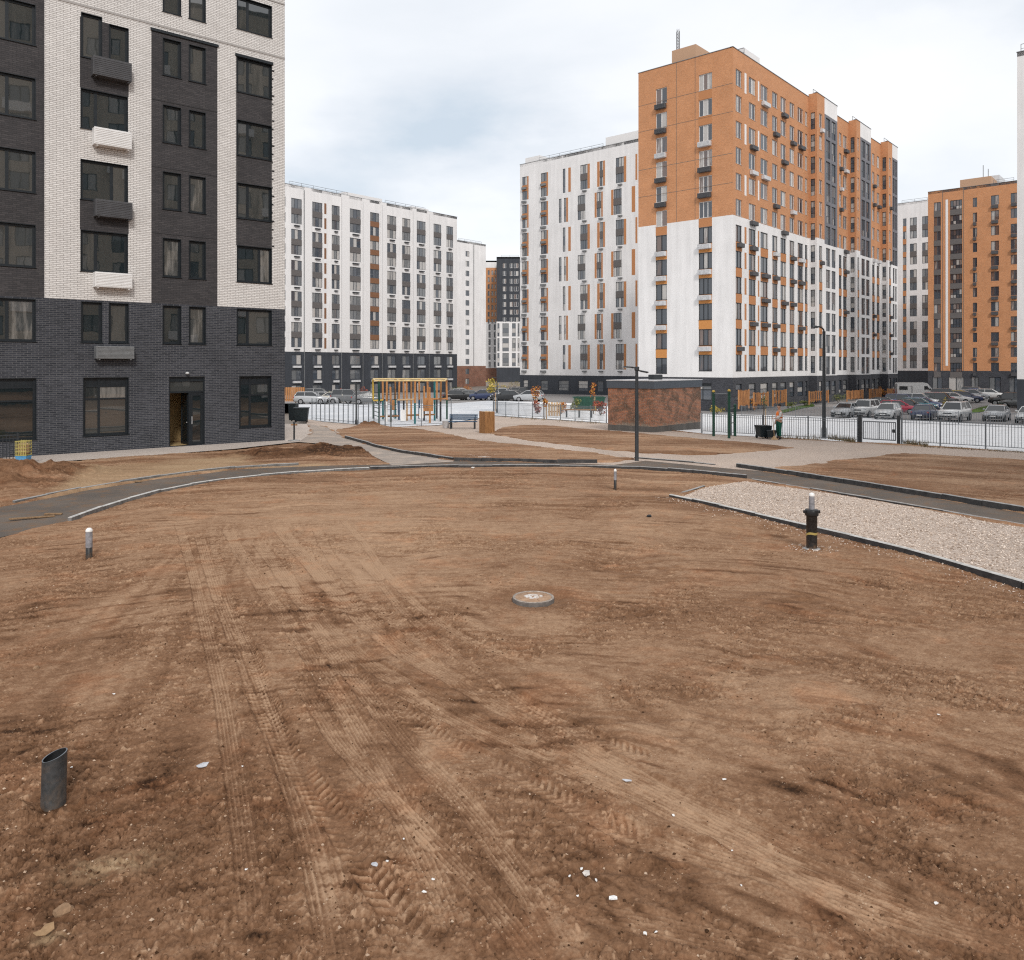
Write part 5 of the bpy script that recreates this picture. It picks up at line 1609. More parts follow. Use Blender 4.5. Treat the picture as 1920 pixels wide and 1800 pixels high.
M['head_lens'] = m_plain('headlight_lens', (0.62, 0.63, 0.65), 0.15, 0.6, 0.05)
M['tail_lens'] = m_plain('tail_light_lens', (0.36, 0.02, 0.02), 0.2, 0.6, 0.1)
M['skin'] = m_plain('skin', (0.45, 0.26, 0.18), 0.55, 0.35, 0.08, 12)
M['hair'] = m_plain('dark_hair', (0.018, 0.014, 0.012), 0.6, 0.3)
M['vest'] = m_plain('orange_work_vest', (0.80, 0.20, 0.04), 0.7, 0.2, 0.12, 8)
M['shirt'] = m_plain('pale_work_shirt', (0.58, 0.56, 0.54), 0.8, 0.2, 0.15, 8)
M['trousers'] = m_plain('green_work_trousers', (0.012, 0.085, 0.060), 0.8, 0.2, 0.2, 8)
M['boots'] = m_plain('black_boots', (0.015, 0.014, 0.013), 0.6, 0.3)
def m_wood(name, a, b_, sc=(9, 9, 0.9)):
    t = NT(name)
    v = t.coord('Object', sc)
    n = t.noise(v, 2.0, 6, 0.65, 0.8)
    c = t.ramp(n, [(0.3, a), (0.7, b_)])
    return t.out(c, 0.75, 0.25, t.bump(n, 0.3, 0.01))
M['wood'] = m_wood('orange_stained_wood', (0.30, 0.125, 0.045), (0.58, 0.29, 0.12))
M['wood_dark'] = m_wood('brown_timber', (0.16, 0.075, 0.028), (0.40, 0.205, 0.085))
M['wood_pale'] = m_wood('pale_timber', (0.40, 0.26, 0.14), (0.60, 0.43, 0.26))
M['bark'] = m_wood('bark', (0.05, 0.038, 0.03), (0.12, 0.095, 0.075))
def m_leaf(name, a, b_, c_):
    t = NT(name)
    g = t.n('ShaderNodeNewGeometry')
    c = t.ramp(g.outputs['Random Per Island'], [(0.1, a), (0.55, b_), (0.95, c_)])
    return t.out(c, 0.75, 0.2)
M['leaf_orange'] = m_leaf('orange_leaves', (0.16, 0.05, 0.02), (0.45, 0.15, 0.035), (0.55, 0.28, 0.05))
M['leaf_yellow'] = m_leaf('yellow_leaves', (0.14, 0.13, 0.03), (0.42, 0.32, 0.05), (0.56, 0.42, 0.12))
M['leaf_red'] = m_leaf('red_leaves', (0.12, 0.03, 0.03), (0.30, 0.07, 0.05), (0.42, 0.15, 0.07))
M['leaf_green'] = m_leaf('green_leaves', (0.04, 0.06, 0.015), (0.12, 0.14, 0.04), (0.28, 0.27, 0.10))
M['straw'] = m_leaf('dry_grass', (0.10, 0.075, 0.04), (0.20, 0.155, 0.085), (0.30, 0.24, 0.14))


# ---- vent pipes, bollards, manhole
def onsoil(px, py, dz=0.0):
    x, y = gp(px, py)
    return Vector((x, y, soil_z(x, y) + dz))

r = thing('drain_pipe', onsoil(100, 1500, -0.02), 'open black plastic pipe with a slanted cut end standing in the near soil', 'pipe')
m = MB(); n = 40
ro, ri = 0.097, 0.086
lean = Matrix.Rotation(R(1.5), 4, 'Y')
def ring(rad, zf): return [lean @ Vector((rad * math.cos(2 * math.pi * k / n), rad * math.sin(2 * math.pi * k / n), zf(math.cos(2 * math.pi * k / n), math.sin(2 * math.pi * k / n)))) for k in range(n)]
top = lambda c, s_: 0.44 + 0.030 * c + 0.012 * s_
m.loft([ring(ro * 1.0, lambda c, s_: -0.08), ring(ro, lambda c, s_: 0.10), ring(ro * 0.985, lambda c, s_: 0.105), ring(ro * 0.985, top)], 0, True, False)
m.loft([ring(ro * 0.985, top), ring(ri, top)], 1, False, False)
m.loft([ring(ri, top), ring(ri, lambda c, s_: 0.02), ring(0.001, lambda c, s_: 0.02)], 2, True, False)
t = NT('muddy_pipe_plastic')
v = t.coord()
a = t.noise(v, 6, 6, 0.7, 0.6); z_ = t.n('ShaderNodeSeparateXYZ'); t.l(v, z_.inputs[0])
mud = t.ramp(t.math('SUBTRACT', t.math('MULTIPLY', a, 1.0), t.math('MULTIPLY', z_.outputs['Z'], 0.55)), [(0.33, 0.0), (0.62, 0.6)])
c = t.mix(mud, t.ramp(t.noise(v, 20, 4), [(0.3, (0.028, 0.030, 0.031)), (0.7, (0.060, 0.061, 0.063))]), (0.17, 0.115, 0.075))
c = t.mix(t.ramp(t.noise(v, 3.5, 5, 0.7), [(0.55, 0.0), (0.75, 0.5)]), c, (0.12, 0.12, 0.12))
t.out(c, 0.5, 0.4)
M['muddy'] = t.mat
m.build('pipe', [t.mat, M['rail_grey'], M['black_plastic']], r)


t = NT('muddy_black_plastic')
v = t.coord()
a = t.noise(v, 9, 6, 0.7, 0.6); z_ = t.n('ShaderNodeSeparateXYZ'); t.l(v, z_.inputs[0])
mud = t.ramp(t.math('SUBTRACT', a, t.math('MULTIPLY', z_.outputs['Z'], 1.3)), [(0.28, 0.0), (0.55, 0.75)])
c = t.mix(mud, t.ramp(t.noise(v, 14, 5, 0.7), [(0.35, (0.010, 0.010, 0.011)), (0.75, (0.045, 0.042, 0.040))]), (0.17, 0.105, 0.062))
t.out(c, 0.5, 0.4)
M['muddy_black'] = t.mat
def wrapped_post(px, py, h, rad, split, label):
    r = thing('marker_post', onsoil(px, py, -0.03), label, 'post', 'short plastic posts on the soil')
    m = MB(); m.lathe([(rad * 0.96, 0), (rad * 0.96, h * split), (rad * 0.85, h * split + 0.004)], n=20); m.build('sleeve', M['muddy_black'], r)
    m = MB(); m.lathe([(rad * 0.98, h * split - 0.01), (rad * 1.04, h * split + 0.02), (rad * 0.98, h * 0.6), (rad * 1.02, h * 0.75), (rad * 0.97, h - 0.05)], n=20); m.build('wrapped_tube', M['grey_plastic'], r)
    m = MB(); m.lathe([(rad * 1.02, h - 0.055), (rad * 1.02, h - 0.03), (rad * 0.85, h - 0.01), (rad * 0.5, h + 0.012), (0.0001, h + 0.018)], n=20); m.build('cap', M['white_plastic'], r)
wrapped_post(167, 1046, 0.60, 0.062, 0.42, 'short post wrapped in grey plastic with a black foot, near the left kerb end')
wrapped_post(1153.5, 920, 0.63, 0.043, 0.52, 'thin black post with a white top in front of the curved path')

r = thing('vent_pipe', onsoil(1522, 1030, -0.04), 'thick black vent pipe with a collar and yellow tape beside the gravel kerb', 'pipe')
m = MB(); m.lathe([(0.105, 0), (0.105, 0.72), (0.108, 0.722)], n=28); m.build('sleeve', M['muddy_black'], r)
m = MB(); m.lathe([(0.106, 0.70), (0.128, 0.705), (0.132, 0.72), (0.132, 0.81), (0.126, 0.825), (0.06, 0.83)], n=28)
for k in range(2): m.box((0.145 * (1 if k else -1), 0, 0.78), (0.05, 0.05, 0.06), bev=0.008)
m.build('collar', M['black_plastic'], r)
m = MB(); m.lathe([(0.054, 0.82), (0.056, 0.95), (0.053, 1.02), (0.054, 1.10)], n=20); m.build('wrapped_tube', M['grey_plastic'], r)
m = MB(); m.lathe([(0.057, 1.095), (0.057, 1.12), (0.045, 1.15), (0.0001, 1.165)], n=20); m.build('cap', M['white_plastic'], r)
m = MB(); n = 28
R1 = [Vector((0.1072 * math.cos(2 * math.pi * k / n), 0.1072 * math.sin(2 * math.pi * k / n), 0.33 + 0.025 * math.sin(2 * math.pi * k / n * 2) + 0.03 * math.cos(2 * math.pi * k / n))) for k in range(n)]
m.loft([R1, [p + Vector((0, 0, 0.045)) for p in R1]], 0, True, False); m.build('tape', M['yellow_tape'], r)
m = MB(); m.lathe([(0.17, 0.035), (0.15, 0.050), (0.11, 0.054)], n=20); m.build('concrete_collar', M['kerb'], r)

M['rim_concrete'] = m_plain('weathered_rim', (0.13, 0.115, 0.105), 0.8, 0.2, 0.3, 12)
M['rim_edge'] = m_plain('scuffed_rim_edge', (0.34, 0.29, 0.25), 0.8, 0.2, 0.45, 14)
mh = gp(1000, 1122)
r = thing('manhole', (mh[0], mh[1], soil_z(*mh) - 0.052), 'round manhole lid caked with soil and a white paint mark on raised grey rim', 'manhole')
m = MB(); m.lathe([(0.33, -0.12), (0.335, 0.055), (0.325, 0.07), (0.295, 0.072), (0.293, 0.05)], n=48); m.build('rim', M['rim_concrete'], r)
t = NT('soiled_lid')
v = t.coord()
d = t.n('ShaderNodeVectorMath'); d.operation = 'LENGTH'; t.l(v, d.inputs[0])
n1 = t.noise(v, 9, 5, 0.7)
wh = t.math('MULTIPLY', t.math('LESS_THAN', t.math('ADD', d.outputs['Value'], t.math('MULTIPLY', n1, 0.22)), 0.26), t.math('GREATER_THAN', t.noise(v, 16, 4, 0.7), 0.44))
c = t.ramp(n1, [(0.3, (0.26, 0.16, 0.10)), (0.7, (0.46, 0.31, 0.21))])
c = t.mix(t.math('MULTIPLY', wh, 0.9), c, (0.68, 0.66, 0.64))
t.out(c, 0.85, 0.2, t.bump(n1, 0.4, 0.01))
m = MB(); m.lathe([(0.291, 0.03), (0.291, 0.068), (0.285, 0.074), (0.12, 0.082), (0.0001, 0.084)], n=48)
for k in range(4):
    m.box((0.2 * math.cos(k * math.pi / 2 + .4), 0.2 * math.sin(k * math.pi / 2 + .4), 0.083), (0.06, 0.025, 0.012), rz=k * math.pi / 2 + .4, bev=0.004)
m.build('lid', t.mat, r)
m = MB(); m.lathe([(0.292, 0.066), (0.294, 0.078), (0.325, 0.080), (0.328, 0.071)], n=48); m.build('rim_edge', M['rim_edge'], r)


# ---- railings
def fence(name, pts, h, panel, pitch, label, group=None, post=0.06, bar=0.019, z0=0.14, cat='fence', pmat=None, pheight=0.06, heavy=()):
    """pts: ground polyline in world xy; posts are parts, each bay of bars is a part"""
    mat = pmat or M['rail_grey']
    o = Vector((pts[0][0], pts[0][1], zg(pts[0][1], pts[0][0])))
    r = thing(name, o, label, cat, group)
    k0 = 0
    for (ax, ay), (bx, by) in zip(pts, pts[1:]):
        A, B = Vector((ax, ay)), Vector((bx, by)); L_ = (B - A).length; d = (B - A).normalized()
        n = max(1, round(L_ / panel)); st = L_ / n
        for k in range(n + 1):
            if k == 0 and k0: continue
            p = A + d * st * k
            m = MB(); m.box((p.x - o.x, p.y - o.y, zg(p.y, p.x) - o.z + (h + pheight) / 2 - 0.1), (post, post, h + pheight + 0.2), rz=math.atan2(d.y, d.x), bev=post * 0.12)
            m.build('post', mat, r)
        for k in range(n):
            p, q = A + d * (st * k + post / 2), A + d * (st * (k + 1) - post / 2)
            m = MB(); rz = math.atan2(d.y, d.x)
            def rail(zz, th):
                c = (p + q) / 2
                zc = (zg(p.y) + zg(q.y)) / 2
                P, Q = Vector((p.x - o.x, p.y - o.y, zg(p.y, p.x) - o.z + zz)), Vector((q.x - o.x, q.y - o.y, zg(q.y, q.x) - o.z + zz))
                m.tube(P, Q, th / 2, n=4, smooth=False)
            rail(h - 0.02, 0.045); rail(z0, 0.04); rail(h - 0.14, 0.025)
            nb = max(1, int((q - p).length / pitch))
            for i in range(1, nb):
                b_ = p + (q - p) * i / nb; zz = zg(b_.y, b_.x) - o.z
                m.box((b_.x - o.x, b_.y - o.y, zz + (h + z0) / 2 - 0.01), (bar, bar, h - z0 - 0.02), rz=rz)
            m.build('railing_bay', mat, r)
        k0 = 1
    return r

fence('fence', P2([(1691, 832.5), (1763, 837), (1848, 842), (1935, 847.5), (2060, 855), (2190, 863)]), 1.16, 2.25, 0.115, 'grey bar fence on the right of the gate in front of the white ground', 'bar fences round the playground')
fence('fence', P2([(1316, 812.5), (1430, 819.5), (1608, 829)]), 1.12, 2.2, 0.115, 'grey bar fence between the brick substation and the gate', 'bar fences round the playground')
fence('fence', P2([(925, 779), (1025, 785.5), (1137, 793.5)]), 1.12, 1.9, 0.115, 'grey bar fence on the left of the brick substation', 'bar fences round the playground')
fence('fence', P2([(585, 787), (733, 801)]), 1.35, 0.72, 0.8, 'sparse fence of bare dark posts left of the climbing frame', None, 0.055, pheight=0.25)
fence('fence', P2([(733.5, 801), (790, 799), (846, 797)]), 1.35, 2.0, 3.0, 'open fence of thin posts below the climbing frame', None, 0.04, pheight=0.4)
fence('fence', P2([(1390, 779.5), (1600, 784.5), (1920, 799.5), (2060, 806)]), 1.05, 2.6, 0.14, 'thin dark bar fence along the near edge of the car park', None, 0.045, 0.020)
o_ = c1w
fv = lambda s_, off: (o_[0] + 0.761 * s_ + 0.6487 * off, o_[1] + 0.6487 * s_ - 0.761 * off)
lf0 = gp(33, 868)
fence('fence', [(lf0[0] - 0.761 * 5, lf0[1] - 0.6487 * 5), lf0], 1.08, 2.5, 0.11, 'dark bar fence at the foot of the brick block, cut by the left edge', None, 0.07, 0.022, 0.10, pmat=M['metal_dark'])

ga, gb_ = gp(1613, 829), gp(1685, 833)
o = Vector((ga[0], ga[1], zg(ga[1], ga[0])))
r = thing('gate', o, 'grey bar gate hung between two thick dark posts in the playground fence', 'gate')
v_ = Vector((gb_[0] - ga[0], gb_[1] - ga[1], zg(gb_[1]) - zg(ga[1], ga[0]))); rz = math.atan2(v_.y, v_.x); Lg = v_.length
for p, s_ in ((Vector((0, 0, 0)), 0.15), (v_, 0.13)):
    m = MB(); m.box((p.x, p.y, p.z + 0.55), (s_, s_, 1.5), rz=rz, bev=0.012)
    m.lathe([(s_ * .62, 1.30), (s_ * .62, 1.33), (0.001, 1.35)], (p.x, p.y, p.z), 8)
    m.build('gate_post', M['metal_dark'], r)
m = MB(); T = Matrix.Rotation(rz, 4, 'Z')
for z, th in ((1.02, 0.05), (0.18, 0.05)): m.box((Lg / 2, 0, z), (Lg - 0.24, 0.04, th), M=T)
for x in (0.14, Lg - 0.14, Lg / 2): m.box((x, 0.0, 0.60), (0.045, 0.038, 0.79), M=T)
for i in range(1, 16): m.box((0.14 + (Lg - 0.28) * i / 16, 0, 0.60), (0.022, 0.022, 0.79), M=T)
m.build('gate_leaf', M['rail_grey'], r)
m = MB(); m.box((Lg - 0.22, -0.03, 0.62), (0.12, 0.05, 0.16), M=T, bev=0.008); m.build('lock', M['metal_dark'], r)

# ---- lamps
def park_lamp(px, py, h, label, arm=True):
    g = g3(px, py)
    r = thing('street_lamp', g, label, 'street lamp', 'lamp posts')
    m = MB(); m.lathe([(0.09, -0.1), (0.09, 0.0), (0.075, 0.04), (0.072, h * 0.5), (0.060, h)], n=14); m.build('pole', M['metal_dark'], r)
    m = MB(); m.box((0, 0, h + 0.02), (0.17, 0.17, 0.16), bev=0.02); m.box((-0.16, 0.02, h + 0.06), (0.3, 0.06, 0.05), bev=0.01); m.build('bracket', M['metal_dark'], r)
    for sx, yy, zz, rot in ((-1, 0.03, h + 0.075, 0.12), (1, 0.35, h - 0.06, -0.5)):
        m = MB()
        T = Matrix.Translation((sx * 0.16, yy, zz)) @ Matrix.Rotation(rot, 4, 'Z') @ Matrix.Rotation(-sx * 0.05 if sx < 0 else 0.18, 4, 'Y')
        m.box((sx * 0.17, 0, 0), (0.38, 0.15, 0.055), M=T, bev=0.018)
        o2 = m.build('lamp_head', M['metal_dark'], r)
        m = MB(); m.box((sx * 0.19, 0, -0.036), (0.26, 0.11, 0.014), M=T); m.build('lens', M['lamp_lens'], o2)
    m = MB(); m.tube((0, 0, h - 0.05), (0.16, 0.35, h - 0.06), 0.02, n=6); m.build('side_arm', M['metal_dark'], r)
    return r
park_lamp(1194, 864, 3.55, 'short dark lamp post with two flat heads in front of the brick substation')

g = g3(1545, 822)
r = thing('street_lamp', g, 'tall dark lamp post with a curved arm behind the playground fence', 'street lamp', 'lamp posts')
m = MB(); m.lathe([(0.13, -0.1), (0.13, 0.5), (0.10, 0.6), (0.075, 5.5)], n=12); m.build('pole', M['metal_dark'], r)
m = MB(); pts = [Vector((-0.0 - 0.32 * math.sin(t_), 0.05 * math.sin(t_), 5.45 + 0.26 * (1 - math.cos(t_)) + 0.05)) for t_ in [k * math.pi / 2 / 6 for k in range(7)]]
pts = [Vector((0, 0, 5.45))] + [Vector((-0.36 * (1 - math.cos(t_)), 0, 5.5 + 0.24 * math.sin(t_))) for t_ in [k * math.pi / 2 / 6 for k in range(1, 7)]]
m.path(pts, 0.04, 8); m.build('arm', M['metal_dark'], r)
m = MB(); m.lathe([(0.02, 0.08), (0.10, 0.03), (0.13, -0.03), (0.10, -0.05), (0.001, -0.055)], (-0.42, 0, 5.72), 12); m.build('lamp_head', M['metal_dark'], r)
def plain_lamp(px, py, h, label, rad=0.06):
    r = thing('street_lamp', g3(px, py), label, 'street lamp', 'lamp posts')
    m = MB(); m.lathe([(rad * 1.5, -0.1), (rad * 1.4, 0.3), (rad, 0.35), (rad * 0.7, h)], n=10); m.build('pole', M['metal_dark'], r)
    m = MB(); m.box((-0.22, 0, h - 0.02), (0.5, 0.14, 0.05), bev=0.015); m.build('lamp_head', M['metal_dark'], r)
plain_lamp(668, 796, 2.75, 'dark lamp post rising from the sparse fence left of the climbing frame')
plain_lamp(1710, 757, 2.4, 'thin grey lamp post among the parked cars')
plain_lamp(932, 774, 3.2, 'thin dark lamp post beside the timber box and the yellow sapling')

# ---- bench, timber box, bins, posts
g = g3(868, 804)
r = thing('bench', g, 'dark park bench with a backrest beside the timber box', 'bench', rz=R(-4))
m = MB()
for k in range(4): m.box((0, -0.22 + 0.13 * k, 0.45), (1.75, 0.11, 0.035), bev=0.006)
m.build('seat', M['blue_paint'], r)
m = MB()
for k in range(3): m.box((0, 0.30 + 0.02 * k, 0.58 + 0.12 * k), (1.75, 0.03, 0.09), bev=0.006)
m.build('backrest', M['blue_paint'], r)
for x in (-0.72, 0.72):
    m = MB(); m.box((x, -0.22, 0.21), (0.06, 0.06, 0.44)); m.box((x, 0.24, 0.21), (0.06, 0.06, 0.44)); m.box((x, 0.02, 0.40), (0.06, 0.5, 0.05)); m.box((x, 0.335, 0.62), (0.05, 0.04, 0.46)); m.box((x, 0.0, 0.03), (0.07, 0.55, 0.05)); m.build('leg', M['metal_dark'], r)
    m = MB(); m.box((x, -0.02, 0.64), (0.06, 0.52, 0.035), bev=0.006); m.box((x, -0.24, 0.54), (0.04, 0.04, 0.17)); m.build('armrest', M['metal_dark'], r)
g = g3(836, 803)
r = thing('litter_bin', g, 'small pale litter bin at the left end of the dark bench', 'bin')
m = MB(); m.lathe([(0.14, 0), (0.19, 0.05), (0.22, 0.45), (0.23, 0.46), (0.21, 0.47), (0.20, 0.3)], n=18); m.build('bucket', M['metal_light'], r)
m = MB(); m.tube((0.26, 0, -0.05), (0.26, 0, 0.62), 0.025); m.tube((0.26, 0, 0.4), (0.2, 0, 0.4), 0.02); m.build('stand', M['metal_dark'], r)

g = g3(913, 812)
r = thing('timber_box', g, 'tall box of upright brown boards standing on the soil beside the bench', 'wooden box', rz=R(35))
m = MB(); W = 0.62
for f_ in range(4):
    T = Matrix.Rotation(f_ * math.pi / 2, 4, 'Z')
    for k in range(6):
        w = W / 6
        m.box((-W / 2 + w * (k + 0.5), -W / 2 + 0.0, 0.60 + random.uniform(-.02, .02)), (w - 0.008, 0.03, 1.24), M=T, bev=0.004)
m.build('board_cladding', M['wood_dark'], r)
m = MB(); m.box((0, 0, 1.2), (W - 0.08, W - 0.08, 0.04)); m.build('lid', M['wood_pale'], r)
m = MB()
for x in (-0.27, 0.27):
    for y in (-0.27, 0.27): m.box((x, y, -0.02), (0.10, 0.10, 0.12))
m.build('foot', M['metal_dark'], r)

def wheelie(px, py, w, d, h, label, rz, cont=False):
    r = thing('waste_bin', g3(px, py), label, 'bin', 'dark waste bins', rz)
    m = MB()
    ringz = [(0.10, 0.80), (0.18, 0.84), (h * 0.93, 1.0), (h * 0.93, 1.06), (h * 0.965, 1.06)]
    m.loft([[Vector((sx * w / 2 * s_, sy * d / 2 * s_, z)) for sx, sy in ((-1, -1), (1, -1), (1, 1), (-1, 1))] for z, s_ in ringz], 0, False)
    m.build('body', M['bin_plastic'], r)
    m = MB(); m.loft([[Vector((sx * w / 2 * s_, sy * d / 2 * s_, z)) for sx, sy in ((-1, -1), (1, -1), (1, 1), (-1, 1))] for z, s_ in ((h * 0.967, 1.08), (h * 0.985, 1.08), (h, 0.9))], 0, False)
    m.tube((-w * .4, d * .56, h * .95), (w * .4, d * .56, h * .95), 0.02); m.build('lid', M['bin_plastic'], r)
    for sx in ((-1, 1)):
        for sy in ((1,) if not cont else (-1, 1)):
            m = MB(); m.lathe([(0.03, -0.03), (0.10, -0.025), (0.10, 0.025), (0.03, 0.03)], (sx * w * 0.38, sy * d * 0.38, 0.10), 14, axis='X'); m.build('wheel', M['rubber'], r)
wheelie(565, 792, 1.0, 0.8, 1.05, 'wide dark waste container just right of the brick corner', R(8), True)
wheelie(550, 790, 0.55, 0.6, 1.30, 'tall dark waste bin against the wide container at the brick corner', R(-6))
wheelie(1431, 822, 0.64, 0.6, 0.68, 'dark wheeled bin left of the worker in the orange vest', R(10))
wheelie(1446, 823.5, 0.44, 0.44, 0.46, 'smaller dark wheeled bin right beside the worker', R(-12))
g = g3(551.5, 827)
r = thing('barrier_post', g, 'thin dark post on a flat base plate at the corner of the brick block', 'post')
m = MB(); m.lathe([(0.28, 0.03), (0.28, 0.05), (0.06, 0.07)], n=20); m.build('base_plate', M['kerb'], r)
m = MB(); m.lathe([(0.045, 0.05), (0.04, 0.86), (0.055, 0.87), (0.055, 0.93), (0.001, 0.95)], n=12); m.build('pole', M['metal_dark'], r)
m = MB(); m.box((0, 0, 0.80), (0.32, 0.03, 0.07), bev=0.008); m.build('cross_plate', M['wood_dark'], r)

g = g3(44, 871)
r = thing('plastic_tub', g, 'light blue plastic tub at the end of the dark fence on the left', 'tub')
m = MB(); m.loft([[Vector((sx * 0.20 * s_, sy * 0.17 * s_, z)) for sx, sy in ((-1, -1), (1, -1), (1, 1), (-1, 1))] for z, s_ in ((0.03, 0.9), (0.30, 1.0), (0.31, 1.07), (0.335, 1.07), (0.335, 0.97), (0.30, 0.94))], 0, False); m.build('tub', M['blue_plastic'], r)
for sx in (-1, 1):
    m = MB(); m.box((sx * 0.21, 0, 0.28), (0.03, 0.16, 0.03), bev=0.006); m.build('handle', M['blue_plastic'], r)
r = thing('mesh_crate', g + Vector((0, 0, 0.34)), 'yellow mesh crate stacked on the light blue tub', 'crate')
m = MB()
for k in range(5): m.box((0, -0.18, 0.03 + k * 0.125), (0.40, 0.016, 0.028)); m.box((0, 0.18, 0.03 + k * 0.125), (0.40, 0.016, 0.028)); m.box((-0.2, 0, 0.03 + k * 0.125), (0.016, 0.344, 0.028)); m.box((0.2, 0, 0.03 + k * 0.125), (0.016, 0.344, 0.028))
for k in range(7):
    x = -0.19 + k * 0.0633
    m.box((x, -0.189, 0.28), (0.02, 0.012, 0.56)); m.box((x, 0.189, 0.28), (0.02, 0.012, 0.56))
m.build('mesh_side', M['yellow_mesh'], r)
m = MB(); m.box((0, 0, 0.012), (0.38, 0.34, 0.02)); m.build('bottom', M['yellow_mesh'], r)
m = MB(); m.box((0, 0, 0.25), (0.33, 0.29, 0.42), bev=0.05); m.build('filling', M['wood_pale'], r)

# ---- climbing frame
c0 = g3(769, 787)
r = thing('climbing_frame', c0, 'tall climbing frame with orange and green posts under a yellow top rail', 'climbing frame')
Yf, Yn = 61.5, 54.5
def LX(px, Y): return (px - CX) / F * Y - c0.x
HT_ = lambda Y: H + (HY - 711.5) / F * Y
zt_f, zt_n = 2.55, 2.55
z0c = c0.z
ztop = H - 27 * 58 / 1500 - z0c
m = MB()
xs_f = [700, 745, 792, 838]; xs_n = [703, 740, 781, 838]
cor = [(LX(700, Yf), Yf - c0.y), (LX(838, Yf), Yf - c0.y), (LX(834, Yn), Yn - c0.y), (LX(703, Yn), Yn - c0.y)]
for a, b_ in zip(cor, cor[1:] + cor[:1]): m.tube((a[0], a[1], ztop), (b_[0], b_[1], ztop), 0.055, n=8)
for q in (0.33, 0.66):
    a = Vector(cor[0]).lerp(Vector(cor[1]), q); b_ = Vector(cor[3]).lerp(Vector(cor[2]), q)
    m.tube((a.x, a.y, ztop), (b_.x, b_.y, ztop), 0.04, n=8)
m.build('top_rail', M['pale_yellow'], r)
posts = [(700, Yf, 'yellow_paint', 'green_paint'), (711, Yn + 1, 'green_paint', 'green_paint'), (718, Yf - 1, 'wood', 'teal_paint'), (748, Yf - 2, 'wood', 'blue_paint'), (763, Yf - 3, 'wood', 'wood_pale'), (778, Yn, 'wood', 'teal_paint'), (795, Yf - 3, 'wood', 'metal_dark'), (815, Yf - 3, 'teal_paint', 'teal_paint'), (819, Yf, 'wood', 'metal_dark'), (838, Yf - 1, 'wood', 'green_paint'), (733, Yn + 2, 'wood', 'green_paint'), (806, Yn + 1, 'wood', 'wood'), (725, Yf - 4, 'wood', 'white_plastic'), (741, Yf, 'wood_dark', 'teal_paint'), (757, Yf - 1, 'wood', 'metal_dark'), (771, Yf - 1.5, 'wood_dark', 'wood'), (786, Yf, 'wood', 'blue_paint'), (802, Yf - 2, 'wood', 'white_plastic'), (826, Yf - 4, 'wood_dark', 'metal_dark')]
for px, Y, mt, mb_ in posts:
    x = LX(px, Y); y = Y - c0.y; zb_ = zg(Y) - z0c
    top_ = ztop if px not in (733, 806, 795) else ztop - 0.45
    zm_ = zb_ + (top_ - zb_) * 0.48
    m = MB(); m.tube((x, y, zm_), (x + random.uniform(-.05, .05), y, top_ - 0.02), 0.072, n=10, m=0); m.tube((x, y, zb_ - 0.1), (x, y, zm_), 0.068, n=10, m=1)
    m.build('post', [M[mt], M[mb_]], r)
for i, (pa, pb, zz, mt) in enumerate(((700, 718, 1.5, 'yellow_paint'), (745, 778, 1.55, 'wood_pale'), (795, 838, 1.6, 'wood'), (711, 748, 0.35, 'wood_dark'), (763, 815, 0.45, 'wood_dark'))):
    m = MB(); m.tube((LX(pa, 58), 58 - c0.y, zz), (LX(pb, 58), 58 - c0.y, zz + 0.05), 0.06, n=8)
    m.build('cross_bar', M[mt], r)
m = MB()
for k in range(6): m.tube((LX(702, Yf - 1), Yf - 1 - c0.y, 0.3 + 0.3 * k), (LX(711, Yf - 3), Yf - 3 - c0.y, 0.3 + 0.3 * k), 0.035, n=6)
m.build('ladder', M['green_paint'], r)
for px, w_, z0_, z1_, mt in ((736, 0.28, 0.9, 1.6, 'wood'), (803, 0.7, 0.8, 1.75, 'wood'), (756, 0.35, 0.1, 0.9, 'white_plastic'), (790, 0.3, 0.3, 1.0, 'white_plastic')):
    m = MB(); m.box((LX(px, 57), 57 - c0.y, (z0_ + z1_) / 2), (w_, 0.06, z1_ - z0_), bev=0.01); m.build('panel', M[mt], r)
m = MB()
for k in range(5):
    x0 = LX(720 + 6 * k, 59); m.tube((x0, 59 - c0.y, 0.2), (x0 + 0.1, 59 - c0.y, ztop - 0.2), 0.02, n=5)
for k in range(6): m.tube((LX(720, 59), 59 - c0.y, 0.4 + 0.38 * k), (LX(745, 59), 59 - c0.y, 0.42 + 0.38 * k), 0.02, n=5)
m.build('climbing_net', M['bin_plastic'], r)

# ---- pull-up bars
g = g3(1338, 818)
r = thing('pull_up_bars', g, 'dark green pull-up bars with yellow post caps right of the brick substation', 'exercise bars')
pp = [(g3(1338, 818) - g, 2.35), (g3(1367, 822) - g, 2.42), (g3(1378, 818) - g, 1.62)]
for p, h_ in pp:
    m = MB(); m.lathe([(0.075, -0.1), (0.075, h_)], (p.x, p.y, p.z), 12); o2 = m.build('post', M['green_paint'], r)
    m = MB(); m.lathe([(0.08, h_), (0.085, h_ + 0.05), (0.05, h_ + 0.10), (0.001, h_ + 0.11)], (p.x, p.y, p.z), 12); m.build('cap', M['yellow_paint'] if h_ > 2 else M['green_paint'], o2)
m = MB(); a, b_, c_ = pp
m.tube(a[0] + Vector((0, 0, 2.28)), b_[0] + Vector((0, 0, 2.28)), 0.022); m.build('pull_up_bar', M['rail_grey'], r)
m = MB(); m.tube(b_[0] + Vector((0, 0, 1.52)), c_[0] + Vector((0, 0, 1.52)), 0.025); m.tube(b_[0] + Vector((0, 0, 0.75)), c_[0] + Vector((0, 0, 0.75)), 0.025); m.tube(b_[0] + Vector((0, 0, 1.14)), c_[0] + Vector((0, 0, 1.14)), 0.025); m.build('ladder_rung', M['green_paint'], r)

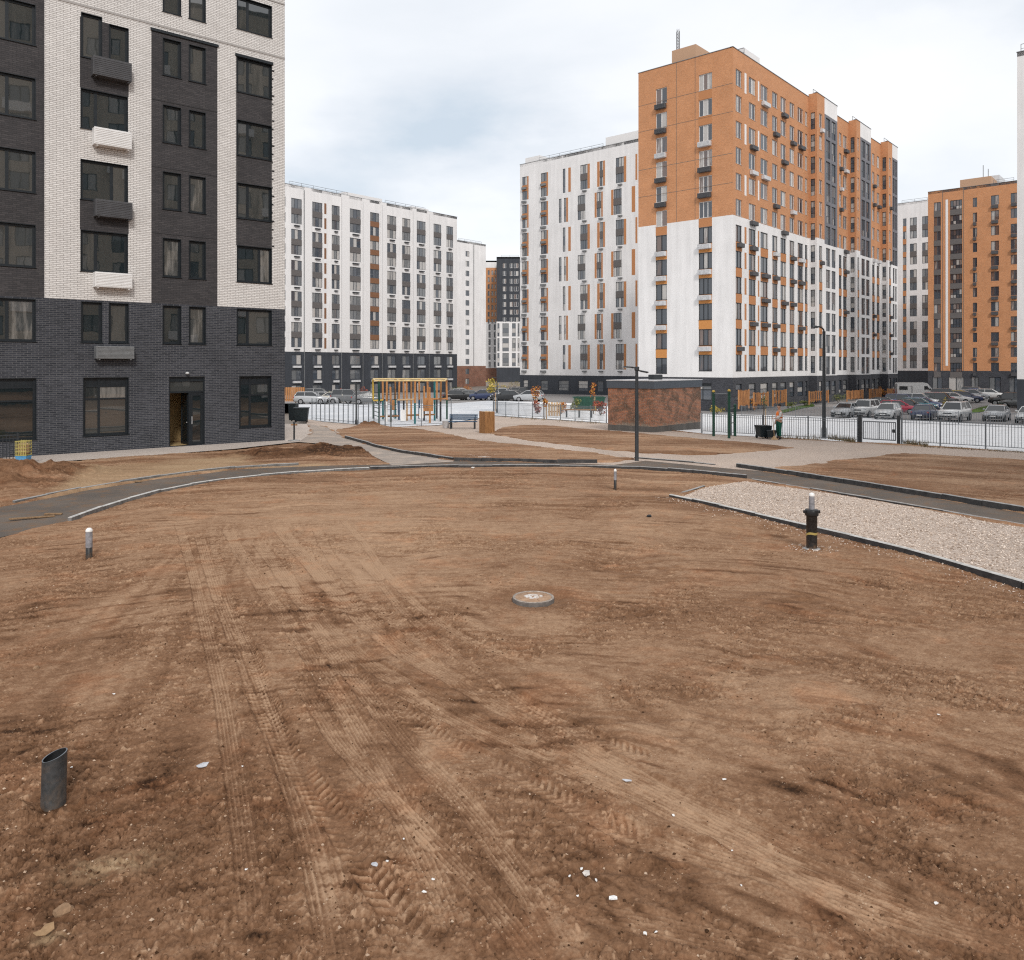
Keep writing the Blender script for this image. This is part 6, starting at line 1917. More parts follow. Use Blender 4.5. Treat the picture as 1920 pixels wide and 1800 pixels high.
# play bench and frame behind the middle fence
g = g3(1085, 783)
r = thing('seesaw', g, 'low wooden play beam on dark posts behind the middle fence', 'play equipment')
m = MB(); m.box((0, 0, 0.62), (2.9, 0.22, 0.10), rz=R(-6), bev=0.02); m.build('beam', M['wood_dark'], r)
for x in (-0.95, 0.05, 1.0):
    m = MB(); m.tube((x, -x * 0.1, -0.1), (x, -x * 0.1, 0.57), 0.06); m.build('leg', M['metal_dark'], r)
for x in (-1.3, 1.3):
    m = MB(); m.tube((x, -x * .1 - .2, 0.9), (x, -x * .1 + .2, 0.9), 0.02); m.tube((x, -x * .1, 0.66), (x, -x * .1, 0.9), 0.025); m.build('handle', M['yellow_paint'], r)
g = g3(1040, 780)
r = thing('spring_rider', g, 'wooden play house front of pale boards behind the middle fence', 'play equipment')
m = MB()
for k in range(5): m.box((-0.45 + 0.22 * k, 0, 0.55), (0.16, 0.05, 1.1 + 0.1 * (k % 2)), bev=0.01)
m.build('board', M['wood_pale'], r)
m = MB(); m.box((0, 0.04, 0.35), (1.15, 0.04, 0.09)); m.box((0, 0.04, 0.85), (1.15, 0.04, 0.09)); m.build('cross_bar', M['wood_dark'], r)
r.name = 'play_panel'
g = g3(1104, 780)
r = thing('green_container', g, 'dark green slatted skip behind the play beam and the middle fence', 'container')
m = MB(); m.loft([[Vector((sx * 1.5 * s_, sy * 0.8 * s_, z)) for sx, sy in ((-1, -1), (1, -1), (1, 1), (-1, 1))] for z, s_ in ((0.15, 0.86), (1.25, 1.0), (1.25, 1.05), (1.34, 1.05), (1.34, 0.97), (1.2, 0.95))], 0, False)
for k in range(9): m.box((-1.28 + 0.32 * k, -0.76, 0.72), (0.06, 0.06, 1.0), M=Matrix.Rotation(0, 4, 'Z'))
m.build('body', M['green_paint'], r)
for x in (-1, 1):
    m = MB(); m.box((x, 0, 0.07), (0.12, 1.2, 0.16)); m.build('skid', M['metal_dark'], r)
r.location = g3(1104, 769.5)

# ---- wooden screens along the ground floor terraces of the big block
fs = fr.shift(2.6)
M['screen_wood'] = m_wood('weathered_screen_wood', (0.17, 0.07, 0.028), (0.50, 0.235, 0.095), (3, 3, 0.6))
screens = [(1385, 1404, 'orange slatted terrace screen nearest the pull-up bars', 1.95), (1413, 1440, 'orange terrace screen behind the thin sapling', 1.7), (1449, 1474, 'orange terrace screen above the worker', 1.75), (1517, 1553, 'long orange terrace screen behind the tall curved lamp post', 1.7), (1588, 1618, 'orange terrace screen right of the tall curved lamp post', 1.7), (1630, 1652, 'orange terrace screen between the last bays', 1.7), (1664, 1682, 'orange terrace screen at the far end beside the white van', 1.8)]
for x0, x1, lb, h_ in screens:
    a0, a1 = fs.ap(x0), fs.ap(x1)
    p0 = fs.P(a0, 0)
    gz = zg(p0.y) 
    r = thing('terrace_screen', (p0.x, p0.y, gz), lb, 'wooden screen', 'orange terrace screens')
    r.rotation_euler.z = math.atan2(fs.d[1], fs.d[0]); h_ *= random.uniform(0.75, 1.0)
    w = a1 - a0
    for x in (0, w):
        m = MB(); m.box((x, 0, h_ / 2 - 0.1), (0.12, 0.12, h_ + 0.3)); m.build('post', M['wood'], r)
    m = MB(); n = max(3, int(w / 0.26))
    for k in range(n):
        if k % 3 == 1 and random.random() < 0.5: continue
        m.box((0.12 + (w - 0.24) * (k + 0.5) / n, -0.03, h_ / 2 + 0.06 + random.uniform(-.12, .1)), ((w - 0.2) / n * random.uniform(0.45, 0.7), 0.04, h_ - 0.15))
    m.build('slat_panel', M['screen_wood'], r)
    m = MB(); m.box((w / 2, 0.02, h_ - 0.1), (w - 0.13, 0.05, 0.1)); m.box((w / 2, 0.02, 0.3), (w - 0.13, 0.05, 0.1)); m.build('cross_rail', M['wood_dark'], r)
g = g3(537, 757)
r = thing('wooden_fence', g, 'tall orange plank fence beyond the bins at the brick corner', 'fence')
m = MB(); w = 34 / F * g.y
for k in range(11): m.box((-0.6 + (w + 0.6) * (k + .5) / 11, 0, 1.15), ((w + .6) / 11 - 0.06, 0.05, 1.75))
m.build('plank_panel', M['wood'], r)
m = MB(); m.box((w / 2 - .3, 0.06, 0.5), (w + .5, 0.05, .12)); m.box((w / 2 - .3, 0.06, 1.8), (w + .5, 0.05, .12)); m.build('cross_rail', M['wood_dark'], r)
for x in (-0.5, w / 2, w - 0.05):
    m = MB(); m.box((x, 0.14, 0.9), (0.1, 0.1, 2.2)); m.build('post', M['wood_dark'], r)
g = g3(575, 757)
r = thing('wooden_arch', g, 'small wooden arch at the right end of the plank fence', 'arch')
m = MB(); pts = [Vector((-0.6, 0, -0.1))] + [Vector((-0.6 * math.cos(t_), 0, 0.8 + 0.65 * math.sin(t_))) for t_ in [k * math.pi / 8 for k in range(9)]] + [Vector((0.6, 0, -0.1))]
m.path(pts, 0.07, 8); m.build('hoop', M['wood'], r)
m = MB(); m.box((0, 0, 0.75), (1.15, 0.06, 0.10)); m.build('cross_bar', M['wood'], r)

# ---- plants
def leaves(m, c, rx, rz_, n, size, rn, mi=0):
    for _ in range(n):
        while True:
            p = Vector((rn.uniform(-1, 1), rn.uniform(-1, 1), rn.uniform(-1, 1)))
            if 0.12 < p.length < 1: break
        q = Vector((c[0] + p.x * rx, c[1] + p.y * rx, c[2] + p.z * rz_))
        a = Vector((rn.gauss(0, 1), rn.gauss(0, 1), rn.gauss(0, 1))).normalized(); b_ = a.orthogonal().normalized()
        s_ = size * rn.uniform(0.5, 1.3)
        m.face([q - a * s_, q + b_ * s_ * 0.55, q + a * s_, q - b_ * s_ * 0.55], mi)

def sapling(px, py, h, leaf, label, crown=0.5, n=150, size=0.11, stake=True, name='sapling', group='young trees round the playground'):
    g = g3(px, py); rn = random.Random(px)
    r = thing(name, g, label, 'tree', group)
    m = MB(); m.lathe([(0.05, -0.1), (0.035, h * 0.5), (0.015, h)], n=7)
    for k in range(9):
        t_ = rn.uniform(0.5, 0.95); an = rn.uniform(0, 6.3)
        p = Vector((0, 0, h * t_)); q = p + Vector((math.cos(an) * crown * .7, math.sin(an) * crown * .7, h * 0.16))
        m.tube(p, q, 0.012, 0.005, 4)
    m.build('trunk', M['bark'], r)
    m = MB(); rr = rn
    for k in range(6): leaves(m, (rr.uniform(-.5, .5) * crown, rr.uniform(-.5, .5) * crown, h * rr.uniform(0.62, 1.0)), crown * 0.55, h * 0.13, n // 6, size, rr)
    m.build('crown', M[leaf], r)
    if stake:
        m = MB(); m.tube((0.18, 0.05, -0.1), (0.16, 0.05, h * 0.6), 0.03, n=6); m.tube((0.17, 0.05, h * 0.5), (0, 0, h * 0.5), 0.012, n=4); m.build('stake', M['wood_pale'], r)

def shrub(px, py, h, w, leaf, label, n=220, size=0.10, group='shrubs along the street'):
    g = g3(px, py); rn = random.Random(px * 3 + 1)
    r = thing('shrub', g, label, 'shrub', group)
    m = MB()
    for k in range(9):
        an = rn.uniform(0, 6.3); m.tube((0, 0, -0.1), (math.cos(an) * w * .4, math.sin(an) * w * .4, h * rn.uniform(.6, 1)), 0.02, 0.006, 4)
    m.build('stem', M['bark'], r)
    m = MB()
    for k in range(7): leaves(m, (rn.uniform(-.6, .6) * w, rn.uniform(-.6, .6) * w, h * rn.uniform(.3, .85)), w * 0.42, h * 0.26, n // 7, size, rn)
    m.build('foliage', M[leaf], r)

sapling(926, 771, 2.9, 'leaf_yellow', 'yellow-leaved sapling behind the timber box', 0.75, 200)
sapling(1432, 801, 2.3, 'leaf_green', 'thin dark sapling behind the two wheeled bins', 0.35, 60, 0.07)
sapling(1771, 787, 2.0, 'leaf_yellow', 'small yellow sapling between the white car and the blue car', 0.35, 90, 0.08)
sapling(1004, 770, 2.2, 'leaf_orange', 'orange-brown sapling at the left of the play boards', 0.5, 150, 0.11)
sapling(1020, 786, 1.6, 'leaf_orange', 'small rusty sapling against the middle fence', 0.35, 100, 0.09)
sapling(1112, 776, 2.5, 'leaf_orange', 'orange-crowned sapling left of the brick substation', 0.45, 110, 0.10)
for (px, py, h_, w_, lf_, lb) in [(606, 750, 1.3, 0.9, 'leaf_green', 'grey-green shrub right of the wooden arch'), (626, 749, 1.2, 0.9, 'leaf_green', 'dull green shrub in front of the third dark window'), (652, 749, 1.5, 0.8, 'leaf_orange', 'bright orange shrub left of the sparse fence lamp'), (664, 748, 1.2, 0.7, 'leaf_green', 'small olive shrub behind the sparse fence lamp'), (683, 750, 1.8, 1.1, 'leaf_red', 'dark red shrub left of the climbing frame'), (640, 749, 1.7, 0.6, 'leaf_red', 'thin reddish shrub between the orange one and the parked cars'),
                                (862, 741, 1.5, 1.5, 'leaf_green', 'low green shrub below the narrow brick base'), (880, 739, 1.7, 1.4, 'leaf_orange', 'brown shrub below the narrow brick base'), (945, 738, 1.8, 1.6, 'leaf_yellow', 'yellow shrub below the dark grey tower'), (963, 740, 1.5, 1.5, 'leaf_green', 'green-yellow shrub left of the panelled block'), (1478, 765, 0.8, 1.0, 'leaf_green', 'low green shrub behind the worker'), (1510, 761, 0.7, 1.0, 'leaf_green', 'low green shrub left of the tall lamp post'),
                                (1653, 745, 1.9, 0.9, 'leaf_orange', 'round orange shrub left of the last bay'), (1686, 741, 1.8, 0.8, 'leaf_orange', 'rust-coloured shrub left of the white van'), (1345, 776, 1.1, 0.9, 'leaf_yellow', 'pale shrub behind the pull-up bars'), (1875, 760, 0.9, 0.9, 'leaf_green', 'green shrub at the end of the lawn strip'), (1412, 770, 1.4, 0.6, 'leaf_orange', 'orange shrub left of the thin sapling'), (1572, 757, 1.4, 0.9, 'leaf_green', 'grey-green shrub right of the tall lamp post'), (1052, 776, 1.0, 0.6, 'leaf_orange', 'rusty low shrub between the play boards and the play beam'), (1078, 772, 1.3, 0.7, 'leaf_green', 'dark green shrub behind the play beam'), (1126, 779, 1.2, 0.7, 'leaf_red', 'reddish shrub close to the brick substation'), (1008, 776, 1.1, 0.6, 'leaf_red', 'reddish shrub below the orange-brown sapling'), (965, 728, 2.0, 2.2, 'leaf_yellow', 'pale yellow bush at the foot of the dark grey tower')]:
    shrub(px, py, h_, w_, lf_, lb)
m = MB(); rn = random.Random(3)
for (xa, xb, ya, yb, n_) in ((1552, 1604, 822, 829, 260), (1694, 1740, 832, 838, 200), (1430, 1540, 820, 825, 160), (1740, 1920, 838, 849, 200), (945, 1130, 783, 795, 120)):
    for _ in range(n_):
        t_ = rn.random(); px = xa + (xb - xa) * t_; py = ya + (yb - ya) * t_ + rn.uniform(-1.2, 1.5)
        p = g3(px, py); an = rn.uniform(0, 6.3); h_ = rn.uniform(0.08, 0.34) if xa != 1740 else rn.uniform(.05, .13); s_ = 0.012
        q = p + Vector((math.cos(an) * h_ * .4, math.sin(an) * h_ * .4, h_))
        m.face([p + Vector((-s_, 0, 0)), p + Vector((s_, 0, 0)), q])
tag(m.build('dry_grass', M['straw']), 'dry grass tufts along the foot of the fence', 'grass', kind='stuff')
for nm, pl, lb in (('lawn', [(1812, 772), (1838, 764), (1876, 757), (1894, 759), (1862, 769), (1818, 776)], 'bright green lawn strip in the car park'), ('lawn', [(1462, 771), (1490, 763), (1525, 758), (1528, 762), (1496, 768), (1466, 775)], 'green verge below the terrace screens')):
    sheet(nm, P2(pl), 0.05, M['lawn'], lb, 'lawn')
# ------------------------------------------------------------------ cars
def paint(name, col):
    t = NT(name)
    n = t.noise(t.coord(), 2.5, 4)
    c = t.ramp(n, [(0.3, tuple(x * 0.88 for x in col)), (0.7, col)])
    t.out(c, 0.28, 0.5)
    t.b.inputs['Coat Weight'].default_value = 0.5
    t.b.inputs['Coat Roughness'].default_value = 0.08
    return t.mat
M['car_paint'] = paint('car_paint', (0.5, 0.5, 0.5))
CP = {k: paint(k + '_car_paint', c) for k, c in dict(white=(0.72, 0.72, 0.71), silver=(0.40, 0.41, 0.42), grey=(0.14, 0.145, 0.15), black=(0.015, 0.016, 0.018), navy=(0.030, 0.045, 0.11), blue=(0.06, 0.14, 0.34), crimson=(0.36, 0.02, 0.05), teal=(0.03, 0.11, 0.14), beige=(0.50, 0.36, 0.22), yellow=(0.55, 0.42, 0.10), cream=(0.62, 0.58, 0.50)).items()}


def car_body(kind):
    if kind == 'sedan':
        st = [(-2.24, .46, .78, .70), (-2.14, .30, .95, .82), (-1.55, .22, 1.0, .88), (-.5, .2, .98, .89), (.75, .2, .96, .89), (1.45, .22, .90, .88), (2.02, .28, .77, .82), (2.22, .42, .62, .66)]
        base, roof, zt_ = (-1.80, 0.98), (-1.12, 0.18), 1.46
    elif kind == 'hatch':
        st = [(-1.98, .46, .85, .74), (-1.90, .30, 1.02, .83), (-1.3, .22, 1.03, .87), (-.5, .2, 1.02, .88), (.75, .2, .98, .88), (1.4, .22, .92, .86), (1.88, .28, .80, .80), (2.05, .42, .64, .66)]
        base, roof, zt_ = (-1.88, 1.05), (-1.55, 0.25), 1.52
    else:
        st = [(-2.18, .50, .95, .80), (-2.12, .36, 1.12, .87), (-1.5, .28, 1.14, .91), (-.5, .27, 1.12, .92), (.75, .27, 1.10, .92), (1.4, .28, 1.06, .90), (1.98, .36, .98, .85), (2.14, .5, .80, .76)]
        base, roof, zt_ = (-2.10, 0.95), (-1.88, 0.38), 1.76
    return st, base, roof, zt_


def make_car(kind, label, group):
    st, base, roof, zt_ = car_body(kind)
    r = thing('parked_car', (0, 0, 0), label, 'car', group)
    m = MB()
    rings = []
    for x, zb, zs, w in st:
        rings.append([Vector((x, y, z)) for y, z in ((-w * .82, zb), (-w, zb + .16), (-w * 1.005, zs - .18), (-w * .93, zs), (0, zs + .025), (w * .93, zs), (w * 1.005, zs - .18), (w, zb + .16), (w * .82, zb))])
    m.loft([list(q) for q in rings], 0, True)
    body = m.build('body', M['car_paint'], r)
    zb_ = st[3][2] - 0.01
    wb, wr = st[3][3] * 0.90, st[3][3] * 0.68
    B = [Vector((base[0], -wb, zb_)), Vector((base[1], -wb, zb_ - 0.03)), Vector((base[1], wb, zb_ - 0.03)), Vector((base[0], wb, zb_))]
    T = [Vector((roof[0], -wr, zt_ - .05)), Vector((roof[1], -wr, zt_ - .05)), Vector((roof[1], wr, zt_ - .05)), Vector((roof[0], wr, zt_ - .05))]
    m = MB()
    for k in range(4): m.face([B[k], B[(k + 1) % 4], T[(k + 1) % 4], T[k]])
    m.build('windows', M['car_glass'], r)
    m = MB()
    e = 0.03
    lo = [Vector((p.x + (e if p.x > roof[0] + .1 else -e), p.y * 1.03, p.z - 0.012)) for p in T]
    hi = [Vector((p.x * 0.86 + (roof[0] + roof[1]) * 0.07, p.y * 0.84, zt_)) for p in T]
    m.loft([lo, [p + Vector((0, 0, .03)) for p in lo], hi], 0, False)
    for k in range(4): m.tube(B[k] + Vector((0, 0, 0.0)), T[k], 0.045, 0.035, 6)
    for s_ in (-1, 1):
        xm = (roof[0] + roof[1]) / 2
        m.tube((xm - 0.05, s_ * wb, zb_), (xm, s_ * wr, zt_ - .05), 0.035, 0.03, 6)
    m.build('roof', M['car_paint'], r)
    zf = st[-2][2]
    m = MB(); m.box((st[-1][0] - 0.06, 0, 0.42 if kind != 'suv' else .5), (0.16, st[-2][3] * 1.72, 0.16), bev=0.03); m.build('bumper', M['black_plastic'], r)
    m = MB(); m.box((st[0][0] + 0.05, 0, 0.46 if kind != 'suv' else .54), (0.16, st[1][3] * 1.72, 0.16), bev=0.03); m.build('bumper', M['black_plastic'], r)
    m = MB(); m.box((st[-1][0] - 0.02, 0, zf - 0.20), (0.06, 0.75, 0.12), bev=0.01); m.build('grille', M['black_plastic'], r)
    for s_ in (-1, 1):
        m = MB(); m.box((st[-1][0] - 0.13, s_ * st[-1][3] * 0.90, zf - 0.10), (0.18, 0.30, 0.13), rz=-s_ * 0.5, bev=0.03); m.build('headlight', M['head_lens'], r)
        m = MB(); m.box((st[0][0] + 0.07, s_ * st[0][3] * 0.95, st[1][2] - 0.17), (0.14, 0.26, 0.15), rz=s_ * 0.4, bev=0.03); m.build('tail_light', M['tail_lens'], r)
        m = MB(); m.box((base[1] - 0.28, s_ * (wb + 0.14), zb_ + 0.10), (0.14, 0.18, 0.13), bev=0.03); m.build('mirror', M['car_paint'], r)
    for x in (st[-1][0] + 0.03, st[0][0] - 0.035):
        m = MB(); m.box((x, 0, 0.52 if kind != 'suv' else .62), (0.02, 0.50, 0.11)); m.build('number_plate', M['white_plastic'], r)
    wr_ = 0.33 if kind != 'suv' else 0.37
    for x in (st[0][0] + 0.86, st[-1][0] - 0.84):
        for s_ in (-1, 1):
            m = MB(); m.lathe([(wr_ * .62, -.105), (wr_ * .95, -.11), (wr_, -.07), (wr_, .07), (wr_ * .95, .11), (wr_ * .62, .105)], (x, s_ * (st[3][3] - 0.085), wr_), 20, axis='Y'); w_ = m.build('wheel', M['rubber'], r)
            m = MB(); m.lathe([(0.001, .06), (wr_ * .25, .075), (wr_ * .6, .085), (wr_ * .63, .108)] if s_ > 0 else [(wr_ * .63, -.108), (wr_ * .6, -.085), (wr_ * .25, -.075), (0.001, -.06)], (x, s_ * (st[3][3] - 0.085), wr_), 16, axis='Y')
            # axis Y flips the sign of the profile
            m.v = [(a, 2 * s_ * (st[3][3] - 0.085) - b_, c_) if (b_ - s_ * (st[3][3] - 0.085)) * s_ < 0 else (a, b_, c_) for a, b_, c_ in m.v]
            m.build('rim', M['rim'], w_)
    return r

A1 = math.degrees(math.atan2(U1[1], U1[0])); A2 = math.degrees(math.atan2(U2[1], U2[0]))
cars = [  # px, py of the tyre contact, kind, colour, heading, label
    (1586, 783, 'sedan', 'silver', A1 + 180, 'silver saloon car leftmost in the front row behind the fence'),
    (1622, 782.5, 'suv', 'white', A1 + 178, 'white off-roader behind the left gate post'),
    (1665, 786, 'hatch', 'white', A1 + 183, 'white hatchback right behind the gate'),
    (1736, 787.5, 'sedan', 'navy', A1, 'dark blue saloon showing its red tail lights'),
    (1790, 790, 'suv', 'white', A1 + 176, 'boxy white car facing the fence right of the blue saloon'),
    (1869, 790, 'sedan', 'silver', A1 + 182, 'silver saloon facing the fence below the lawn strip'),
    (1932, 794, 'sedan', 'white', A1 + 180, 'white saloon cut by the right edge'),
    (1684, 777, 'hatch', 'crimson', A2 + 14, 'crimson hatchback in the second row'),
    (1704, 773, 'sedan', 'black', A2 + 6, 'black saloon right of the crimson hatchback'),
    (1724, 764, 'suv', 'silver', A2 + 8, 'silver car below the white van'),
    (1752, 761, 'hatch', 'blue', A2 + 4, 'blue hatchback right of the silver car'),
    (1779, 756, 'sedan', 'beige', A2 + 8, 'beige saloon in the middle of the second row'),
    (1799, 752, 'hatch', 'yellow', A2 + 3, 'pale yellow hatchback right of the beige saloon'),
    (1817, 748.5, 'sedan', 'cream', A2 + 5, 'cream saloon near the far end of the second row'),
    (1830, 746, 'suv', 'grey', A2 + 5, 'grey off-roader at the far end of the second row'),
    (1846, 745.5, 'sedan', 'black', A2 + 12, 'black saloon last in the second row'),
    (1890, 762, 'suv', 'black', A2 + 180, 'black off-roader half hidden by the white corner block'),
    (1722, 771, 'hatch', 'teal', A2 + 8, 'teal hatchback behind the dark blue saloon'),
    (1733, 768, 'sedan', 'navy', A2 + 5, 'navy saloon left of the blue hatchback'),
    (1766, 763, 'suv', 'black', A2 + 6, 'black off-roader behind the boxy white car'),
    (1790, 757, 'sedan', 'white', A2 + 6, 'white saloon right of the beige one'),
    (1806, 751, 'sedan', 'silver', A2 + 6, 'silver saloon right of the pale yellow hatchback'),
    (1838, 747.5, 'hatch', 'blue', A2 + 8, 'small blue hatchback near the far end of the second row'),
    (1911, 765, 'sedan', 'grey', A2 + 180, 'grey saloon at the right edge below the white corner block'),
    (1660, 768, 'sedan', 'black', A2 + 10, 'black saloon leftmost in the second row'),
    (1694, 766, 'suv', 'navy', A2 + 10, 'navy off-roader below the front of the white van'),
    (1741, 763, 'sedan', 'black', A2 + 8, 'black saloon between the silver car and the blue hatchback'),
    (1760, 757, 'hatch', 'crimson', A2 + 8, 'crimson hatchback left of the beige saloon'),
    (1776, 752, 'suv', 'grey', A2 + 8, 'grey off-roader behind the beige saloon'),
    (1812, 755, 'sedan', 'navy', A2 + 6, 'navy saloon at the near edge of the second row, right end'),
    (1826, 750, 'hatch', 'silver', A2 + 6, 'silver hatchback in front of the grey off-roader'),
    (1856, 748, 'hatch', 'white', A2 + 10, 'white hatchback at the very end of the second row'),
    (600, 753, 'suv', 'grey', 5, 'grey off-roader behind the silver hatchback and the arch'),
    (868, 747, 'hatch', 'silver', 12, 'silver hatchback behind the black saloon right of the climbing frame'),
    (912, 747, 'sedan', 'black', 172, 'black saloon behind the navy hatchback'),
    (938, 748, 'hatch', 'grey', 172, 'grey hatchback behind the silver off-roader'),
    (980, 748, 'suv', 'black', 14, 'black off-roader in front of the panelled block'),
    (583, 758, 'hatch', 'silver', 8, 'silver hatchback under the wooden arch'),
    (608, 757, 'sedan', 'silver', -6, 'silver saloon in front of the grey-green shrub'),
    (633, 757, 'sedan', 'cream', 5, 'cream saloon left of the sparse fence lamp'),
    (655, 757, 'suv', 'grey', 3, 'grey off-roader in front of the bright orange shrub'),
    (690, 758, 'hatch', 'grey', 10, 'grey hatchback left of the climbing frame'),
    (858, 751, 'sedan', 'black', 15, 'black saloon right of the climbing frame'),
    (884, 750.5, 'sedan', 'grey', 10, 'grey saloon behind the dark bench'),
    (905, 751, 'hatch', 'navy', 170, 'navy hatchback behind the timber box'),
    (925, 751, 'suv', 'silver', 175, 'silver off-roader behind the yellow sapling'),
    (950, 752, 'sedan', 'black', 168, 'black saloon left of the wooden play boards'),
    (968, 751, 'sedan', 'grey', 12, 'grey saloon below the corner of the panelled block'),
    (992, 753, 'hatch', 'silver', 165, 'silver hatchback left of the orange-brown sapling'),
]
protos = {}
for px, py, kind, colr, ang, lb in cars:
    g = g3(px, py)
    y = g.y + 1.0
    loc = Vector(((px - CX) / F * y, y, zg(y, (px - CX) / F * y)))
    if kind not in protos:
        protos[kind] = make_car(kind, lb, 'parked cars')
        p = protos[kind]
        p.location = loc; p.rotation_euler.z = R(ang)
        def paintall(o):
            for c in kids(o):
                for i, s_ in enumerate(c.material_slots):
                    if s_.material.name == 'car_paint': s_.link = 'OBJECT'; s_.material = CP[colr]
                paintall(c)
        protos[kind + '_clean'] = None
        first = (p, colr)
        p['_c'] = colr
    else:
        dup(protos[kind], loc, R(ang), lb, 'parked cars', {'car_paint': CP[colr]})
for kind in ('sedan', 'hatch', 'suv'):
    p = protos[kind]; colr = p['_c']; del p['_c']
    for c in kids(p):
        for s_ in c.material_slots:
            if s_.material.name == 'car_paint': s_.link = 'OBJECT'; s_.material = CP[colr]

# white van
y = 122.0
r = thing('parked_van', ((1717 - CX) / F * y, y, zg(y, 60)), 'large white panel van parked in front of the orange brick block', 'van', None, R(-14))
prof = [(-2.8, .40), (-2.82, 1.2), (-2.78, 2.3), (-2.6, 2.48), (1.05, 2.50), (1.45, 2.36), (2.12, 1.48), (2.72, 1.22), (2.84, .95), (2.84, .40)]
m = MB()
m.loft([[Vector((x, -1.0 * (0.93 if z > 1.6 else 1.0), z)) for x, z in prof], [Vector((x, 1.0 * (0.93 if z > 1.6 else 1.0), z)) for x, z in prof]], 0, False)
m.build('body', CP['white'], r)
def vq(pts, nm, mt):
    m = MB(); m.face(pts); return m.build(nm, mt, r)
for s_ in (-1, 1):
    f_ = lambda z: s_ * (1.0 if z < 1.6 else 0.93) + s_ * 0.006
    def sidep(x, z):
        k = 1.0 if z <= 1.5 else 1.0 - 0.07 * min(1, (z - 1.48) / 0.8)
        return Vector((x, s_ * (k + 0.012), z))
    for x0, x1, z0, z1 in ((0.95, 1.75, 1.45, 2.0), (-2.5, -1.35, 1.40, 1.95)):
        m = MB()
        top_x1 = x1 - 0.38 if x0 > 0 else x1
        vs = [sidep(x0, z0), sidep(x1, z0), sidep(top_x1, z1), sidep(x0, z1)]
        vi = [Vector((p.x, p.y - s_ * 0.05, p.z)) for p in vs]
        m.loft([vi, vs] if s_ < 0 else [vs, vi], 0, False); m.build('side_window', M['car_glass'], r)
    for x in (-2.0, 1.75):
        m = MB(); m.lathe([(.2, -.11), (.34, -.12), (.36, -.07), (.36, .07), (.34, .12), (.2, .11)], (x, s_ * 0.92, .36), 18, axis='Y'); w_ = m.build('wheel', M['rubber'], r)
        m = MB(); m.lathe([(.001, -.02), (.2, -.02), (.22, .02), (.001, .02)], (x, s_ * 1.025, .36), 14, axis='Y'); m.build('rim', M['rim'], w_)
    m = MB(); m.box((1.75, s_ * 1.14, 1.5), (0.14, 0.22, 0.32), bev=0.04); m.build('mirror', M['black_plastic'], r)
    m = MB(); m.box((2.72, s_ * 0.74, 1.0), (0.22, 0.30, 0.24), bev=0.04); m.build('headlight', M['head_lens'], r)
    m = MB(); m.box((-2.83, s_ * 0.88, 1.2), (0.06, 0.14, 0.6), bev=0.01); m.build('tail_light', M['tail_lens'], r)
    m = MB(); m.box((-0.6, s_ * 1.008, 0.62), (4.2, 0.03, 0.12), bev=0.008); m.build('side_strip', M['black_plastic'], r)
m = MB(); a = Vector((1.49, 0, 2.28)); b_ = Vector((2.08, 0, 1.51)); nn = Vector((0.8, 0, 0.6)) * 0.012
m.face([b_ + nn + Vector((0, -.86, 0)), b_ + nn + Vector((0, .86, 0)), a + nn + Vector((0, .82, 0)), a + nn + Vector((0, -.82, 0))]); m.build('windscreen', M['car_glass'], r)
m = MB(); m.box((2.84, 0, 0.55), (0.16, 1.9, 0.26), bev=0.04); m.build('bumper', M['black_plastic'], r)
m = MB(); m.box((2.93, 0, 0.60), (0.02, 0.5, 0.11)); m.build('number_plate', M['white_plastic'], r)


# ------------------------------------------------------------------ the worker
def skin(nodes, edges, sub=2):
    bm = bmesh.new()
    lay = bm.verts.layers.skin.verify()
    vs = {}
    for k, (p, rad) in nodes.items():
        v_ = bm.verts.new(p); vs[k] = v_
        v_[lay].radius = (rad, rad) if not isinstance(rad, tuple) else rad
    bm.verts.ensure_lookup_table()
    bm.verts[0][lay].use_root = True
    for a, b_ in edges: bm.edges.new((vs[a], vs[b_]))
    me = bpy.data.meshes.new('tmp'); bm.to_mesh(me); bm.free()
    o = bpy.data.objects.new('tmp', me); C.objects.link(o)
    o.modifiers.new('s', 'SKIN').use_smooth_shade = True
    sb = o.modifiers.new('u', 'SUBSURF'); sb.levels = sub; sb.render_levels = sub
    dg = bpy.context.evaluated_depsgraph_get(); dg.update()
    out = bpy.data.meshes.new_from_object(o.evaluated_get(dg))
    bpy.data.objects.remove(o); bpy.data.meshes.remove(me)
    return out

g = g3(1461, 824)
r = thing('person', g, 'worker in an orange vest and green trousers standing by the dark wheeled bins', 'person', None, R(12))
nd = {'pel': ((0, 0, .96), (.15, .11)), 'wst': ((0, 0, 1.10), (.14, .10)), 'chs': ((0, 0, 1.30), (.17, .12)), 'nkb': ((0.01, 0, 1.47), .062), 'nk': ((0, 0, 1.53), .055), 'jaw': ((-.02, 0, 1.60), (.066, .075)), 'hd': ((-.005, 0, 1.68), (.078, .098)), 'top': ((0.0, 0, 1.755), (.055, .065))}
ed = [('pel', 'wst'), ('wst', 'chs'), ('chs', 'nkb'), ('nkb', 'nk'), ('nk', 'jaw'), ('jaw', 'hd'), ('hd', 'top')]
arm = {1: ((.02, .20, 1.42), (.0, .26, 1.14), (-.05, .25, .90), (-.07, .25, .83)), -1: ((-.01, -.20, 1.42), (-.10, -.25, 1.16), (-.34, -.20, 1.08), (-.41, -.19, 1.07))}
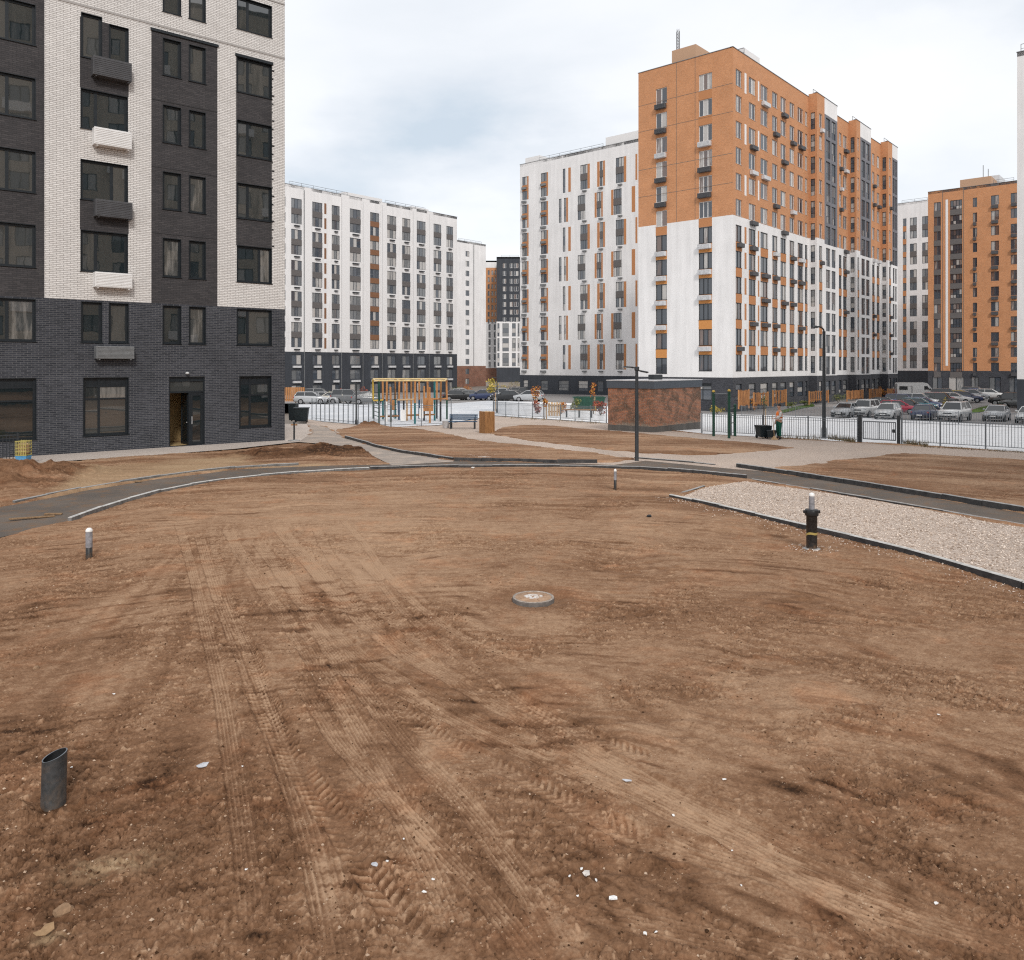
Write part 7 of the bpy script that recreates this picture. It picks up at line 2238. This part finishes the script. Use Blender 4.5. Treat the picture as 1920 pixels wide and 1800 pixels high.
for s_, (sh, el, wr, pm) in arm.items():
    k = 'l' if s_ > 0 else 'r'
    for nm, p, rad in (('sh', sh, .058), ('el', el, .042), ('wr', wr, .029), ('pm', pm, (.036, .02))): nd[k + nm] = (p, rad)
    ed += [('chs', k + 'sh'), (k + 'sh', k + 'el'), (k + 'el', k + 'wr'), (k + 'wr', k + 'pm')]
    d = (Vector(pm) - Vector(wr)).normalized(); sd_ = Vector((0, 1, 0)) if abs(d.z) > .5 else Vector((0, 1, 0))
    sd_ = (sd_ - d * sd_.dot(d)).normalized(); dn = d.cross(sd_)
    if abs(d.z) > 0.5: sd_, dn = Vector((1, 0, 0)), Vector((0, s_, 0))
    for i, (o_, ln) in enumerate(((-.028, .062), (-.010, .075), (.009, .07), (.026, .055))):
        a = Vector(pm) + d * 0.03 + sd_ * o_; b_ = a + d * ln * .55 + dn * -0.006; c_ = b_ + d * ln * .4 - dn * 0.02
        for q, p in enumerate((a, b_, c_)): nd['%sf%d%d' % (k, i, q)] = (tuple(p), .009)
        ed += [(k + 'pm', '%sf%d0' % (k, i)), ('%sf%d0' % (k, i), '%sf%d1' % (k, i)), ('%sf%d1' % (k, i), '%sf%d2' % (k, i))]
    a = Vector(wr) + d * 0.03 - sd_ * .03; b_ = a + d * .03 - sd_ * .025
    nd[k + 't0'] = (tuple(a), .011); nd[k + 't1'] = (tuple(b_), .009); ed += [(k + 'wr', k + 't0'), (k + 't0', k + 't1')]
leg = {1: ((0, .10, .88), (-.04, .115, .49), (.03, .12, .09), (-.13, .135, .045)), -1: ((0, -.10, .88), (-.02, -.11, .49), (-.01, -.115, .09), (-.17, -.125, .045))}
for s_, (hp, kn, an, to) in leg.items():
    k = 'L' if s_ > 0 else 'R'
    for nm, p, rad in (('hp', hp, .088), ('kn', kn, .058), ('an', an, .042), ('to', to, .035)): nd[k + nm] = (p, rad)
    ed += [('pel', k + 'hp'), (k + 'hp', k + 'kn'), (k + 'kn', k + 'an'), (k + 'an', k + 'to')]
nd['nose'] = ((-.118, 0, 1.655), .012); ed.append(('hd', 'nose'))
for s_ in (-1, 1): nd['ear%d' % s_] = ((0.005, s_ * .088, 1.665), .016); ed.append(('hd', 'ear%d' % s_))
me = skin(nd, ed); me.materials.clear(); me.materials.append(M['skin'])
link('body', me, r)
def part_skin(name, nodes, edges, mat, sub=1):
    me = skin(nodes, edges, sub); me.materials.clear(); me.materials.append(mat); return link(name, me, r)
part_skin('vest', {'a': ((0, 0, .93), (.185, .15)), 'b': ((0, 0, 1.10), (.175, .14)), 'c': ((0, 0, 1.30), (.205, .16)), 'd': ((0.01, 0, 1.44), (.12, .10))}, [('a', 'b'), ('b', 'c'), ('c', 'd')], M['vest'])
for s_, nm in ((1, 'l'), (-1, 'r')):
    sh, el, wr, pm = arm[s_]
    w2 = tuple(Vector(el).lerp(Vector(wr), .85))
    part_skin('sleeve', {'a': (tuple(Vector(sh) * 1.0), .078), 'b': (el, .06), 'c': (w2, .043)}, [('a', 'b'), ('b', 'c')], M['shirt'])
part_skin('trousers', {'p': ((0, 0, .97), (.165, .13)), 'q': ((0, 0, .90), (.16, .125)), 'a': ((0, .10, .80), .105), 'b': (leg[1][1], .078), 'c': ((.025, .12, .13), .066), 'd': ((0, -.10, .80), .105), 'e': (leg[-1][1], .078), 'f': ((-.012, -.115, .13), .066)}, [('p', 'q'), ('q', 'a'), ('a', 'b'), ('b', 'c'), ('q', 'd'), ('d', 'e'), ('e', 'f')], M['trousers'])
for s_ in (1, -1):
    hp, kn, an, to = leg[s_]
    part_skin('boot', {'a': ((an[0] + .03, an[1], .045), .045), 'b': (an, .056), 'c': ((an[0], an[1], .17), .056), 'd': ((an[0] - .08, an[1], .05), .048), 'e': (to, .042)}, [('a', 'b'), ('b', 'c'), ('b', 'd'), ('d', 'e')], M['boots'])
m = MB(); prof = []
for k in range(7):
    t_ = math.pi / 2 * k / 6
    prof.append((0.104 * math.cos(t_) + 0.0001, 0.100 * math.sin(t_)))
m.lathe(prof, (0.018, 0, 1.70), 16); m.build('hair', M['hair'], r)
m = MB()
for s_ in (-1, 1): m.lathe([(0.001, -.008), (.008, 0), (.001, .008)], (-.098, s_ * .032, 1.685), 8)
m.build('eyes', M['hair'], r)
m = MB(); m.box((-.088, 0, 1.612), (0.012, 0.05, 0.010), bev=0.003); m.build('mouth', m_plain('lips', (0.30, 0.12, 0.10), 0.5), r)
m = MB()
for z in (1.02, 1.16): m.lathe([(0.205, z), (0.206, z + .05)], n=24)
m.v = [(x * 0.80, y * 1.0, z) for x, y, z in m.v]
m.build('reflective_band', M['white_plastic'], r)

# broom leaning on the bin beside the worker
r = thing('broom', g3(1452, 824.5), 'thin broom standing upright between the smaller bin and the worker', 'broom')
m = MB(); m.tube((0, 0, 0.12), (-0.10, 0, 1.25), 0.014); m.build('handle', M['wood_pale'], r)
m = MB(); m.loft([[Vector((sx * .03, sy * .02, .2)) for sx, sy in ((-1, -1), (1, -1), (1, 1), (-1, 1))], [Vector((sx * .16, sy * .05, .0)) for sx, sy in ((-1, -1), (1, -1), (1, 1), (-1, 1))]], 0, False); m.build('bristles', M['wood_pale'], r)

# ------------------------------------------------------------------ litter and stones on the soil
def scrap(px, py, s_, mt, label, name='paper_scrap', cat='litter', group=None, seed=0):
    rn = random.Random(px * 7 + py)
    p = onsoil(px, py, 0.012)
    bm = bmesh.new()
    n = 7; ring_ = []
    for k in range(n):
        a = 2 * math.pi * k / n; q = s_ * rn.uniform(0.45, 1.1)
        ring_.append(bm.verts.new((q * math.cos(a), q * math.sin(a) * 0.7, rn.uniform(0, 0.35) * s_)))
    c = bm.verts.new((0, 0, 0.3 * s_))
    for k in range(n): bm.faces.new((ring_[k], ring_[(k + 1) % n], c))
    ext = bmesh.ops.extrude_face_region(bm, geom=bm.faces[:])
    for v_ in [x for x in ext['geom'] if isinstance(x, bmesh.types.BMVert)]: v_.co.z += 0.004
    me = bpy.data.meshes.new(name); bm.to_mesh(me); bm.free(); me.materials.append(mt)
    o = link(name, me); o.location = p; o.rotation_euler.z = rn.uniform(0, 6)
    return tag(o, label, cat, group)

def stone(px, py, s_, mt, label, group=None, name='stone'):
    rn = random.Random(px * 5 + py)
    bm = bmesh.new(); bmesh.ops.create_icosphere(bm, subdivisions=2, radius=s_)
    a = Vector((rn.uniform(.7, 1.2), rn.uniform(.6, 1), rn.uniform(.45, .7)))
    for v_ in bm.verts: v_.co = Vector((v_.co.x * a.x, v_.co.y * a.y, v_.co.z * a.z)) * (1 + rn.uniform(-.13, .13))
    me = bpy.data.meshes.new(name); bm.to_mesh(me); bm.free(); me.materials.append(mt)
    o = link(name, me); o.location = onsoil(px, py, s_ * 0.2); o.rotation_euler.z = rn.uniform(0, 6)
    return tag(o, label, 'stone', group)
M['stone_pale'] = m_plain('pale_stone', (0.60, 0.56, 0.52), 0.8, 0.25, 0.2, 20)
M['stone_brown'] = m_plain('brown_stone', (0.26, 0.165, 0.10), 0.9, 0.2, 0.3, 20)
M['film'] = m_plain('grey_plastic_film', (0.50, 0.51, 0.54), 0.3, 0.5, 0.15, 30)
M['leaf_dry'] = m_plain('dry_leaf', (0.33, 0.21, 0.115), 0.8, 0.2, 0.2, 20)
scrap(378, 1443, 0.075, M['film'], 'crumpled grey plastic film on the soil between the open pipe and the tracks', 'plastic_film')
scrap(1176, 1475, 0.045, M['film'], 'grey plastic scrap in the middle of the lower right soil', 'plastic_film')
scrap(1150, 1700, 0.040, M['white_plastic'], 'largest white paper scrap below the scattered flecks')
scrap(1100, 1656, 0.045, M['stone_pale'], 'pinkish paper scrap just above the largest white one')
scrap(80, 1762, 0.085, M['leaf_dry'], 'big dry tan leaf in the bottom left corner', 'dry_leaf', 'leaf')
scrap(704, 1636, 0.035, M['film'], 'pale scrap lying in the deep cleated track', 'plastic_film')
for px, py, s_ in ((795, 1694, .02), (812, 1664, .016), (726, 1630, .018), (1090, 1640, .02), (1118, 1668, .02), (1083, 1690, .014), (1262, 1538, .022), (1358, 1474, .022), (1372, 1603, .012), (1760, 1347, .022), (1756, 1698, .022), (455, 1442, .014), (757, 1582, .012), (462, 1644, .016), (214, 1302, .022), (1230, 1755, .016), (1390, 1672, .012), (134, 1436, .014), (1210, 1765, .02), (1068, 1655, .016)):
    scrap(px, py, s_, M['white_plastic'], 'tiny white paper fleck on the brown soil', 'paper_fleck', 'litter', 'white flecks on the soil')
scrap(886, 880, 0.13, M['stone_pale'], 'pale paper scrap on the kerb in the middle of the curved path')
stone(68, 1250, 0.045, M['stone_brown'], 'single brown stone on the soil above the open pipe')
stone(118, 1716, 0.065, M['stone_brown'], 'round brown stone near the bottom left corner')
stone(1217, 972, 0.075, M['black_plastic'], 'flat black lump on the soil below the pointed gravel bed', None, 'soil_lump')
M['plank'] = m_wood('muddy_plank', (0.16, 0.095, 0.05), (0.30, 0.195, 0.11))
for px, py, rz_, L_ in ((60, 973, 0.62, 0.95), (100, 966, 0.2, 0.4), (250, 905, 0.35, 0.5)):
    p = g3(px, py, 0.035)
    m = MB(); m.box((0, 0, 0), (L_, 0.09, 0.03), bev=0.004)
    o = m.build('plank', M['plank']); o.location = p; o.rotation_euler = (0.05, 0.03, rz_)
    tag(o, 'longest loose plank on the left end of the asphalt path' if px == 60 else ('short plank next to the longest one on the path' if px == 100 else 'loose plank on the outer side of the curved path'), 'plank')

# loose stones spilled along the gravel kerb, and crumbs of earth: past counting
def chips(name, label, spots, mat, seed):
    rn = random.Random(seed); m = MB()
    for x, y, z, s_ in spots:
        vs = [Vector((rn.uniform(.6, 1.2) * a, rn.uniform(.6, 1.2) * b_, rn.uniform(.5, .9) * c_)) * s_ for a, b_, c_ in ((1, 0, 0), (-1, 0, 0), (0, 1, 0), (0, -1, 0), (0, 0, 1), (0, 0, -1))]
        an = rn.uniform(0, 6.3); ca_, sa_ = math.cos(an), math.sin(an)
        vs = [Vector((x + v_.x * ca_ - v_.y * sa_, y + v_.x * sa_ + v_.y * ca_, z + v_.z)) for v_ in vs]
        m.mesh(vs, [(0, 2, 4), (2, 1, 4), (1, 3, 4), (3, 0, 4), (2, 0, 5), (1, 2, 5), (3, 1, 5), (0, 3, 5)], 0)
    return tag(m.build(name, mat), label, 'gravel', kind='stuff')
t = NT('loose_chips')
g_ = t.n('ShaderNodeNewGeometry')
c = t.ramp(g_.outputs['Random Per Island'], [(0.05, (0.30, 0.225, 0.175)), (0.4, (0.52, 0.42, 0.345)), (0.95, (0.76, 0.66, 0.575))])
t.out(c, 0.9, 0.2)
rn = random.Random(11); sp_ = []
edge = catmull([Vector(p) for p in P2([(1250, 936), (1350, 957), (1500, 994), (1700, 1044), (1920, 1109), (2100, 1160)])], 0.3)
for p in edge:
    for _ in range(20):
        q = p + Vector((rn.gauss(0, 0.22), -abs(rn.gauss(0.02, 0.20)) - 0.06))
        sp_.append((q.x, q.y, soil_z(q.x, q.y) + 0.003, rn.uniform(0.006, 0.022)))
xs_ = [p[0] for p in PAD]; ys_ = [p[1] for p in PAD]
pd = np.array([(rn.uniform(min(xs_), 16), rn.uniform(min(ys_), max(ys_))) for _ in range(26000)], np.float32)
ok = sdist(pd[:, 0], pd[:, 1], PAD) > 0.06
for x, y in pd[ok][:9000]: sp_.append((float(x), float(y), 0.008 + rn.uniform(0, .006), rn.uniform(0.012, 0.028)))
bx_, by_ = gp(1522, 1030)
for _ in range(160):
    a = rn.uniform(0, 6.3); q = 0.14 + abs(rn.gauss(0, .2)); sp_.append((bx_ + q * math.cos(a), by_ + q * math.sin(a), soil_z(bx_ + q * math.cos(a), by_ + q * math.sin(a)) + .004, rn.uniform(.008, .022)))
chips('loose_gravel', 'loose pinkish stones on and around the gravel bed', sp_, t.mat, 4)
t = NT('soil_crumbs')
g_ = t.n('ShaderNodeNewGeometry')
c = t.ramp(g_.outputs['Random Per Island'], [(0.05, (0.05, 0.025, 0.012)), (0.5, (0.17, 0.092, 0.05)), (0.88, (0.30, 0.18, 0.11)), (0.99, (0.50, 0.38, 0.28))])
t.out(c, 0.95, 0.15)
sp_ = []
for _ in range(16000):
    y = 4.2 * (16 / 4.2) ** rn.random(); u = rn.uniform(-0.72, 0.72); x = u * y
    i = int(round((u + 0.85) / 1.7 * (nu - 1))); j = int(round(math.log(y / 3.0) / math.log(52.0 / 3.0) * (nv - 1)))
    if rn.random() > 0.12 + 0.88 * float(rough[j * nu + i]): continue
    sp_.append((x, y, float(HZ[j * nu + i]) + 0.002, 0.004 + 0.014 * rn.random() ** 2.5))
chips('soil_crumbs', 'crumbs of dry earth scattered over the soil', sp_, t.mat, 9)
